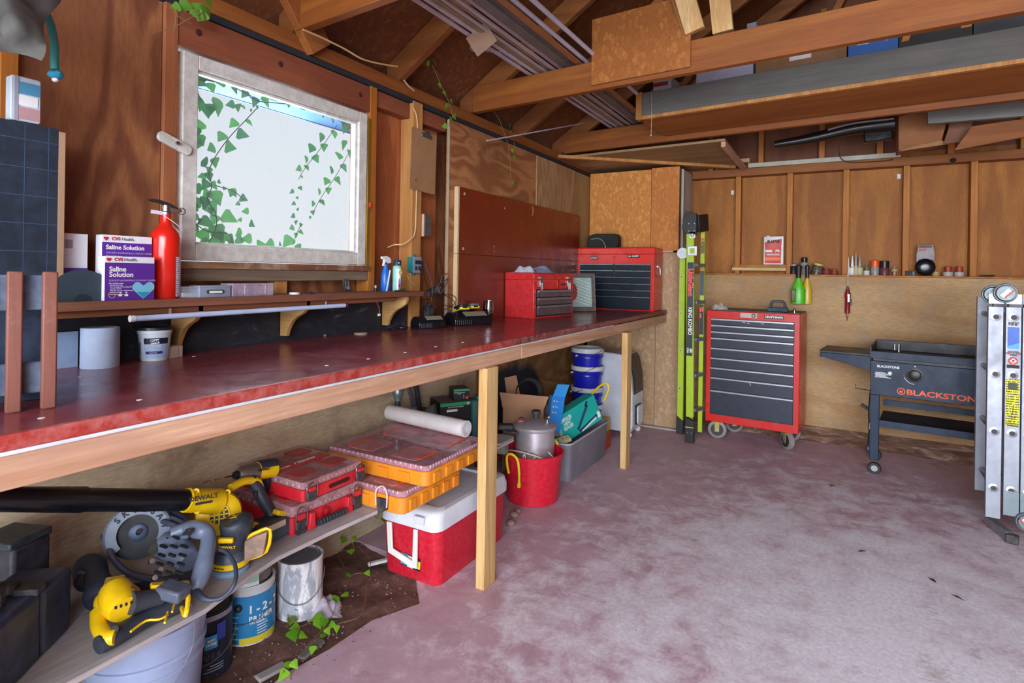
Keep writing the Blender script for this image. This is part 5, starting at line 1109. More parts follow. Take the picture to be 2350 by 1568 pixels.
G().box((.022, -.030, .105), (.04, .012, .014), (.1, 0, .55)).build('yellow_badge', M_Y, sd, .003)
txt('X', .03, M_Y, sd, (.004, .008, .1545), rot=(0, 0, .6), bold=.001); txt('DEWALT', .0105, M_Y, sd, (.027, -.0285, .085), rot=(PI / 2, 0, .55), bold=.0004); txt('BRUSHLESS', .006, M_BLK_INK, sd, (.016, -.0455, .028), rot=(PI / 2, 0, .35))
bagp = [(.030, .030, .03), (.06, .058, .045), (.068, .066, .12), (.04, .045, .125)]
G().prism([(0, .0), (.05, .02), (.058, .085), (.03, .075), (0, .06)], -.016, .016, 'y').xf(Matrix.Translation((.035, .02, .03)) @ Matrix.Rotation(.7, 4, 'Z')).build('dust_box', pl('8a7060', .6, dust=.6, dcol='b39a80', sc=30), sd, .003)
G().tube(smooth_path([Vector(p_) for p_ in [(.036, .02, .03), (.075, .055, .05), (.082, .06, .115), (.055, .04, .108), (.038, .025, .09), (.036, .02, .03)]], 3), .005, 8).build('dust_box_rim', M_Y, sd)
# blower
bl = T('leaf_blower', 'yellow and black cordless blower with long black tube lying along the shelf', 'blower', (.22, 1.15, LZ)); O = Vector(bl.location)
def Lx(px, py, x): return on(px, py, x=x) - O
fc = Lx(502, 1178, .235); ax_ = Vector((.82, -.5, .2)).normalized(); Mf = Matrix.Translation(fc) @ ax_.to_track_quat('Z', 'Y').to_matrix().to_4x4()
G().lathe([(0, -.03), (.055, -.03), (.063, -.022), (.066, 0), (.062, .02), (.05, .028), (.03, .03), (0, .03)], n=40).xf(Mf).build('fan_housing', M_Y, bl)
n0, n1 = Lx(425, 1148, .235), Lx(500, 1152, .235)
G().tube([n0, n0 + (n1 - n0) * .25, n1], [.031, .034, .04], 24).build('nozzle_collar', M_Y, bl)
for k in range(3): G().tube([n0 + (n1 - n0) * (.02 + .09 * k), n0 + (n1 - n0) * (.06 + .09 * k)], .0345, 24).build('collar_ring', M_Y, bl)
tl = [n0, Lx(300, 1148, .24), Lx(195, 1147, .245), Lx(190, 1147, .245), Lx(0, 1146, .26), Lx(-60, 1146, .26)]
G().tube(tl, [.030, .030, .029, .032, .027, .026], 24).build('blower_tube', pl('12151b', .3), bl)
vent = G().lathe([(.026, .030), (.030, .030), (.030, .034), (.026, .034)], n=28).xf(Mf @ Matrix.Translation((0, 0, 0))).build('vent_ring', M_Y, bl)
G().lathe([(0, .0295), (.027, .0295), (.027, .031), (0, .031)], n=24).xf(Mf).build('vent_dark', M_BLK, bl)
for k in (-1, 0, 1): G().box((0, .012 * k, .0325), (.052 if k == 0 else .044, .004, .004)).xf(Mf).build('vent_bar', M_Y, bl); 
for k in (-1, 0, 1): G().box((.013 * k, 0, .0325), (.004, .052 if k == 0 else .044, .004)).xf(Mf).build('vent_bar', M_Y, bl)
for px, py in ((450, 1128), (522, 1130), (452, 1172), (552, 1200)):
    q_ = Lx(px, py, .25); G().lathe([(.003, -.004), (.009, -.004), (.009, .004), (.003, .004)], n=16).xf(Matrix.Translation(q_) @ ax_.to_track_quat('Z', 'Y').to_matrix().to_4x4()).build('screw_boss', M_Y, bl)
q_ = Lx(468, 1142, .300); txt('DEWALT', .0185, M_BLK_INK, bl, q_, rot=(PI / 2, 0, R(62)), bold=.0006); G().box(Lx(468, 1154, .297), (.001, .045, .007), (0, 0, -.49)).build('model_stripe', M_BLK_INK, bl); 
G().tube(smooth_path([Lx(530, 1120, .22), Lx(560, 1105, .21), Lx(590, 1105, .205), Lx(598, 1125, .21)], 4), .013, 12).build('handle_top', M_Y, bl)
G().tube(smooth_path([Lx(575, 1098, .20), Lx(590, 1120, .21), Lx(605, 1150, .23), Lx(622, 1180, .25), Lx(628, 1200, .26)], 5), [.015, .016, .016, .017, .018, .019, .019, .019, .019, .019, .019, .019, .018, .018, .018, .019, .02, .022, .024, .026, .026], 16).build('grip', M_TB, bl)
G().bar(Lx(588, 1205, .27), Lx(650, 1185, .27), .05, .022).build('battery_mount', M_TB, bl, .004)
G().bar(Lx(583, 1232, .29) + Vector((0, 0, .006)), Lx(668, 1198, .28) + Vector((0, 0, .006)), .075, .056).build('battery', pl('3d4754', .5, dust=.3, dcol='5f6c7c'), bl, .006)
G().bar(Lx(632, 1176, .28), Lx(652, 1178, .28), .03, .016).build('battery_clip', M_Y, bl, .003); G().bar(Lx(548, 1202, .27), Lx(590, 1205, .28), .02, .018).build('lower_brace', M_Y, bl, .004)
G().bar(Lx(602, 1222, .337), Lx(655, 1198, .327), .004, .018).build('battery_label', pl('c9b69c', .5), bl)
G().tube(smooth_path([Lx(583, 1136, .22), Lx(588, 1128, .225), Lx(586, 1145, .225)], 3), .006, 8).build('trigger', M_BLK, bl)
# drill / impact driver resting on top
dr = T('impact_driver', 'cordless impact driver with long twist bit lying on the blower grip', 'drill', (.17, 1.33, .5)); O = Vector(dr.location)
c1, c2 = Lx(545, 1090, .17), Lx(628, 1075, .17)
G().tube([c1, c1 + (c2 - c1) * .12, c1 + (c2 - c1) * .5], [.018, .028, .030], 20).build('nose', pl('8c7f78', .35, .7), dr); G().tube([c1 - (c2 - c1) * .08, c1 + (c2 - c1) * .1], [.012, .018], 16).build('collar', M_BLK, dr)
G().tube([c1 + (c2 - c1) * .5, c2], [.031, .030], 16).build('motor_body', M_Y, dr); G().tube([c1 + (c2 - c1) * .52 + Vector((0, 0, .008)), c2 + Vector((0, .004, .008))], [.028, .027], 16).build('motor_top', M_TB, dr)
bp_ = [c1 + (Lx(465, 1108, .17) - c1) * (k / 40) for k in range(4, 41)]
G().tube([bp_[0], bp_[12]], .0022, 8).build('bit_shank', pl('3a3a3a', .3, .8), dr)
G().tube([p_ + Vector((.0016 * math.sin(k * 1.1), 0, .0016 * math.cos(k * 1.1))) for k, p_ in enumerate(bp_[11:])], .0024, 6).build('twist_bit', pl('c9b88c', .3, .9), dr)
txt('DEWALT', .0105, M_BLK_INK, dr, Lx(606, 1078, .203), rot=(PI / 2, .12, R(82)), bold=.0004)
G().tube(smooth_path([Lx(610, 1095, .17), Lx(618, 1125, .15), Lx(630, 1150, .14)], 4), .015, 12).build('grip', M_TB, dr)

# ================================================================== stored behind: fittings, boxes, jug
for i, (px, py, dx_) in enumerate(((913, 905, 0),)):
    p = on(px, py, x=.04); t = T('trailer_coupler', 'galvanised stepped fitting hanging behind the paper roll', 'fitting', (.04, p.y, p.z)); G().lathe([(0, .05), (.022, .05), (.022, .03), (.026, .02), (.026, .0), (.02, -.012), (.018, -.03), (0, -.03)], n=24).build('socket', pl('8fa5a8', .35, .8), t); G().lathe([(0, -.03), (.013, -.03), (.014, -.06), (0, -.06)], n=20).build('rubber_boot', M_BLKM, t)
t = T('steel_clamp', 'flat grey steel bar clamp standing against the lining', 'clamp', (.03, 2.30, .50)); O = Vector(t.location)
G().bar(Lx(938, 885, .03), Lx(952, 940, .04), .028, .008, up=(1, 0, 0)).build('bar', pl('7c858c', .4, .8), t, .001); G().box(Lx(948, 940, .06), (.03, .035, .03), (0, 0, .2)).build('jaw', pl('8fa0a8', .4, .7), t, .003); G().bar(Lx(955, 885, .02), Lx(966, 960, .02), .02, .02).build('back_bar', pl('33363a', .6), t)
t = T('work_lamp', 'round grey and black can shape lying behind the roll by the boxes', 'lamp', (.06, 2.42, .50)); O = Vector(t.location)
G().tube([Lx(980, 950, .05), Lx(1002, 945, .10)], [.034, .040], 24).build('lamp_shell', pl('6c7074', .4, dust=.4), t); G().tube([Lx(965, 945, .03), Lx(982, 948, .05)], [.025, .03], 20).build('lamp_back', M_BLKM, t)
M_GB = pl('17191c', .5); M_GRN = pl('1f9a62', .5)
def bx(name, label, loc, rz, w, d, h, grp='black and green fastener boxes'):
    t = T(name, label, 'box', loc, rz, grp); G().box((0, 0, h / 2), (w, d, h)).build('carton_body', M_GB, t, .0015); G().box((0, 0, h + .0003), (w * .98, d * .98, .0006)).build('dusty_top', pl('5c5a58', .9), t)
    G().box((0, -d / 2 - .0005, h * .87), (w, .001, h * .17)).build('green_band', M_GRN, t); G().box((w / 2 + .0005, 0, h * .87), (.001, d, h * .17)).build('green_band', M_GRN, t)
    return t
t = bx('fastener_box', 'lowest black fastener box with white labels, behind the roll', (.13, 2.50, LZ), 60, .15, .13, .115); G().box((-.02, -.066, .07), (.07, .001, .03)).build('label', label_mat('a', 'd8d8e4', '5a5a70', 90), t); G().box((-.02, -.066, .035), (.07, .001, .03)).build('label', label_mat('a', 'd8d8e4', '5a5a70', 90), t)
t = bx('fastener_box', 'wide middle black and green fastener box with white end label', (.12, 2.50, LZ + .116), 58, .17, .15, .10)
G().box((-.02, -.0765, .055), (.06, .001, .012)).build('label', M_WHT_INK, t); txt('GRIP RITE FASTENERS', .009, M_WHT_INK, t, (0, -.0765, .072)); G().box((.0855, .01, .045), (.001, .08, .05)).build('label', label_mat('b', 'dadae2', '66667a', 60), t); txt('V', .022, M_WHT_INK, t, (.07, -.0765, .084), bold=.0006)
t = bx('fastener_box', 'small top black and green box with pink square and barcode', (.155, 2.53, LZ + .217), 52, .085, .09, .06)
G().box((.03, -.046, .012), (.014, .001, .014)).build('label', pl('d8455a', .5), t); txt('EXTERIOR SCREWS\nDECK', .007, M_WHT_INK, t, (-.012, -.046, .036)); G().box((.0435, .015, .02), (.001, .03, .022)).build('barcode', label_mat('c', 'e8e8ee', '44445a', 10), t); G().tube([(.012, -.046, .008), (.012, -.046, .03)], .002).build('screw_print', pl('9a9a9a', .5), t)
jg = T('green_jug', 'dark green flat plastic jug standing behind the first bench leg', 'jug', (.245, 2.62, LZ), 60)
G().rbox((0, 0, .105), (.16, .085, .21), .018).build('jug_body', pl('2c6466', .45, dust=.25, dcol='4f8080', sc=8), jg, .010)
G().rbox((0, 0, .215), (.09, .05, .02), .01).build('jug_shoulder', pl('2c6466', .45), jg, .005)
g = T('white_tray_plate', 'thin dusty white plate under the green jug past the bench leg', 'plate', (.30, 2.63, LZ), 0); G().rbox((0, 0, .003), (.2, .17, .005), .02).build('plate', pl('b9b6b0', .6, dust=.3), g); jg.location.z = LZ + .006

# ---- red rope-handled tub with pressure cooker
rbk = T('red_rope_tub', 'bright red plastic tub with yellow rope handles on the floor', 'tub', (.44, 2.85, 0), 0)
M_RB = pl('d0142e', .3, dust=.08, dcol='f0a0a8', sc=25)
G().lathe([(0, 0), (.125, 0), (.132, .004), (.15, .235), (.158, .237), (.160, .262), (.154, .264), (.152, .262), (.150, .24), (.128, .012), (0, .012)], n=56).xf(Matrix.Diagonal((1.08, 1.08, 1.02, 1))).build('tub_body', M_RB, rbk)
for a in (-100, 80):
    ca, sa = math.cos(R(a)), math.sin(R(a)); tx_, ty_ = -sa, ca
    P3 = lambda u, r, z: (ca * r * 1.09 + tx_ * u, sa * r * 1.09 + ty_ * u, z * 1.0)
    G().tube(smooth_path([P3(-.035, .153, .17), P3(-.04, .162, .22), P3(-.035, .168, .268), P3(0, .172, .285), P3(.035, .168, .262), P3(.045, .165, .20), P3(.04, .158, .13)], 5), .007, 8).build('rope_handle', pl('ecd91e', .6), rbk)
    G().tube([P3(.04, .158, .135), P3(.037, .156, .115)], .010, 8).build('rope_knot', pl('ecd91e', .6), rbk)
o = G().tube(smooth_path([(-.13, -.05, .25), (-.05, -.10, .262), (.05, -.10, .258), (.12, -.02, .24)], 6), .004, 8).build('coil', None); bpy.data.objects.remove(o)
tag(G().tube([Vector(rbk.location) + Vector(p_) for p_ in smooth_path([(-.12, -.07, .262), (-.05, -.095, .275), (.04, -.10, .272), (.10, -.07, .25)], 6)], .0045, 8).build('beige_hose', pl('d8c4a8', .5)), 'beige hose lying across the mouth of the red tub', 'hose')
for k, pts in enumerate(([(.02, -.06, .20), (.03, -.05, .27), (.075, -.02, .285), (.11, .02, .24), (.11, .04, .18)], [(.03, -.085, .17), (.045, -.08, .245), (.075, -.07, .255), (.098, -.05, .2), (.1, -.04, .16)], [(-.02, -.10, .20), (.0, -.105, .268), (.02, -.10, .2)])):
    tag(G().tube([Vector(rbk.location) + Vector(p_) for p_ in smooth_path(pts, 6)], .0035, 8).build('white_cable_loop', M_WHITE), ('tall white cable loop rising out of the red tub', 'smaller white cable loop in front inside the red tub', 'tiny white cable bend at the left rim of the red tub')[k], 'cable')
pc = T('pressure_cooker', 'polished aluminium pressure cooker with black handles standing in the red tub', 'pot', (.432, 2.885, .135), 0)
M_POT = pl('d9d6dc', .3, .75)
G().lathe([(0, 0), (.088, 0), (.094, .006), (.095, .235), (.098, .237), (.098, .25), (.094, .252)], n=48).build('pot_body', M_POT, pc)
G().lathe([(.102, .243), (.105, .25), (.105, .262), (.098, .268), (.07, .282), (.03, .29), (0, .292)], n=48).build('pot_lid', pl('c9c4ca', .4, .6, .3), pc)
G().lathe([(0, .288), (.017, .288), (.017, .31), (.024, .314), (.024, .33), (.02, .334), (0, .334)], (-.01, .03, 0), 20).build('lid_knob', M_BLKM, pc)
G().lathe([(0, .0), (.018, 0), (.018, .01), (.012, .014), (0, .014)], (-.06, -.03, .276), 20).build('gauge_ring', pl('d85a78', .4), pc)
G().lathe([(.0, 0), (.010, 0), (.010, .012), (0, .012)], (-.06, -.03, .288), 16).build('gauge_cap', M_BLKM, pc)
G().lathe([(0, -.006), (.013, -.006), (.016, 0), (.013, .006), (0, .006)], (.065, .0, .315), 20, Matrix.Rotation(1.1, 4, 'Z') @ Matrix.Rotation(PI / 2, 4, 'Y')).tube([(.065, 0, .27), (.065, 0, .302)], .005).build('pressure_valve', M_STEEL, pc)
G().box((-.12, -.075, .25), (.075, .05, .03), (0, 0, .5)).build('side_handle', M_BLKM, pc, .008); G().box((-.085, -.085, .232), (.07, .03, .018), (0, 0, .3)).build('lower_handle', M_BLKM, pc, .005); G().box((-.065, -.108, .236), (.06, .014, .012), (0, 0, .2)).build('release_lever', M_BLKM, pc, .004)
pc.scale = (1.17, 1.17, 1.0)
# cardboard box with cable coil, blue box
kb = T('open_cardboard_box', 'open cardboard box with raised flaps behind the pressure cooker', 'box', (.155, 3.28, 0), 22)
M_KB = pl('b98a68', .8)
w, d, h = .26, .2, .42
G().mm((-w / 2, -d / 2, 0), (w / 2, -d / 2 + .004, h)).mm((-w / 2, d / 2 - .004, 0), (w / 2, d / 2, h)).mm((-w / 2, -d / 2, 0), (-w / 2 + .004, d / 2, h)).mm((w / 2 - .004, -d / 2, 0), (w / 2, d / 2, h)).mm((-w / 2, -d / 2, 0), (w / 2, d / 2, .004)).build('carton_body', M_KB, kb)
G().prism([(-w / 2 - .02, h + .075), (w / 2 + .03, h + .06), (w / 2, h - .02), (-w / 2, h - .02)], -d / 2 - .012, -d / 2 - .006, 'y').build('front_flap', M_KB, kb)
G().prism([(-w / 2 - .0, h), (-w / 2 + .09, h), (-w / 2 + .06, h + .15), (-w / 2 - .02, h + .13)], d / 2 - .006, d / 2, 'y').build('raised_flap', M_KB, kb)
cc = T('cable_coil', 'coil of thin black cable sitting in the cardboard box', 'cable', (.15, 3.33, .44))
for k in range(5): G().tube([(Vector((math.cos(a) * (.06 + .004 * k) * .9, math.cos(a) * .05 + .006 * k - .01, math.sin(a) * (.078 + .003 * k) + .03))) for a in [2 * PI * j / 28 for j in range(28)]], .0025, 6, closed=True).build('cable_turn', pl('22262a', .5), cc)
bb = T('blue_sleeve_box', 'bright blue open box with white and yellow print beside the cable coil', 'box', (.375, 3.235, .27), rot=(0, R(8), R(48)))
G().box((0, 0, .11), (.085, .045, .22)).build('carton_body', pl('1f7fd0', .4), bb, .001); G().prism([(-.04, .22), (.043, .22), (.06, .30), (-.02, .295)], -.022, -.018, 'y').build('flap', pl('2c93e0', .4), bb)
for k in range(3):
    G().ell((-.028, -.024, .19 - .035 * k), (.005, .001, .005), 10, 6).build('dot_print', pl('e8c85a', .5), bb); txt('Tea', .012, M_WHT_INK, bb, (-.008, -.0235, .19 - .035 * k)); 
jar = T('clear_jar', 'tipped clear jar between the pressure cooker and the grey bin', 'jar', (.40, 3.085, .30), rot=(R(65), 0, R(30)))
G().lathe([(0, -.07), (.035, -.07), (.042, -.05), (.042, .03), (.036, .045), (.036, .05), (.033, .05), (.033, .045), (.039, .03), (.039, -.05), (0, -.066)], n=28).build('jar_body', glass('c9c4cf', .4), jar); G().lathe([(0, .0), (.038, 0), (.038, .004), (0, .004)], n=24).build('jar_contents', pl('8a5f60', .5), jar)
# grey bin with sealer box
bn = T('grey_storage_bin', 'translucent grey storage bin on the floor beside the second bench leg', 'bin', (.40, 3.47, 0), 0)
def bin_():
    g = G(); rg = []
    for (s, z) in ((.90, 0), (.92, .006), (.985, .225), (1.03, .227), (1.03, .24), (.97, .24), (.965, .22), (.90, .012)):
        rg.append([(a * s, b * s, z) for a, b in rrect(.28, .68, .035, 5)])
    n = len(rg[0]); v = sum(rg, []); f = [tuple(range(n))[::-1], tuple(range(7 * n, 8 * n))]
    for k in range(7): f += [(k * n + i, k * n + (i + 1) % n, (k + 1) * n + (i + 1) % n, (k + 1) * n + i) for i in range(n)]
    g.add(v, f).build('bin_body', pl('7d7c86', .4, dust=.3, dcol='9c9aa8', sc=5), bn)
    G().tube([(a * 1.02, b * 1.02, .236) for a, b in rrect(.28, .68, .035, 4)], .006, 8, closed=True).build('bin_rim', pl('b0b0bc', .4), bn)
bin_()
sx_ = T('sealer_box', 'teal heat sealer carton tilted on the grey bin', 'box', (.44, 3.44, .32), rot=(R(-8), R(-20), R(64)))
M_TEAL = pl('18a89e', .4)
w, d, h = .33, .10, .17
G().box((0, 0, 0), (w, d, h)).build('carton_body', M_TEAL, sx_, .001)
G().box((-w / 2 - .0006, 0, 0), (.001, d * .98, h * .96)).build('white_end', pl('dfe6ea', .5), sx_); G().box((-w / 2 - .0014, -.01, -.03), (.001, .03, .03)).build('end_print', pl('b0b8bc', .5), sx_); G().box((-w / 2 - .0014, 0, -.056), (.001, d * .9, .02)).build('end_print', pl('58b4b0', .5), sx_)
txt('IMPULSE\nHEAT\nSEALER', .032, M_WHT_INK, sx_, (-w * .31, -d / 2 - .001, .02), bold=.0006, sx=.75, line=.85)
G().prism([(-.05, -.05), (.075, .055), (.085, .04), (-.038, -.065)], -d / 2 - .002, -d / 2 - .0006, 'y').build('sealer_print', pl('204a66', .4), sx_); G().prism([(-.04, -.066), (.13, -.035), (.13, -.05), (-.03, -.08)], -d / 2 - .002, -d / 2 - .0006, 'y').build('sealer_print', pl('1d2c34', .4), sx_); G().prism([(-.02, -.074), (.12, -.046), (.12, -.062), (-.02, -.083)], -d / 2 - .003, -d / 2 - .0016, 'y').build('sealer_print', pl('c9d0dc', .4), sx_)
G().prism([(.062, .055), (.09, .078), (.098, .07), (.085, .058), (.088, .045), (.078, .04)], -d / 2 - .002, -d / 2 - .0006, 'y').build('sealer_print', M_BLK_INK, sx_); G().box((.148, -d / 2 - .001, -.045), (.022, .001, .04)).build('corner_label', M_WHT_INK, sx_)
t = T('green_print_card', 'small beige card with green leaves tucked at the front of the grey bin', 'card', (.46, 3.20, .235), rot=(.2, -.2, .9)); G().box((0, 0, 0), (.10, .05, .02)).build('card', pl('cdbb90', .7), t, .001)
for k in range(3): G().prism([(0, -.008), (.008, .0), (.002, .012), (-.006, .004)], .0101, .0109, 'z').xf(Matrix.Translation((-.03 + .03 * k, 0, 0))).build('leaf_print', pl('5f9a3c', .6), t)
yh = T('yellow_handled_basket', 'white mesh bag with looped yellow handle behind the sealer carton', 'bag', (.28, 3.62, .22)); 
crumple('mesh_bag', pl('b9bcc8', .6, dust=.4), yh, .2, .24, .12, 21, loc=(0, -.02, 0)); 
O = Vector(yh.location); Ly = lambda px, py: on(px, py, y=3.72) - O
G().tube(smooth_path([Ly(1346, 930), Ly(1360, 902), Ly(1380, 884), Ly(1393, 881), Ly(1396, 895), Ly(1386, 920)], 5), .007, 8).build('yellow_handle', pl('eccb14', .4), yh)
t = T('white_round_tub', 'white round tub lid edge-on beside the blue box', 'tub', (.22, 3.48, .30), rot=(R(35), 0, R(20))); G().lathe([(0, -.02), (.062, -.02), (.068, .02), (.072, .022), (.072, .03), (.04, .036), (0, .036)], n=32).build('tub_body', pl('cfcfda', .45, dust=.3), t)
t = T('corrugated_sheet', 'folded grey corrugated strip behind the sealer carton', 'sheet', (.40, 3.78, .30)); 
for k in range(4): G().box((.03 * (k % 2), .01 * k, .04 - .022 * k), (.12, .05, .006), (0, .45 if k % 2 else -.45, .3)).build('corrugation', pl('5e5f68', .5), t)
t = T('yellow_orange_bag', 'yellow and orange-red sack standing between the grey bin and air conditioner', 'sack', (.44, 3.93, 0)); G().box((0, 0, .06), (.10, .12, .12)).build('sack_lower', pl('b8401c', .6), t, .012); G().box((0, 0, .17), (.095, .115, .10)).build('sack_upper', pl('d8b020', .6), t, .012)
# stack of blue buckets
def bucket(i, z, col):
    t = T('nested_bucket', ('lowest white bucket of the stack, grimy rim showing', 'second bucket of the stack, blue, under a white rim', 'third bucket of the stack, blue with a wire handle', 'topmost blue bucket under the bench rail')[i], 'bucket', (.245, 4.12, z), -20 + 30 * i, 'stacked blue and white buckets')
    r = .118
    G().lathe([(0, 0), (r - .02, 0), (r - .006, .19), (r - .002, .192), (r - .002, .2), (r - .004, .203), (r, .23), (r + .004, .232), (r + .004, .242), (r - .002, .244), (r - .006, .23), (0, .01)], n=44).build('bucket_body', pl(col, .25), t)
    G().lathe([(r + .0005, .228), (r + .007, .232), (r + .007, .262), (r + .002, .265), (r - .004, .262), (r - .004, .232)], n=44).build('bucket_rim', pl('d9dde0', .4, dust=.3, dcol='a9a08c'), t)
    G().lathe([(r - .004, .2), (r + .003, .201), (r + .003, .206), (r - .004, .208)], n=44).build('bucket_rib', pl('d9dde0' if i == 0 else col, .3), t)
    G().tube(smooth_path([(-r - .004, 0, .21), (-r - .02, -.01, .20), (-.06, -r - .02, .235), (.04, -r - .015, .27), (r, 0, .21)], 6), .002, 6).build('bail_handle', M_WIRE, t)
    G().tube([(-r - .012, -.004, .21), (-r + .002, 0, .21)], .007, 8).build('handle_ear', M_WHITE, t)
    return t
bucket(0, 0, 'd8d8d4'); bucket(1, .13, '1a22b0'); bucket(2, .29, '1a22b0'); bucket(3, .425, '1a22b0')
# portable air conditioner
ac = T('portable_air_conditioner', 'white portable air conditioner with dark front strip on castors under the bench end', 'air conditioner', (.43, 4.40, 0), 0)
M_ACW = pl('dbe2ea', .35, dust=.1)
G().prism([(-.16, .045), (.12, .045), (.135, .10), (.13, .35), (.10, .60), (.07, .635), (-.10, .645), (-.15, .62)], -.15, .13, 'y').build('housing', M_ACW, ac, .012, seg=3)
G().prism([(.136, .33), (.142, .34), (.137, .46), (.108, .60), (.085, .632), (.075, .63), (.097, .59), (.126, .45)], -.12, .10, 'y').build('dark_strip', pl('101c22', .35), ac, .002)
G().rbox((.14, -.02, .17), (.016, .14, .15), .02, 'x').build('side_vent', pl('20282e', .4), ac, .002); G().rbox((.152, -.02, .17), (.012, .12, .14), .02, 'x').build('vent_cover', M_ACW, ac, .002)
for x in (-.12, .10):
    for y in (-.12, .10): c_ = G().lathe([(0, -.009), (.022, -.009), (.024, 0), (.022, .009), (0, .009)], (x, y, .024), 20, Matrix.Rotation(PI / 2, 4, 'X')).build('castor', pl('d9d6d0', .5), ac); G().box((x, y, .045), (.02, .02, .012)).build('castor_fork', M_BLKM, c_)
G().box((.141, .06, .26), (.001, .03, .03)).build('sticker', pl('b5bcc8', .5), ac)
# loose stones by cooler
for i, (px, py, s) in enumerate(((1180, 1182, .022), (1188, 1172, .016), (1172, 1200, .02))):
    p = on(px, py, z=.012); t = G().ell((p.x, p.y, s * .6), (s * 1.1, s, s * .7), 10, 7).build('loose_stone', pl('9a7c74', .9)); tag(t, ('pinkish stone between cooler and tub, middle of three', 'small pinkish stone nearest the red tub', 'pinkish stone nearest the cooler corner')[i], 'stone', 'stones beside the cooler')
p = on(855, 1293, z=0.0); tag(G().bar(on(845, 1296, z=.0), on(890, 1285, z=.0), .02, .012).build('white_trim_scrap', pl('dcd8d4', .7), bev=.002), 'narrow white painted scrap lying on the soil beside the cooler', 'scrap')
for i, (a, b_, w_) in enumerate((((690, 1512), (740, 1470), .03), ((590, 1560), (655, 1525), .035))):
    tag(G().bar(on(*a, z=.0), on(*b_, z=.0), w_, .012).build('bark_piece', pl('8e8684' if i else '6c6662', .95), bev=.004), ('greyish bark strip on the soil below the ivy', 'pale crumbly mortar strip at the bottom of the picture')[i], 'debris')
# ================================================================== green combination ladder
M_LG = pl('a3c212', .4, dust=.15, dcol='c9d27a', sc=12); M_LB = pl('16181c', .45)
gl = T('green_ladder', 'bright green folded combination ladder standing against the closet side', 'ladder', (.93, 4.45, 0), 0)
def rail(name, x0, x1, y0, y1, z0, z1, m=M_LG, tilt=0): 
    o = G().mm((0, 0, z0), (x1 - x0, y1 - y0, z1)).build(name, m, gl, .003); o.location = (x0 - .93, y0 - 4.45, 0); o.rotation_euler = (0, tilt, 0); return o
ra1 = rail('rail', .930, .985, 4.40, 4.43, .19, 1.60, tilt=R(-.7)); rail('rail', .985, 1.018, 4.545, 4.565, .05, 1.60); rb1 = rail('rail', .838, .884, 4.50, 4.53, .10, 1.40); rail('rail', .88, .92, 4.68, 4.70, .02, 1.2)
G().prism([(-.003, 0), (.060, 0), (.060, .16), (-.003, .19)], -.006, .034, 'y').build('foot', M_LB, ra1, .003); G().box((.028, -.0068, .115), (.062, .001, .006)).build('foot_stripe', M_LG, ra1)
for z in (.075,): 
    for x in (.014, .042): G().tube([(x, -.008, z), (x, -.005, z)], .004, 10).build('rivet', M_STEEL, ra1)
G().prism([(-.004, .03), (.05, .03), (.05, .13), (-.004, .17)], -.004, .032, 'y').build('foot', M_LB, rb1, .003)
for z in (1.24, .96, .67, .38): 
    G().tube([(.020, -.006, z), (.020, 0, z)], .009, 16).build('rung_end', pl('c9cdd0', .4, .6), rb1); G().tube([(.020, -.007, z), (.020, -.005, z)], .006, 14).build('rung_hole', M_BLK, rb1)
for k, z in enumerate((1.33, 1.05, .77, .50, .24)): G().bar((.035, -.02, z), (.075, .10, z), .055, .025).build('rung', pl('8a8f94', .4, .7), gl, .003)
G().prism([(-.05, 1.60), (-.045, 1.68), (-.02, 1.735), (.055, 1.715), (.055, 1.555), (-.02, 1.565)], -.055, -.02, 'y').build('top_cap', M_LB, gl, .003)
G().bar((.06, -.03, 1.64), (.10, .12, 1.66), .02, .13).build('top_tray', M_LB, gl, .004, label='black top cap wrapping over the far rail')
for x in (.0, .04):
    for z in (1.585, 1.64): G().tube([(x, -.058, z), (x, -.054, z)], .004, 8).build('rivet', M_STEEL, gl)
G().tube([(-.05, -.06, 1.645), (-.05, -.05, 1.645)], .007, 12).build('red_button', pl('e0572c', .4), gl)
hinge = G().lathe([(0, 0), (.042, 0), (.042, .006), (0, .006)], (-.055, -.0, 1.42), 28, Matrix.Rotation(PI / 2, 4, 'X')).build('hinge_disc', pl('b9bdc2', .4, .6), gl)
G().prism([(-.034, -.035), (.034, -.035), (.034, .035), (-.034, .035)], -.060, -.052, 'y').xf(Matrix.Translation((.028, 0, 1.435))).build('lock_plate', pl('c6cacc', .4, .5), gl, .002); G().box((.028, -.0615, 1.435), (.036, .002, .04)).build('lock_window', M_LG, gl)
G().box((.016, -.0525, 1.0), (.044, .002, .70)).build('long_label', pl('1b2532', .45), gl)
V_ = (PI / 2, PI / 2, 0)
txt('LittleGiant', .052, pl('f0564a', .5), gl, (.018, -.055, 1.20), rot=V_, bold=.0022, sx=.92); txt('KING KOMBO', .040, M_WHT_INK, gl, (.018, -.055, .91), rot=V_, bold=.001, sx=.82); txt('USA', .022, M_WHT_INK, gl, (.005, -.055, .69), rot=V_, bold=.0005)
G().box((.028, -.0545, .69), (.018, .001, .03)).build('flag_print', pl('d8c8d8', .5), gl); G().box((.026, -.0545, 1.555), (.042, .001, .045)).build('badge_label', M_WHT_INK, gl); G().lathe([(.008, 0), (.014, 0), (.014, .001), (.008, .001)], (.026, -.0552, 1.555), 20, Matrix.Rotation(PI / 2, 4, 'X')).build('badge_print', pl('3c5a58', .5), gl)
for nm, z0, z1, m in (('stripe_print', 1.52, 1.54, pl('e0571e', .5)), ('warning_label', 1.42, 1.515, pl('4d4a22', .5, dust=.7, dcol='b9b46a', sc=60)), ('stripe_print', 1.295, 1.315, pl('e0571e', .5)), ('bumper', 1.10, 1.29, pl('4a5257', .6)), ('info_label', .80, 1.03, M_LB)):
    G().box((.072, .093, (z0 + z1) / 2), (.028, .002, z1 - z0)).build(nm, m, gl)
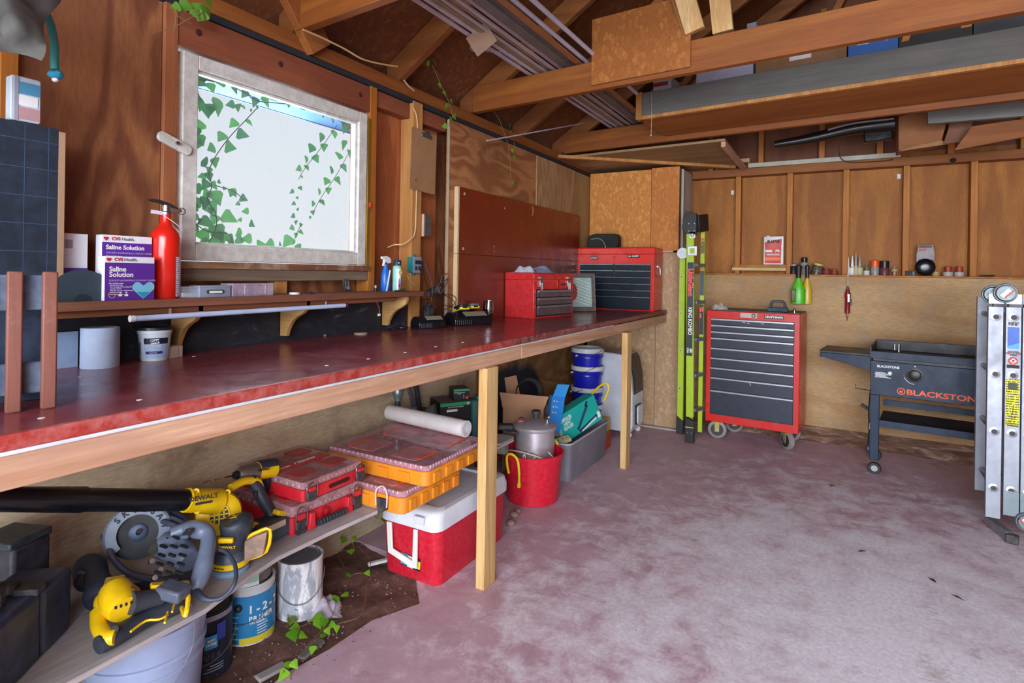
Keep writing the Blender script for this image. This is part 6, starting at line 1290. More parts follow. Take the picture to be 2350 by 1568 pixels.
for i, (x, z) in enumerate(((.065, .99), (.079, .995), (.065, .945))): G().box((x, .091, z), (.010, .002, .035)).build('red_chip_print', pl('f05a44', .5), gl)

# ================================================================== rolling tool cabinet
fl = on(1618, 965, z=.13); fr = on(1832, 998, z=.13); w = (fr - fl).length; ang = math.atan2((fr - fl).y, (fr - fl).x)
rc = T('rolling_tool_cabinet', 'tall red rolling tool cabinet with nine dark blue drawers on casters', 'tool cabinet', (fl.x + math.cos(ang) * w / 2 - math.sin(ang) * .18, fl.y + math.sin(ang) * w / 2 + math.cos(ang) * .18, 0)); rc.rotation_euler = (0, 0, ang)
M_CR = pl('cf2620', .3, dust=.1, dcol='d88878'); M_CD = pl('232b3a', .42, dust=.18, dcol='4c5464', sc=24); M_CT = pl('b9bfc8', .3, .6)
d = .36; z0_, z1_ = .13, .990
G().mm((-w / 2, -d / 2, z0_), (w / 2, d / 2, z1_ - .004)).build('cabinet_body', M_CR, rc, .004)
G().mm((-w / 2 + .004, -d / 2 + .004, z1_ - .004), (w / 2 - .004, d / 2 - .004, z1_ + .003)).build('top_mat', pl('3a2c2c', .5, dust=.5, dcol='7a6a6c'), rc, .001)
G().mm((-w / 2 + .035, -d / 2 - .001, z0_ + .06), (w / 2 - .035, -d / 2 + .002, z1_ - .062)).build('drawer_recess', M_BLK, rc)
hs = [.052, .052, .052, .082, .080, .080, .080, .105, .195]; tot = (z1_ - .064) - (z0_ + .062); sc_ = tot / sum(hs); zz = z1_ - .064
for i, hh in enumerate(hs):
    z0 = zz - hh * sc_
    o = G().mm((-w / 2 + .038, -d / 2 - .008, z0 + .003), (w / 2 - .038, -d / 2 - .001, zz - .001)).build('drawer', M_CD, rc, .0015)
    G().prism([(-.010, -.016), (-.018, -.013), (-.018, -.002), (-.008, 0), (-.006, -.006)], -w / 2 + .038, w / 2 - .038, 'x').xf(Matrix.Translation((0, -d / 2 + .002, zz))).build('drawer_pull', M_CT, o, .001)
    zz = z0
G().box((.155, -d / 2 - .001, z1_ - .034), (.135, .002, .024)).build('name_plate', pl('3a1518', .4), rc); txt('CRAFTSMAN', .020, M_WHT_INK, rc, (.155, -d / 2 - .003, z1_ - .034), bold=.0008, sx=1.05)
G().box((-.02, -d / 2 - .002, z1_ - .03), (.12, .002, .036)).build('sticker', pl('b9b6a8', .5), rc, .001); G().lathe([(.008, 0), (.015, 0), (.015, .001), (.008, .001)], (.015, -d / 2 - .0035, z1_ - .03), 18, Matrix.Rotation(PI / 2, 4, 'X')).build('sticker_print', pl('4a4a44', .5), rc)
for (x, z, a) in ((-.05, .905, .3), (-.02, .903, 0), (.08, .904, .1), (.0, .62, .2), (-.01, .54, .5), (.0, .45, 1)): G().box((x, -d / 2 - .0085, z), (.02, .001, .004), (0, a, 0)).build('paint_scratch', pl('c9c9c4', .6), rc)
def caster(par, x, y, r, rz, m=None):
    c = bpy.data.objects.new('caster', None)
    o = G().lathe([(0, -.016), (r * .8, -.018), (r * .97, -.012), (r, 0), (r * .97, .012), (r * .8, .018), (0, .016)], (0, 0, 0), 32, Matrix.Rotation(PI / 2, 4, 'X')).build('caster_wheel', m or pl('8a807c', .6, dust=.4), par, smooth=50); o.location = (x, y, r); o.rotation_euler = (0, 0, rz)
    G().lathe([(0, -.019), (r * .66, -.019), (r * .66, .019), (0, .019)], (0, 0, 0), 28, Matrix.Rotation(PI / 2, 4, 'X')).build('wheel_hub', pl('2a2a2c', .5), o)
    f = G().box((0, -.024, r * .3), (r * .5, .004, r * 1.05)).box((0, .024, r * .3), (r * .5, .004, r * 1.05)).box((0, 0, r * .83), (r * .6, .05, .006)).build('caster_fork', pl('a39c52', .4, .5, .3), par, .001); f.location = (x, y, r); f.rotation_euler = (0, 0, rz)
    G().tube([(0, -.028, 0), (0, .028, 0)], .008, 12).build('axle_bolt', M_STEEL, f)
bpy.data.objects.remove(bpy.data.objects['caster']) if 'caster' in bpy.data.objects else None
caster(rc, -w / 2 + .085, -d / 2 + .03, .07, R(8)); caster(rc, w / 2 - .075, -d / 2 + .03, .07, R(-48)); caster(rc, -w / 2 + .15, d / 2 - .07, .07, R(20)); caster(rc, w / 2 - .09, d / 2 - .07, .07, R(0))
# things on the cabinet
ct = Vector(rc.location); ct.z = z1_ + .003
p = on(1652, 700, y=4.7); t = T('clear_plastic_tray', 'crinkled clear plastic tray on the left of the cabinet top', 'tray', (p.x, 4.68, ct.z), 0)
crumple('tray_film', glass('d9d0c8', .6, .1), t, .13, .09, .05, 31)
p = on(1786, 700, y=4.7); t = T('buffing_sponge', 'dark grey arched sanding block handle on the right of the cabinet top', 'sanding block', (p.x, 4.68, ct.z), 0)
G().rbox((0, 0, .016), (.135, .08, .03), .008, 'y').build('block_base', pl('1f3f4c', .6), t, .003); G().prism([(-.06, .03), (-.052, .07), (-.035, .085), (.03, .085), (.05, .07), (.06, .03), (.042, .03), (.036, .058), (.022, .066), (-.028, .066), (-.038, .056), (-.044, .03)], -.022, .022, 'y').build('arched_handle', pl('3c383c', .6), t, .004)
p = on(1834, 706, y=4.6); tag(G().lathe([(0, 0), (.009, 0), (.008, .012), (.011, .016), (.011, .026), (.006, .032), (0, .033)], (fr.x - .04, 4.62, ct.z), 20).build('chrome_socket', pl('c0c2c6', .1, 1)), 'tiny chrome knob on the right corner of the cabinet top', 'knob')

# ================================================================== flat-top griddle on legs
gr = T('flat_top_griddle', 'navy blue two-burner flat-top griddle on a wheeled stand with orange lettering', 'griddle', (2.098, 4.36, 0), 0); gr.rotation_euler = (0, 0, R(-7))
M_GN = pl('1b2d44', .48, dust=.08, dcol='34475e', Specular_IOR_Level=.35); M_GK = pl('17181b', .45)
GW = .92; GD = .42
G().mm((0, 0, .505), (GW, .012, .722)).build('front_panel', M_GN, gr, .003)
G().mm((0, .012, .52), (.012, GD, .72)).build('side_panel', M_GN, gr, .002); G().mm((GW - .012, .012, .52), (GW, GD, .72)).build('side_panel', M_GN, gr, .002); G().mm((.012, GD - .012, .52), (GW - .012, GD, .72)).build('back_panel', M_GN, gr)
G().mm((.012, .014, .722), (GW - .012, GD - .012, .738)).build('burner_gap', M_GK, gr)
G().mm((-.005, -.012, .74), (GW, -.002, .785)).build('griddle_lip', M_GN, gr, .002); G().mm((-.005, -.002, .74), (GW, GD, .757)).build('griddle_plate', M_GK, gr, .002); G().mm((-.005, GD - .01, .757), (GW, GD, .825)).build('back_guard', M_GK, gr, .002); G().mm((-.005, -.002, .757), (.005, GD - .01, .815)).build('side_guard', M_GK, gr, .002)
sd_ = G().prism([(-.285, .748), (0, .748), (0, .655), (-.285, .72)], .0, .008, 'y').build('side_shelf_front', M_GN, gr, .002); G().mm((-.29, .0, .748), (0, .34, .762)).build('side_shelf', M_GK, gr, .002); G().mm((-.29, .33, .70), (0, .34, .762)).build('side_shelf_back', M_GN, gr); G().mm((-.293, .0, .715), (-.285, .34, .765)).build('side_shelf_end', M_GK, gr, .002)
def gleg(x, y, wheel): 
    l_ = G().mm((x, y, .085), (x + .05, y + .03, .505)).build('leg', M_GN, gr, .003)
    r_ = .037; w_ = G().lathe([(0, -.012), (r_ * .9, -.012), (r_, -.006), (r_, .006), (r_ * .9, .012), (0, .012)], (0, 0, 0), 28, Matrix.Rotation(PI / 2, 4, 'X')).build('wheel', pl('1d1d20', .5), l_); w_.location = (x + .03, y - .006 if wheel else y + .012, r_)
    G().lathe([(0, -.014), (r_ * .5, -.014), (r_ * .5, .014), (0, .014)], (0, 0, 0), 20, Matrix.Rotation(PI / 2, 4, 'X')).build('wheel_hub', pl('a7aab0', .4, .6), l_).location = w_.location
gleg(.0, 0.0, True); gleg(GW - .05, 0.0, True); gleg(-.02, GD - .1, False); gleg(GW - .05, GD - .03, False)
G().mm((.05, .02, .345), (GW - .05, .03, .385)).build('shelf_back_lip', M_GN, gr).location = (0, .33, .035)
G().mm((.05, .012, .332), (GW - .05, .36, .342)).build('lower_shelf', pl('1a2029', .5), gr, .001); G().mm((.05, .005, .302), (GW - .05, .012, .345)).build('shelf_front_lip', M_GN, gr, .001)
def knob(x):
    k = G().lathe([(0, 0), (.044, 0), (.044, .004), (.036, .006), (0, .006)], (x, -.0005, .655), 32, Matrix.Rotation(PI / 2, 4, 'X')).build('knob', M_GK, gr)
    G().lathe([(.028, .006), (.033, .010), (.030, .022), (.018, .026), (0, .026)], (x, -.0005, .655), 28, Matrix.Rotation(PI / 2, 4, 'X')).build('knob_grip', pl('101216', .35), k)
    for j in range(10):
        a = R(188 + 8.5 * j); G().ell((x + .058 * math.cos(a), -.001, .655 + .058 * math.sin(a)), (.0028, .0006, .0028), 8, 5).build('dial_mark', pl('d84a36', .5) if j < 2 else M_WHT_INK, k)
    G().ell((x, -.001, .708), (.004, .0006, .004), 10, 6).build('dial_mark', M_WHT_INK, k); txt('OFF', .012, pl('d84a36', .5), k, (x, -.0075, .686), bold=.0004)
M_OG = pl('ee5a24', .5)
knob(.235); knob(.60)
txt('BLACKSTONE', .046, M_OG, gr, (.192, -.001, .543), bold=.0012, sx=1.30, align='LEFT'); G().lathe([(.017, 0), (.022, 0), (.022, .0008), (.017, .0008)], (.165, -.0005, .545), 26, Matrix.Rotation(PI / 2, 4, 'X')).build('emblem_ring', M_OG, gr); G().prism([(-.012, -.008), (-.002, .012), (.002, 0), (.012, .010), (.004, -.012)], -.0015, -.0003, 'y').xf(Matrix.Translation((.165, 0, .545))).build('emblem_flame', M_OG, gr)
txt('BLACKSTONE', .020, M_WHT_INK, gr, (.095, -.001, .690), bold=.0006, sx=.95)
G().lathe([(0, 0), (.013, 0), (.013, .008), (.009, .014), (0, .014)], (.105, -.0005, .652), 22, Matrix.Rotation(PI / 2, 4, 'X')).build('igniter_button', pl('d9dce2', .25), gr)
for j in range(6): G().box((.055 + .006 * (j % 3), -.0008, .650 - .006 * j), (.055 + .016 * (j % 3), .0008, .003)).build('caption_line', M_WHT_INK, gr)
for x in (.15, .66): G().tube([(x, -.006, .79), (x, -.006, .838)], .010, 14).build('handle_post', pl('c3cad2', .12, 1), gr); G().tube([(x - .022, .002, .80), (x - .022, .002, .838)], .005, 10).build('handle_pin', M_STEEL, gr)
G().tube([(-.10, .2, .53), (-.102, .2, .50), (-.01, .2, .495)], .0025, 6).build('hook', M_GK, gr); G().box((-.05, .30, .36), (.06, .02, .02), (0, .5, 0)).build('fold_lever', M_GK, gr, .002)
G().tube(smooth_path([(-.012, .25, .50), (-.02, .24, .35), (-.015, .23, .24), (-.02, .22, .12)]), .009, 10).build('gas_hose', M_GK, gr); G().tube([(-.016, .232, .27), (-.017, .23, .23)], .012, 14).build('hose_fitting', M_STEEL, gr)
G().ell((-.02, .21, .10), (.022, .022, .028)).build('regulator', pl('6a7078', .4, .5), gr)

# ================================================================== aluminium multi-position ladder
al = T('aluminium_ladder', 'silver folded multi-position ladder with yellow safety label at right edge', 'ladder', (2.56, 3.65, 0), 0)
M_AR = pl('9ea3ae', .5, .7, .2, sc=10); ZS = (1.085, .76, .43, .105)
zs = [on(2280, y_, y=3.65).z for y_ in (727, 858, 990, 1120)]
def arail(x0, y0, z0, z1, near=True):
    o = G().prism([(0, 0), (.058, 0), (.058, .03), (.054, .03), (.054, .004), (.004, .004), (.004, .03), (0, .03)], z0, z1, 'z').build('rail', M_AR, al, .0008)
    o.location = (x0, y0, 0)
    if near:
        for z in zs:
            if z0 < z < z1:
                G().lathe([(.012, 0), (.020, 0), (.021, .002), (.012, .004)], (.029, -.0005, z), 26, Matrix.Rotation(PI / 2, 4, 'X')).build('rung_eyelet', pl('c9cdd6', .3, .8), o); G().lathe([(0, 0), (.013, 0), (.013, .0012), (0, .0012)], (.029, -.0002, z), 20, Matrix.Rotation(PI / 2, 4, 'X')).build('rung_bore', pl('3a3a40', .6), o)
    return o
X = [0, .068, .132, .196]
for k, x in enumerate(X):
    zb = .075 if k in (0, 3) else .12
    arail(x, 0, zb, 1.12); arail(x + .012, .33, zb + .03, 1.16, False)
    for z in zs: G().tube([(x + .029, .01, z), (x + .041, .34, z)], .013, 14).build('rung', pl('8d9096', .4, .8), al)
def hinge_(x, y, z, top, r=.045):
    s = 1 if top else -1
    h_ = G().lathe([(0, -.004), (r, -.004), (r + .003, 0), (r, .008), (0, .008)], (x, y, z), 32, Matrix.Rotation(PI / 2, 4, 'X')).build('hinge_disc', pl('76858c', .45, .5), al)
    G().lathe([(r * .78, .008), (r * .92, .011), (r * .95, .008)], (x, y, z), 32, Matrix.Rotation(PI / 2, 4, 'X')).build('hinge_ring', M_STEEL, h_)
    G().box((x, y - .012, z), (.024, .0015, .048), (0, .75 * s, 0)).build('hinge_label', pl('d9dad8', .5), h_); G().box((x + .012 * s, y - .0135, z - .004), (.007, .001, .05), (0, .75 * s, 0)).build('hinge_stripe', pl('c8502c', .5), h_); G().tube([(x + .002, y - .016, z + .006), (x + .002, y - .008, z + .006)], .005, 12).build('hinge_rivet', M_STEEL, h_)
    return h_
hinge_(.062, -.012, 1.188, True, .045); hinge_(.018, .02, 1.18, True, .042); hinge_(.192, -.004, 1.188, True, .042); hinge_(.155, -.012, .085, False, .042)
for x in (0, .068, .132): G().mm((x - .001, -.004, 1.075 + .06), (x + .059, -.001, 1.185)).build('hinge_plate', pl('93a2a8', .3, .8), al, .001); 
for x in (.068, .132): G().mm((x - .001, -.004, .10), (x + .059, -.001, .22)).build('hinge_plate', pl('93a2a8', .3, .8), al, .001)
x3 = .068 + .029
zb_ = [on(2322, y_, y=3.64).z for y_ in (741, 800, 822, 835, 872, 1030)]
G().box((x3, -.0015, (zb_[0] + zb_[0]) / 2 - .006), (.040, .001, .018)).build('barcode', label_mat('alu', 'c9ccd6', '3a3c44', 8), al)
G().box((x3, -.0015, on(2322, 775, y=3.64).z), (.044, .001, .10)).build('blue_label', pl('2f62c4', .4), al); G().prism([(-.022, 0), (.022, 0), (.022, .03), (-.022, .012)], -.003, -.002, 'y').xf(Matrix.Translation((x3, 0, zb_[1] - .002 + .0))).build('blue_label', pl('49a7dc', .4), al)
txt('DANGER\nWATCH FOR\nWIRES', .010, pl('3a3a44', .5), al, (x3, -.002, on(2322, 812, y=3.64).z), bold=.0004, line=.8)
zc = on(2322, 829, y=3.64).z; G().lathe([(0, 0), (.019, 0), (.019, .0008), (0, .0008)], (x3, -.001, zc), 26, Matrix.Rotation(PI / 2, 4, 'X')).build('warning_roundel', pl('c8382c', .5), al); G().prism([(0, -.014), (.014, 0), (0, .014), (-.014, 0)], -.003, -.002, 'y').xf(Matrix.Translation((x3, 0, zc))).build('warning_diamond', M_WHT_INK, al); G().prism([(-.003, -.009), (.003, -.009), (.003, 0), (.008, 0), (0, .009), (-.008, 0), (-.003, 0)], -.0038, -.003, 'y').xf(Matrix.Translation((x3, 0, zc))).build('warning_arrow', pl('8a3a3a', .5), al)
for s in (-1, 1): G().prism([(0, .01), (.004, .01), (.002, .002), (.005, .002), (0, -.012), (.0, -.001), (-.003, -.001)], -.003, -.002, 'y').xf(Matrix.Translation((x3 + s * .020, 0, on(2322, 812, y=3.64).z))).build('bolt_print', pl('c8382c', .5), al)
G().box((x3, -.0015, on(2322, 842, y=3.64).z), (.048, .001, .016)).build('black_label', M_BLK_INK, al)
zy0, zy1 = on(2322, 980, y=3.64).z, on(2322, 871, y=3.64).z
G().box((x3, -.0015, (zy0 + zy1) / 2), (.050, .001, zy1 - zy0)).build('yellow_label', label_mat('yel', 'd9d21e', '3a3a18', 26), al); G().box((x3, -.0026, zy1 - .035), (.036, .0008, .034)).build('black_panel', pl('3a3d22', .5), al); G().box((x3, -.0026, zy0 + .010), (.042, .0008, .014)).build('black_panel', M_BLK_INK, al); txt('CAUTION', .010, pl('d9d21e', .5), al, (x3, -.0035, zy0 + .010), bold=.0004)
G().bar((x3 - .004, -.0028, zy0 + .04), (x3 + .006, -.0028, zy0 + .11), .0015, .0015).bar((x3 - .01, -.0028, zy0 + .045), (x3 + .016, -.0028, zy0 + .045), .0015, .0015).build('ladder_diagram', M_BLK_INK, al)
G().bar((.03, .10, .03), (.08, -.08, .026), .035, .04).build('stabiliser_bar', M_ALU, al, .003); G().box((.084, -.095, .022), (.05, .035, .044), (0, 0, -.27)).build('rubber_foot', M_BLKM, al, .006)

# ================================================================== things on the back wall ledge
LZB = 1.274
def led_item(name, label, cat, px, wpx, top, build, grp=None, y=5.12, base=628):
    a, b = on(px - wpx * .55, base, y=y), on(px + wpx / 2, base, y=y); h = on(px, top, y=y).z - LZB
    t = T(name, label, cat, ((a.x + b.x) / 2, y, LZB), 10, grp); build(t, (b - a).length / 2, h); return t
def cyl_(m, cap=None, ch=.3, capr=.7, capm=None):
    def f(t, r, h):
        G().lathe([(0, 0), (r, 0), (r, h * (1 - ch) * .92), (r * .9, h * (1 - ch)), (0, h * (1 - ch))], n=20).build('body', m, t)
        if capm: G().lathe([(r * capr, h * (1 - ch)), (r * capr, h * .97), (r * capr * .8, h), (0, h)], n=18).build('cap', capm, t)
    return f
def nozzle(m, capm, bh=.42):
    def f(t, r, h):
        G().lathe([(0, 0), (r, 0), (r, h * bh * .9), (r * .6, h * bh), (0, h * bh)], n=18).build('body', m, t)
        G().lathe([(r * .5, h * bh), (r * .42, h * .62), (r * .12, h), (0, h)], n=14).build('nozzle', capm, t)
    return f
# penetrating oil tin
p, q = on(1752, 608, y=5.10), on(1798, 608, y=5.10); ht_ = on(1775, 543, y=5.1).z - 1.352
t = T('penetrant_tin', 'red and white rectangular tin with bold lettering on the back ledge', 'can', ((p.x + q.x) / 2, 5.115, 1.351), 0); w_ = q.x - p.x
G().rbox((0, 0, ht_ / 2), (w_, .06, ht_), .006).build('tin_body', pl('e0dedc', .4), t, .001); G().box((-.004, -.0305, ht_ * .40), (w_ * .82, .001, ht_ * .72)).build('red_print', pl('cf3a2c', .5), t); G().prism([(-w_ * .44, 0), (w_ * .40, 0), (w_ * .40, .05), (-w_ * .44, .02)], -.0312, -.0304, 'y').xf(Matrix.Translation((0, 0, ht_ * .70))).build('red_print', pl('cf3a2c', .5), t)
G().box((-.004, -.0312, ht_ * .20), (w_ * .8, .001, ht_ * .1)).build('orange_print', pl('ee7c34', .5), t); txt('BLASTER', .030, pl('2a2422', .6), t, (-.002, -.032, ht_ * .82), bold=.0016, sx=.8, shear=.2); txt('PB', .028, M_WHT_INK, t, (.03, -.032, ht_ * .48), bold=.001); txt('PENETRATING', .017, M_WHT_INK, t, (-.002, -.032, ht_ * .35), bold=.0006, sx=.85); G().box((-.035, -.032, ht_ * .48), (.05, .001, .018)).build('white_print', M_WHT_INK, t)
G().lathe([(0, 0), (.013, 0), (.013, .010), (0, .010)], (-w_ * .3, 0, ht_), 18).build('tin_cap', M_WHITE, t)
led_item('small_black_jar', 'short black jar with grey band at the left of the ledge', 'jar', 1822, 20, 606, cyl_(pl('23211f', .4), ch=.2, capm=pl('8d8a84', .4), capr=.9))
led_item('grey_bottle', 'grey bottle with round black cap on the ledge by the green bottle', 'bottle', 1846, 20, 591, cyl_(pl('8f8e88', .5), ch=.3, capm=M_BLK))
led_item('tilted_can', 'tilted dark can with pale yellow lid on the back ledge', 'can', 1873, 24, 604, cyl_(pl('2d2b24', .4, dust=.6, dcol='b9b59a', sc=40), ch=.2, capm=pl('c4b25a', .5), capr=1.0)).rotation_euler = (R(0), R(12), 0)
led_item('red_tape_roll', 'small dark red round roll on the ledge left of the third stud', 'roll', 1897, 22, 616, cyl_(pl('7a2e1c', .6), ch=.3, capm=pl('8a3420', .6), capr=.6)); led_item('orange_cap', 'flat orange-brown cap beside the dark red roll', 'cap', 1915, 16, 617, cyl_(pl('93381c', .6), ch=.35, capm=pl('a3421f', .6), capr=.7))
for i, (px, w__, tp, c1, c2, lb) in enumerate(((1947, 8, 590, 'dedcd2', 'e6e4dc', 'leftmost slim white glue bottle with orange base'), (1956, 14, 587, 'e3e1da', 'efefec', 'white glue bottle with dark leaf mark'), (1964, 10, 580, 'c9b89c', 'b9b4a8', 'tallest thin-nozzled glue bottle'), (1973, 16, 586, 'b9b88a', 'a89f8c', 'mottled olive glue bottle with brown nozzle'), (1989, 14, 605, 'cfd6cc', '4f8a6a', 'short glue bottle with green nozzle'))):
    led_item('glue_bottle', lb, 'bottle', px, w__, tp, nozzle(pl(c1, .5), pl(c2, .5), .42), 'glue bottles on the back ledge', y=5.12 + .015 * (i % 2))
led_item('spray_can', 'grey spray can with bright orange cap on the ledge', 'spray can', 2008, 19, 598, cyl_(pl('8a8680', .4, dust=.5, dcol='e0e0e0', sc=50), ch=.42, capm=pl('f0561c', .4), capr=1.0)); led_item('spray_can', 'maroon spray can with black cap on the ledge', 'spray can', 2030, 21, 599, cyl_(pl('6d3a3c', .4), ch=.48, capm=M_BLK, capr=.98))
led_item('mushroom_knob', 'beige mushroom-shaped knob on the ledge right of the maroon can', 'knob', 2053, 18, 612, lambda t, r, h: (G().lathe([(0, 0), (r * .4, 0), (r * .4, h * .4), (r, h * .45), (r * .8, h * .75), (r * .25, h * .8), (r * .2, h), (0, h)], n=20).build('body', pl('b09a72', .5), t)))
led_item('small_dark_box', 'tiny dark box with a pale end on the ledge beside the trimmer head', 'box', 2087, 22, 622, lambda t, r, h: (G().box((0, 0, h / 2), (r * 2, .04, h)).build('body', M_BLKM, t), G().box((r * .7, -.021, h / 2), (r * .4, .002, h * .8)).build('end_label', pl('6f88a0', .5), t)))
p = on(2123, 600, y=5.08); t = T('trimmer_head_pack', 'round black trimmer head on a grey hang card standing on the ledge', 'package', (p.x, 5.085, LZB), 0)
G().lathe([(0, 0), (.058, 0), (.062, .008), (.060, .02), (.045, .032), (.02, .036), (0, .036)], (0, 0, .064), 36, Matrix.Rotation(PI / 2, 4, 'X')).build('trimmer_head', pl('141417', .25), t); G().prism([(-.052, .10), (.052, .10), (.056, .16), (.044, .225), (-.040, .225), (-.052, .16)], -.004, .0, 'y').build('hang_card', pl('8f8c8c', .5), t, .0005); G().box((0, -.0046, .213), (.078, .001, .018)).build('card_header', pl('3a3440', .5), t); G().prism([(-.040, .18), (.0, .18), (.015, .198), (-.040, .198)], -.0055, -.0045, 'y').build('red_print', pl('b8402c', .5), t); G().mm((-.04, -.0055, .10), (.05, -.0045, .118)).build('card_base', pl('2c2a36', .5), t)
led_item('tan_lid', 'small tan ribbed lid jar beside the trimmer head', 'jar', 2148, 18, 622, cyl_(pl('b59a5c', .5), ch=.1))
for i, px in enumerate((2176, 2202)): led_item('red_capped_tub', ('white-based tub with red cap, nearer the trimmer head', 'white-based tub with red cap, nearer the right stud')[i], 'tub', px, 23, 612, cyl_(pl('b9b2ac', .5), ch=.55, capm=pl('a33a22', .5), capr=.72), 'red capped tubs')
p = on(2262, 634, y=5.1); tag(G().bar((p.x - .03, 5.1, LZB + .006), (p.x + .05, 5.11, LZB + .01), .012, .012).build('rusty_strip', pl('2c1f18', .7)), 'dark rusty strip lying on the ledge right of the last stud', 'strip')
# spray bottles hung in front
for i, (px, c1, lb, w__) in enumerate(((1832, '53c01e', 'bright green spray bottle hanging by its neck from the ledge', .05), (1852, 'c9a81e', 'yellow spray bottle hanging behind the green one', .035))):
    p = on(px, 660, y=4.98 + .03 * i); hgt = .24
    t = T('hanging_bottle', lb, 'bottle', (p.x, 4.985 + .02 * i, 1.04), 0, 'spray bottles hung on the ledge')
    G().lathe([(0, 0), (w__, .004), (w__, .10), (w__ * .7, .15), (w__ * .3, .20), (w__ * .28, .215), (0, .215)], n=24, sx=1, sy=.6).build('bottle_body', pl(c1, .35), t); G().lathe([(w__ * .36, .205), (w__ * .4, .26), (w__ * .5, .30), (0, .31)], n=16).build('bottle_trigger', M_BLK, t); G().box((-w__ * .62, -.016, .07), (w__ * .7, .03, .1)).build('bottle_label', pl('4a4a1e', .5, dust=.5, dcol='9aa04a', sc=50), t, .006); 
# red screwdriver torch hung
p = on(1945, 700, y=5.0); t = T('red_hanging_tool', 'red and steel pointed tool hanging on a white cord from the ledge', 'tool', (p.x, 5.03, .93), 0)
G().tube([(0, 0, .36), (0, 0, .255)], .0035, 8).build('hang_cord', pl('d8d0c8', .5), t); G().lathe([(0, .235), (.012, .235), (.008, .25), (.004, .262), (0, .262)], n=16).build('tool_cap', M_STEEL, t); G().lathe([(0, .05), (.018, .055), (.018, .17), (.021, .175), (.021, .20), (.011, .235), (0, .236)], n=20).build('tool_body', pl('8a1a24', .3), t); G().lathe([(0, -.005), (.002, 0), (.007, .05), (0, .055)], n=12).build('steel_tip', M_STEEL, t); G().box((.006, -.02, .17), (.012, .008, .06)).build('silver_clip', M_STEEL, t, .001); G().box((.020, -.006, .14), (.012, .014, .05)).build('black_pad', M_BLKM, t, .001)
# ================================================================== storage on the hanging shelf
def sbox(label, px0, px1, y, d, h, mat, name='storage_box', grp='boxes stored on the hanging shelf', ctry=None):
    yy = y - .12
    for _ in range(3): xm = on((px0 + px1) / 2, 120, y=yy).x; yy = y - .09 - .1 * (xm - 1.9) - .02
    a, b = on(px0, 120, y=yy), on(px1, 120, y=yy); y = yy
    t = T(name, label, 'box', ((a.x + b.x) / 2, y + d / 2, 2.254), -5.7, grp); w_ = b.x - a.x
    G().box((0, 0, h / 2), (w_, d, h)).build('carton_body', mat, t, .001); return t, w_
def zat(px, py, y): return on(px, py, y=y).z - 2.254
t, w_ = sbox('small white box with red stripe at the left end of the hanging shelf', 1502, 1545, 3.68, .15, .26, pl('c9c9cc', .5)); G().box((-.01, -.076, zat(1520, 194, 3.68)), (w_ * .8, .001, .025)).build('red_print', pl('a83a34', .5), t); G().box((.0, -.076, zat(1520, 180, 3.68)), (w_ * .3, .001, .014)).build('grey_print', pl('5a5a78', .5), t)
t, w_ = sbox('plain lilac-white box on the hanging shelf', 1601, 1734, 3.62, .2, .30, pl('bcbcd2', .5)); G().box((0.02, -.1, .15), (.002, .001, .3)).build('seam', pl('a9a9c4', .5), t)
t, w_ = sbox('long brown cardboard box with white shipping label on the hanging shelf', 1737, 1948, 3.62, .2, .34, pl('9c7450', .8)); a = on(1818, 130, y=3.61); b = on(1868, 130, y=3.61); xl = (a.x + b.x) / 2 - t.location.x
G().box((xl, -.101, zat(1842, 130, 3.62)), (b.x - a.x, .001, .09)).build('shipping_label', M_WHT_INK, t); G().box((xl - .01, -.102, zat(1842, 122, 3.62)), (.075, .001, .008)).build('red_print', pl('a8303a', .5), t); G().box((xl - .035, -.102, zat(1830, 134, 3.62)), (.03, .001, .016)).build('blue_print', pl('4a66a8', .5), t)
t, w_ = sbox('blue box with white curve on the hanging shelf', 1951, 2066, 3.62, .2, .36, pl('2f6cc0', .4)); G().prism([(-.06, -.02), (-.02, .02), (.03, .025), (.02, .0), (-.01, -.02)], -.102, -.1, 'y').xf(Matrix.Translation((-.01, 0, zat(2005, 108, 3.62)))).build('white_print', M_WHT_INK, t); G().box((.06, -.101, zat(2045, 95, 3.62)), (.008, .001, .08)).build('white_print', pl('7aa6dc', .5), t)
t, w_ = sbox('black box with yellow panel reading the tool maker name on the hanging shelf', 2068, 2236, 3.62, .2, .38, pl('2a2824', .5)); G().box((.015, -.101, zat(2165, 75, 3.62)), (.16, .001, .075)).build('yellow_print', pl('d89a2a', .5), t); G().prism([(-.03, -.05), (.0, .05), (.03, .05), (.0, -.05)], -.102, -.1, 'y').xf(Matrix.Translation((-w_ * .36, 0, zat(2090, 92, 3.62)))).build('yellow_print', pl('d88a2a', .5), t); G().prism([(-.01, -.05), (.02, .05), (.06, .05), (.03, -.05)], -.102, -.1, 'y').xf(Matrix.Translation((w_ * .38, 0, zat(2225, 65, 3.62)))).build('yellow_print', pl('d88a2a', .5), t)
txt('DeWALT', .042, M_BLK_INK, t, (.015, -.103, zat(2172, 70, 3.62)), bold=.0014)
t, w_ = sbox('dark grey box at the right end of the hanging shelf', 2240, 2420, 3.64, .2, .36, pl('4a4c50', .6))
t, w_ = sbox('grey-white box edge seen above the joist behind the new wood web', 1716, 1738, 3.9, .15, .58, pl('9aa0b0', .5))
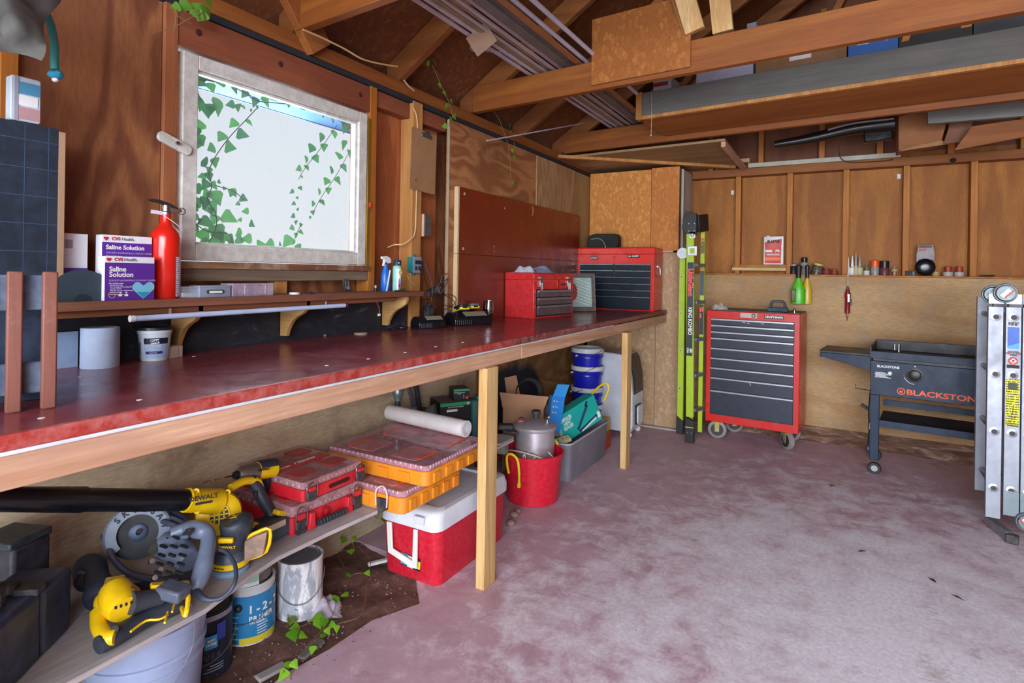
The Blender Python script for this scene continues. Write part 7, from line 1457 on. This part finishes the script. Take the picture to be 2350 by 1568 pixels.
# ---- trim strips lying over the joists
rnd = random.Random(9); M_TW = pl('c4bcc8', .5, dust=.3, dcol='9a8f98'); n_s = 0
names = [('white_strip', 'c9c2cf')] 
strips = [(.37, .018, 'c6bfcc', 0), (.415, .018, 'c9c4d0', 0), (.45, .022, '9c7c58', 0), (.475, .014, 'b9aeb8', 0), (.50, .020, '94785a', .01), (.53, .016, 'b5a9b0', .0), (.56, .020, 'a09096', .01), (.60, .05, '6c645e', .012), (.645, .04, '625a54', .02), (.69, .03, 'a06434', 0)]
where = ['outermost white strip of the bundle, nearest the window wall', 'second white strip from the window wall', 'tan strip beside the second white strip', 'narrow lilac strip in the middle of the bundle', 'brown strip in the middle of the bundle', 'thin pale strip left of the grey boards', 'dusty mauve strip left of the grey boards', 'wide grey board in the bundle', 'second wide grey board, on the inner side', 'orange wooden batten on the inner edge of the bundle']
for (x, w__, c, dz), lb in zip(strips, where):
    y1 = 4.28 + rnd.uniform(-.03, .06)
    pts = [Vector((x, 1.0, 2.365 + dz)), Vector((x + .01, 2.8, 2.365 + dz)), Vector((x + .015, 4.28, 2.365 + dz))]
    g = G().bar((x, .6, 2.363 + dz), (x + .02 - .05 * (x - .5), y1, 2.363 + dz), w__, .010)
    tag(g.build('trim_strip', pl(c, .55, dust=.25), bev=.001), lb, 'strip', 'trim strips laid over the joists')
for i, pts in enumerate(([(1078, 110), (1130, 118), (1185, 128), (1235, 152), (1262, 163)], [(1082, 116), (1128, 118), (1190, 140), (1245, 160)])):
    g = G(); P_ = smooth_path([on(a, b, z=2.40 - .01 * i) for a, b in pts], 5)
    for k in range(len(P_) - 1): g.bar(P_[k], P_[k + 1], .022, .004)
    tag(g.build('bent_strip', pl('a99ca2', .6), kind=None), ('frayed bent pale strip end drooping from the bundle, upper', 'frayed bent pale strip end drooping from the bundle, lower')[i], 'strip', 'bent strip ends')
g = G(); P_ = smooth_path([on(a, b, z=2.39) for a, b in [(1310, 222), (1345, 245), (1385, 275), (1430, 297)]], 5)
for k in range(len(P_) - 1): g.bar(P_[k], P_[k + 1], .02, .006)
tag(g.build('bent_strip', pl('b5abb5', .6)), 'bowed pale strip between the two joists beside the bundle', 'strip', 'bent strip ends')
for i, (x, y1) in enumerate(((.70, 2.86), (.775, 3.5))): tag(G().tube([(x + .0, .6, 2.385), (x + .02, y1, 2.385)], .011, 10).build('white_pipe', pl('c4bfd0', .5)), ('white pipe ending on the first joist near the gusset', 'second white pipe, running on behind the gusset')[i], 'pipe', 'white pipes over the joists')
tag(G().bar(on(1118, 323, x=.09), on(1340, 283, z=2.385), .016, .008).build('angled_strip', pl('b3aab4', .6), bev=.001), 'single pale strip poking out over the plate beside the hanging ivy', 'strip')
tag(G().bar((.50, 2.245, 2.36), (.40, 2.235, 2.30), .10, .004, up=(0, 1, .4)).build('cardboard_scrap', pl('9c7c66', .8)), 'torn cardboard scrap hanging under the strip bundle', 'cardboard')
tag(G().tube(smooth_path([on(a, b, x=.10) for a, b in [(695, 68), (735, 85), (790, 112), (830, 135), (870, 146), (912, 153)]], 6), .004, 8).build('rafter_cable', pl('c49a6c', .6)), 'tan cable swagged between the rafters above the window', 'cable')
tag(G().tube(smooth_path([on(a, b, x=.06) for a, b in [(927, 184), (938, 198), (950, 208)]], 5), .004, 8).build('cable_tail', pl('c49a6c', .6)), 'short tan cable end beside the rafter foot', 'cable')
# ---- black bundle and cardboard in the gable
t = T('black_plastic_bundle', 'shiny black plastic roll stored behind the second joist at right', 'roll', (1.8, 4.6, 2.3)); O = Vector(t.location)
pp = [on(1778, 332, y=4.6), on(1860, 318, y=4.6), on(1960, 295, y=4.6), on(2052, 283, y=4.6)]
G().tube([q_ - O for q_ in smooth_path(pp, 5)], [.025 + .002 * k for k in range(16)], 16).build('roll_body', pl('1c1814', .3), t); a = on(2015, 300, y=4.62) - O; G().box(a + Vector((0, .02, -.01)), (.17, .05, .12), (0, -.08, 0)).build('black_box', pl('101012', .25), t, .01); G().tube([q_ - O + Vector((0, -.05, .01)) for q_ in smooth_path([on(1900, 305, y=4.6), on(1960, 290, y=4.6), on(2050, 280, y=4.6)], 4)], .008, 8).build('painted_highlight', pl('8a7c78', .3), t)  # the pale thin tube paints a highlight along the black roll
t = T('torn_cardboard_box', 'flattened brown cardboard box jammed above the back plate at right', 'box', (2.4, 4.5, 2.1)); O = Vector(t.location)
def quad(pxs, y, nm, m, par, O, th=.01):
    P_ = [on(a, b, y=y) - O for a, b in pxs]; return G().prism([(p_.x, p_.z) for p_ in P_], P_[0].y, P_[0].y + th, 'y').build(nm, m, par, .001)
quad([(2062, 268), (2062, 345), (2160, 325), (2178, 262), (2150, 245)], 4.55, 'cardboard_side', pl('94603a', .8), t, O, .2); quad([(2085, 338), (2060, 348), (2180, 330), (2160, 322)], 4.54, 'cardboard_flap', pl('a5764a', .8), t, O); quad([(2165, 330), (2185, 270), (2240, 265), (2215, 325)], 4.50, 'cardboard_flap', pl('7d5540', .8), t, O)
t = T('pale_plank_end', 'weathered pale plank lying above the back wall at the right edge', 'plank', (2.7, 4.3, 2.28)); O = Vector(t.location); quad([(2128, 250), (2130, 284), (2400, 262), (2400, 222)], 4.28, 'plank_body', M_GREYWOOD, t, O, .04)
t = T('brown_panel_end', 'reddish brown panel stored above the right part of the back wall', 'panel', (2.7, 4.45, 2.1)); O = Vector(t.location); quad([(2230, 290), (2190, 345), (2400, 305), (2400, 265)], 4.40, 'panel_body', M_BEAMX, t, O, .03)
cord('thin_cord_loop', 'thin dark cord looped under the plate below the black roll', [on(1925, 330, y=5.06), on(1928, 360, y=5.06), on(1950, 372, y=5.06), on(2020, 370, y=5.06), on(2050, 366, y=5.06)], .003, pl('3a2416', .7), r_ if False else 'cord')

# ================================================================== grey cloth and teal strap at the top left
t = T('grey_canvas', 'grey crumpled cloth bag hanging in the top left corner', 'cloth', (.35, .42, 1.95))
crumple('canvas_fabric', pl('5c5b57', .9), t, .26, .22, .16, 41, n=20, loc=(0, 0, 0)); 
t.rotation_euler = (R(80), R(10), R(60)); q = on(20, 40, x=.35); t.location = (.35, q.y - .06, q.z + .03)
tag(G().tube(smooth_path([on(a, b, x=.28) for a, b in [(60, -25), (88, 8), (112, 45), (124, 95), (126, 160)]], 6), .0085, 10).build('teal_strap', pl('3f9a96', .7)), 'teal cord with a knotted blue end hanging at the top left', 'cord')
k_ = G().ell((0, 0, 0), (.018, .016, .010), 12, 8).ell((.012, 0, .003), (.010, .008, .006), 8, 6).build('knot', pl('2f9ac0', .7), bpy.data.objects['teal_strap']); k_.location = on(128, 172, x=.28)
k_ = G().ell((0, 0, 0), (.009, .007, .006), 10, 6).build('cord_tip', M_WHITE, bpy.data.objects['teal_strap']); k_.location = on(127, 183, x=.28)

# ================================================================== ivy
def leaf_mesh(name, m):
    pts = [(0, 0), (.28, -.12), (.5, .05), (.36, .34), (.14, .38), (.06, .95), (0, 1.05), (-.06, .95), (-.14, .38), (-.36, .34), (-.5, .05), (-.28, -.12)]
    pts = [(0, 0, 0)] + [(x, y * .95, -.18 * abs(x)) for x, y in [(.14, -.14), (.42, -.10), (.52, .12), (.34, .40), (.16, .72), (0, .98), (-.16, .72), (-.34, .40), (-.52, .12), (-.42, -.10), (-.14, -.14)]]
    f = [(0, i, i % 11 + 1) for i in range(1, 12)]; g = G().add(pts, f); return g.mesh(name, m, smooth=60)
def leaf_mat(c1, c2, tr=.35):
    b = NB('ivy_' + c1); oi = b.node('ShaderNodeObjectInfo'); c = b.ramp(oi.outputs['Random'], [(0, lin(c1)), (1, lin(c2))]); b.set(c, .45)
    t_ = b.node('ShaderNodeBsdfTranslucent'); b.link(c, t_.inputs[0]); mx = b.node('ShaderNodeMixShader'); mx.inputs[0].default_value = tr
    b.link(b.b.outputs[0], mx.inputs[1]); b.link(t_.outputs[0], mx.inputs[2]); b.link(mx.outputs[0], b.n['Material Output'].inputs[0]); return b.m
LM_OUT = leaf_mesh('leaf', leaf_mat('2a5c3c', '3f7d3a', .25)); LM_IN = leaf_mesh('leaf', leaf_mat('5f9a34', '7fb044', .4)); LM_FL = leaf_mesh('leaf', leaf_mat('5a9c1c', '8cc42a', .4))
M_STEM = pl('8a7044', .8); M_STEMD = pl('3a3226', .8)
def vine(name, label, stem, leaves, me, stemr, mstem, face, group=None, loc=None):
    """stem: list of point lists; leaves: (point, size, spin)"""
    o0 = loc or leaves[0][0]; t = T(name, label, 'ivy', o0, group=group); O = Vector(o0)
    for s_ in stem: G().tube(smooth_path([Vector(p_) - O for p_ in s_], 4), stemr, 5).build('stem', mstem, t)
    rnd = random.Random(len(leaves) * 7)
    for p_, s, a in leaves:
        o = bpy.data.objects.new('leaf', me); COL.objects.link(o); o.parent = t; o.location = Vector(p_) - O
        o.scale = (s, s, s); e = face.copy(); o.rotation_euler = (e.to_matrix() @ Matrix.Rotation(a, 3, 'Z') @ Matrix.Rotation(rnd.uniform(-.5, .5), 3, 'X') @ Matrix.Rotation(rnd.uniform(-.4, .4), 3, 'Y')).to_euler()
    return t
FACE_X = Euler((PI / 2, 0, PI / 2))       # leaf plane faces +x
def W4(X, Y, x=-.11): return on(380 + X / 3.015, 100 + Y / 3.015, x=x)
def wl(lst, x=-.11): return [(W4(X + 0, Y, x - .012 * (i % 3)), s * .00068, R(a)) for i, (X, Y, s, a) in enumerate(lst)]
A = [(485, 540, 55, 150), (570, 530, 45, 210), (400, 628, 60, 150), (505, 622, 65, 260), (335, 718, 60, 120), (425, 712, 75, 270), (345, 800, 60, 200), (290, 815, 50, 100), (270, 835, 40, 120), (310, 865, 45, 170), (300, 900, 50, 190), (268, 915, 40, 110), (290, 960, 60, 150), (325, 965, 50, 220), (372, 965, 28, 0), (400, 1000, 25, 270), (462, 1010, 55, 200), (460, 1030, 35, 160), (525, 1065, 50, 250), (510, 1105, 28, 120), (570, 1160, 42, 100), (240, 1005, 60, 90), (340, 1030, 90, 190), (300, 1030, 60, 140), (280, 1075, 70, 170), (235, 1100, 60, 110), (305, 1110, 90, 210), (320, 1140, 45, 180), (218, 1135, 45, 100), (225, 1190, 40, 150), (240, 1215, 30, 170), (410, 1185, 85, 240), (350, 1200, 60, 170), (300, 1225, 75, 110), (355, 1270, 100, 200), (375, 1310, 95, 180), (225, 1275, 50, 90), (290, 1325, 80, 90), (440, 1335, 60, 220), (445, 1360, 40, 180), (525, 1220, 28, 100), (590, 1240, 50, 240), (522, 1300, 55, 130), (588, 1350, 62, 100), (515, 1375, 60, 10), (640, 1388, 55, 270), (345, 1365, 50, 100), (280, 1355, 40, 120)]
vine('ivy_vine', 'dense green ivy growing up outside the left half of the window', [[W4(640, 440), W4(555, 530), W4(450, 640), W4(370, 745), W4(320, 830), W4(300, 900), W4(320, 990), W4(290, 1080), W4(345, 1170), W4(350, 1270), W4(300, 1380)], [W4(340, 980), W4(400, 1000), W4(470, 1020), W4(540, 1080)], [W4(200, 1240), W4(290, 1300), W4(440, 1320), W4(460, 1400)]], wl(A), LM_OUT, .0018, M_STEMD, FACE_X)
B = [(1170, 610, 60, 170), (1090, 635, 62, 160), (1100, 700, 55, 190), (1020, 710, 62, 150), (1035, 780, 55, 210), (980, 790, 50, 160), (975, 845, 42, 190), (935, 862, 45, 120), (942, 915, 26, 170), (928, 992, 30, 200), (885, 1020, 36, 130), (917, 1068, 20, 90), (895, 1105, 28, 120), (920, 1148, 26, 90), (892, 1190, 36, 120), (905, 1228, 30, 190), (940, 1248, 30, 160), (885, 1272, 40, 110), (930, 1295, 36, 220), (905, 1315, 34, 180), (865, 1350, 80, 150), (742, 1378, 58, 110), (790, 1382, 34, 240), (915, 1395, 45, 200), (1000, 1385, 0.1, 0)]
vine('ivy_vine', 'slender ivy strand hanging just right of the window centre', [[W4(1190, 560), W4(1100, 690), W4(1030, 780), W4(960, 870), W4(920, 940)], [W4(940, 1250), W4(905, 1320), W4(880, 1400)]], wl(B[:-1]), LM_OUT, .0013, M_STEMD, FACE_X)
C = [(1245, 680, 70, 180), (1275, 745, 60, 170), (1205, 765, 66, 150), (1230, 840, 60, 200), (1155, 865, 58, 150), (1188, 930, 60, 210), (1122, 940, 55, 150), (1130, 1003, 48, 190), (1070, 1017, 48, 150), (1078, 1085, 46, 200), (1028, 1100, 40, 150), (1018, 1160, 32, 190), (1003, 1198, 22, 170)]
vine('ivy_vine', 'ivy strand hanging down near the right edge of the window', [[W4(1300, 700), W4(1255, 780), W4(1200, 880), W4(1150, 960), W4(1080, 1060), W4(1020, 1170)]], wl(C), LM_OUT, .0013, M_STEMD, FACE_X)
D = [(250, 390, 90, 160), (230, 370, 70, 120), (290, 430, 80, 200), (320, 445, 50, 180), (370, 400, 100, 175), (470, 420, 50, 110), (505, 425, 50, 200), (535, 430, 30, 200), (245, 550, 70, 150), (225, 590, 60, 170), (230, 640, 70, 190), (228, 680, 55, 160), (240, 250, 80, 140), (310, 280, 60, 190), (330, 230, 60, 120), (630, 385, 60, 170), (690, 375, 70, 200), (640, 440, 24, 90), (595, 465, 20, 60), (1160, 520, 60, 150), (1040, 445, 50, 100), (960, 440, 40, 120), (1260, 560, 80, 170), (1300, 620, 60, 160), (280, 240, 60, 60), (255, 215, 60, 200), (860, 420, 50, 80), (1230, 520, 60, 200), (1290, 545, 70, 150), (760, 370, 50, 120), (400, 260, 70, 100), (560, 330, 60, 150), (480, 290, 60, 210), (1100, 490, 50, 90)]
vine('ivy_vine', 'dark ivy tangle along the eave at the top of the window', [[W4(215, 250), W4(400, 270), W4(560, 350), W4(640, 400), W4(900, 430), W4(1200, 530), W4(1320, 620)], [W4(560, 340), W4(600, 370), W4(650, 400)]], wl(D, -.14), LM_OUT, .002, M_STEMD, FACE_X)
def P2(a, b, x=.10): return on(a, b, x=x)
vine('ivy_sprig', 'bright ivy sprig hanging inside from the roof above the clipboard', [[P2(992, 150), P2(1003, 175), P2(1012, 195), P2(1025, 222), P2(1035, 250), P2(1038, 270), P2(1028, 290)]], [(P2(a, b), s * .0021, R(c)) for a, b, s, c in ((998, 140, 20, 160), (985, 145, 16, 120), (1004, 165, 16, 190), (1010, 193, 14, 170), (1020, 210, 16, 200), (1036, 228, 14, 210), (1028, 242, 16, 150), (1043, 263, 17, 220), (1036, 273, 20, 160), (1024, 289, 15, 110))], LM_IN, .0012, M_STEM, FACE_X)
vine('ivy_sprig', 'long trailing ivy sprig crossing the pale strip above the red boards', [[P2(1132, 255), P2(1146, 275), P2(1155, 300), P2(1164, 325), P2(1168, 350), P2(1171, 380), P2(1172, 410)]], [(P2(a, b), s * .0021, R(c)) for a, b, s, c in ((1172, 285, 16, 190), (1173, 300, 18, 210), (1148, 292, 12, 150), (1149, 318, 16, 170), (1172, 312, 14, 200), (1181, 330, 12, 150), (1176, 343, 12, 200), (1182, 360, 12, 160), (1178, 370, 11, 180), (1182, 396, 10, 150), (1163, 420, 10, 160), (1176, 417, 10, 200), (1170, 449, 10, 110))], LM_IN, .0012, M_STEM, FACE_X)
vine('ivy_sprig', 'tangled dry ivy clump at the plate above the window corner', [[P2(365, 5), P2(395, 18), P2(410, 38), P2(440, 55)], [P2(470, 25), P2(430, 45), P2(400, 62), P2(350, 75)], [P2(405, 20), P2(402, 60), P2(398, 70)]], [(P2(a, b), s * .0019, R(c)) for a, b, s, c in ((430, 8, 24, 150), (455, 12, 26, 200), (475, 20, 26, 170), (470, 32, 20, 150), (410, 14, 16, 120), (445, 24, 18, 210), (485, 6, 22, 100))], LM_IN, .0014, M_STEM, FACE_X)
def P0(a, b, z=.02): return on(a, b, z=z)
FL = Euler((R(25), 0, R(60)))
def fl(lst): return [(P0(a, b, .02 + .008 * (i % 3)), s * .00175, R(c)) for i, (a, b, s, c) in enumerate(lst)]
vine('ground_ivy', 'bright ivy runner on the soil before the white can', [[P0(662, 1430), P0(662, 1400), P0(680, 1382)], [P0(655, 1440), P0(672, 1420), P0(690, 1438), P0(722, 1420)]], fl([(666, 1368, 16, 120), (690, 1375, 20, 200), (680, 1392, 20, 170), (672, 1418, 22, 150), (684, 1438, 20, 100), (670, 1450, 24, 190), (690, 1455, 18, 240), (735, 1412, 24, 100), (745, 1420, 20, 160), (728, 1425, 20, 200)]), LM_FL, .0014, M_STEM, FL)
vine('ground_ivy', 'ivy runner crossing from the soil to the red slab', [[P0(765, 1370), P0(770, 1395), P0(745, 1440), P0(700, 1490), P0(665, 1560)], [P0(700, 1490), P0(770, 1435), P0(830, 1410), P0(842, 1330), P0(840, 1315)], [P0(790, 1365), P0(800, 1330), P0(812, 1318), P0(838, 1315)]], fl([(772, 1370, 18, 140), (790, 1362, 18, 200), (765, 1430, 16, 110), (773, 1437, 14, 170), (750, 1444, 14, 200), (742, 1456, 13, 150), (718, 1485, 15, 160), (802, 1318, 14, 120), (842, 1312, 14, 200)]), LM_FL, .0012, M_STEM, FL)
vine('ground_ivy', 'small ivy leaves at the bottom edge of the slab', [[P0(650, 1545), P0(662, 1522), P0(672, 1518)]], fl([(655, 1540, 20, 130), (660, 1520, 15, 180), (672, 1520, 16, 210)]), LM_FL, .0012, M_STEM, FL)
vine('ground_ivy', 'yellow-green ivy under the end of the low shelf by the cooler', [[P0(800, 1235, .12), P0(812, 1255, .08), P0(800, 1265, .03), P0(858, 1238, .03)], [P0(790, 1300), P0(775, 1270), P0(800, 1262)], [P0(822, 1255), P0(850, 1285), P0(845, 1310)]], [(P0(a, b, .06), s * .00175, R(c)) for a, b, s, c in ((790, 1235, 22, 150), (812, 1232, 16, 200), (805, 1262, 20, 170), (862, 1182, 18, 150), (880, 1190, 18, 180), (815, 1198, 12, 90))], LM_FL, .0012, M_STEM, FL)
# leaf litter
for i, (px, py, c) in enumerate(((1897, 1113, '6a4a2c'), (1905, 1118, '7a5630'), (2215, 1380, '4a3526'), (1990, 1265, '3a2c22'), (2130, 1325, '2c2420'))):
    p = on(px, py, z=.003); tag(G().add([(0, 0, 0), (.03, .006, .006), (.05, 0, .002), (.03, -.008, .004)], [(0, 1, 2, 3)]).xf(Matrix.Translation(p) @ Matrix.Rotation(i * 1.3, 4, 'Z')).build('dry_leaf', pl(c, .9)), ('brown dry leaf on the slab in front of the griddle wheel, left of two', 'brown dry leaf on the slab in front of the griddle wheel, right of two', 'dark dry leaf low on the slab at right', 'small dark leaf bit mid floor before the ladder', 'tiny black leaf bit on the slab at right')[i], 'leaf', 'dry leaves on the slab')
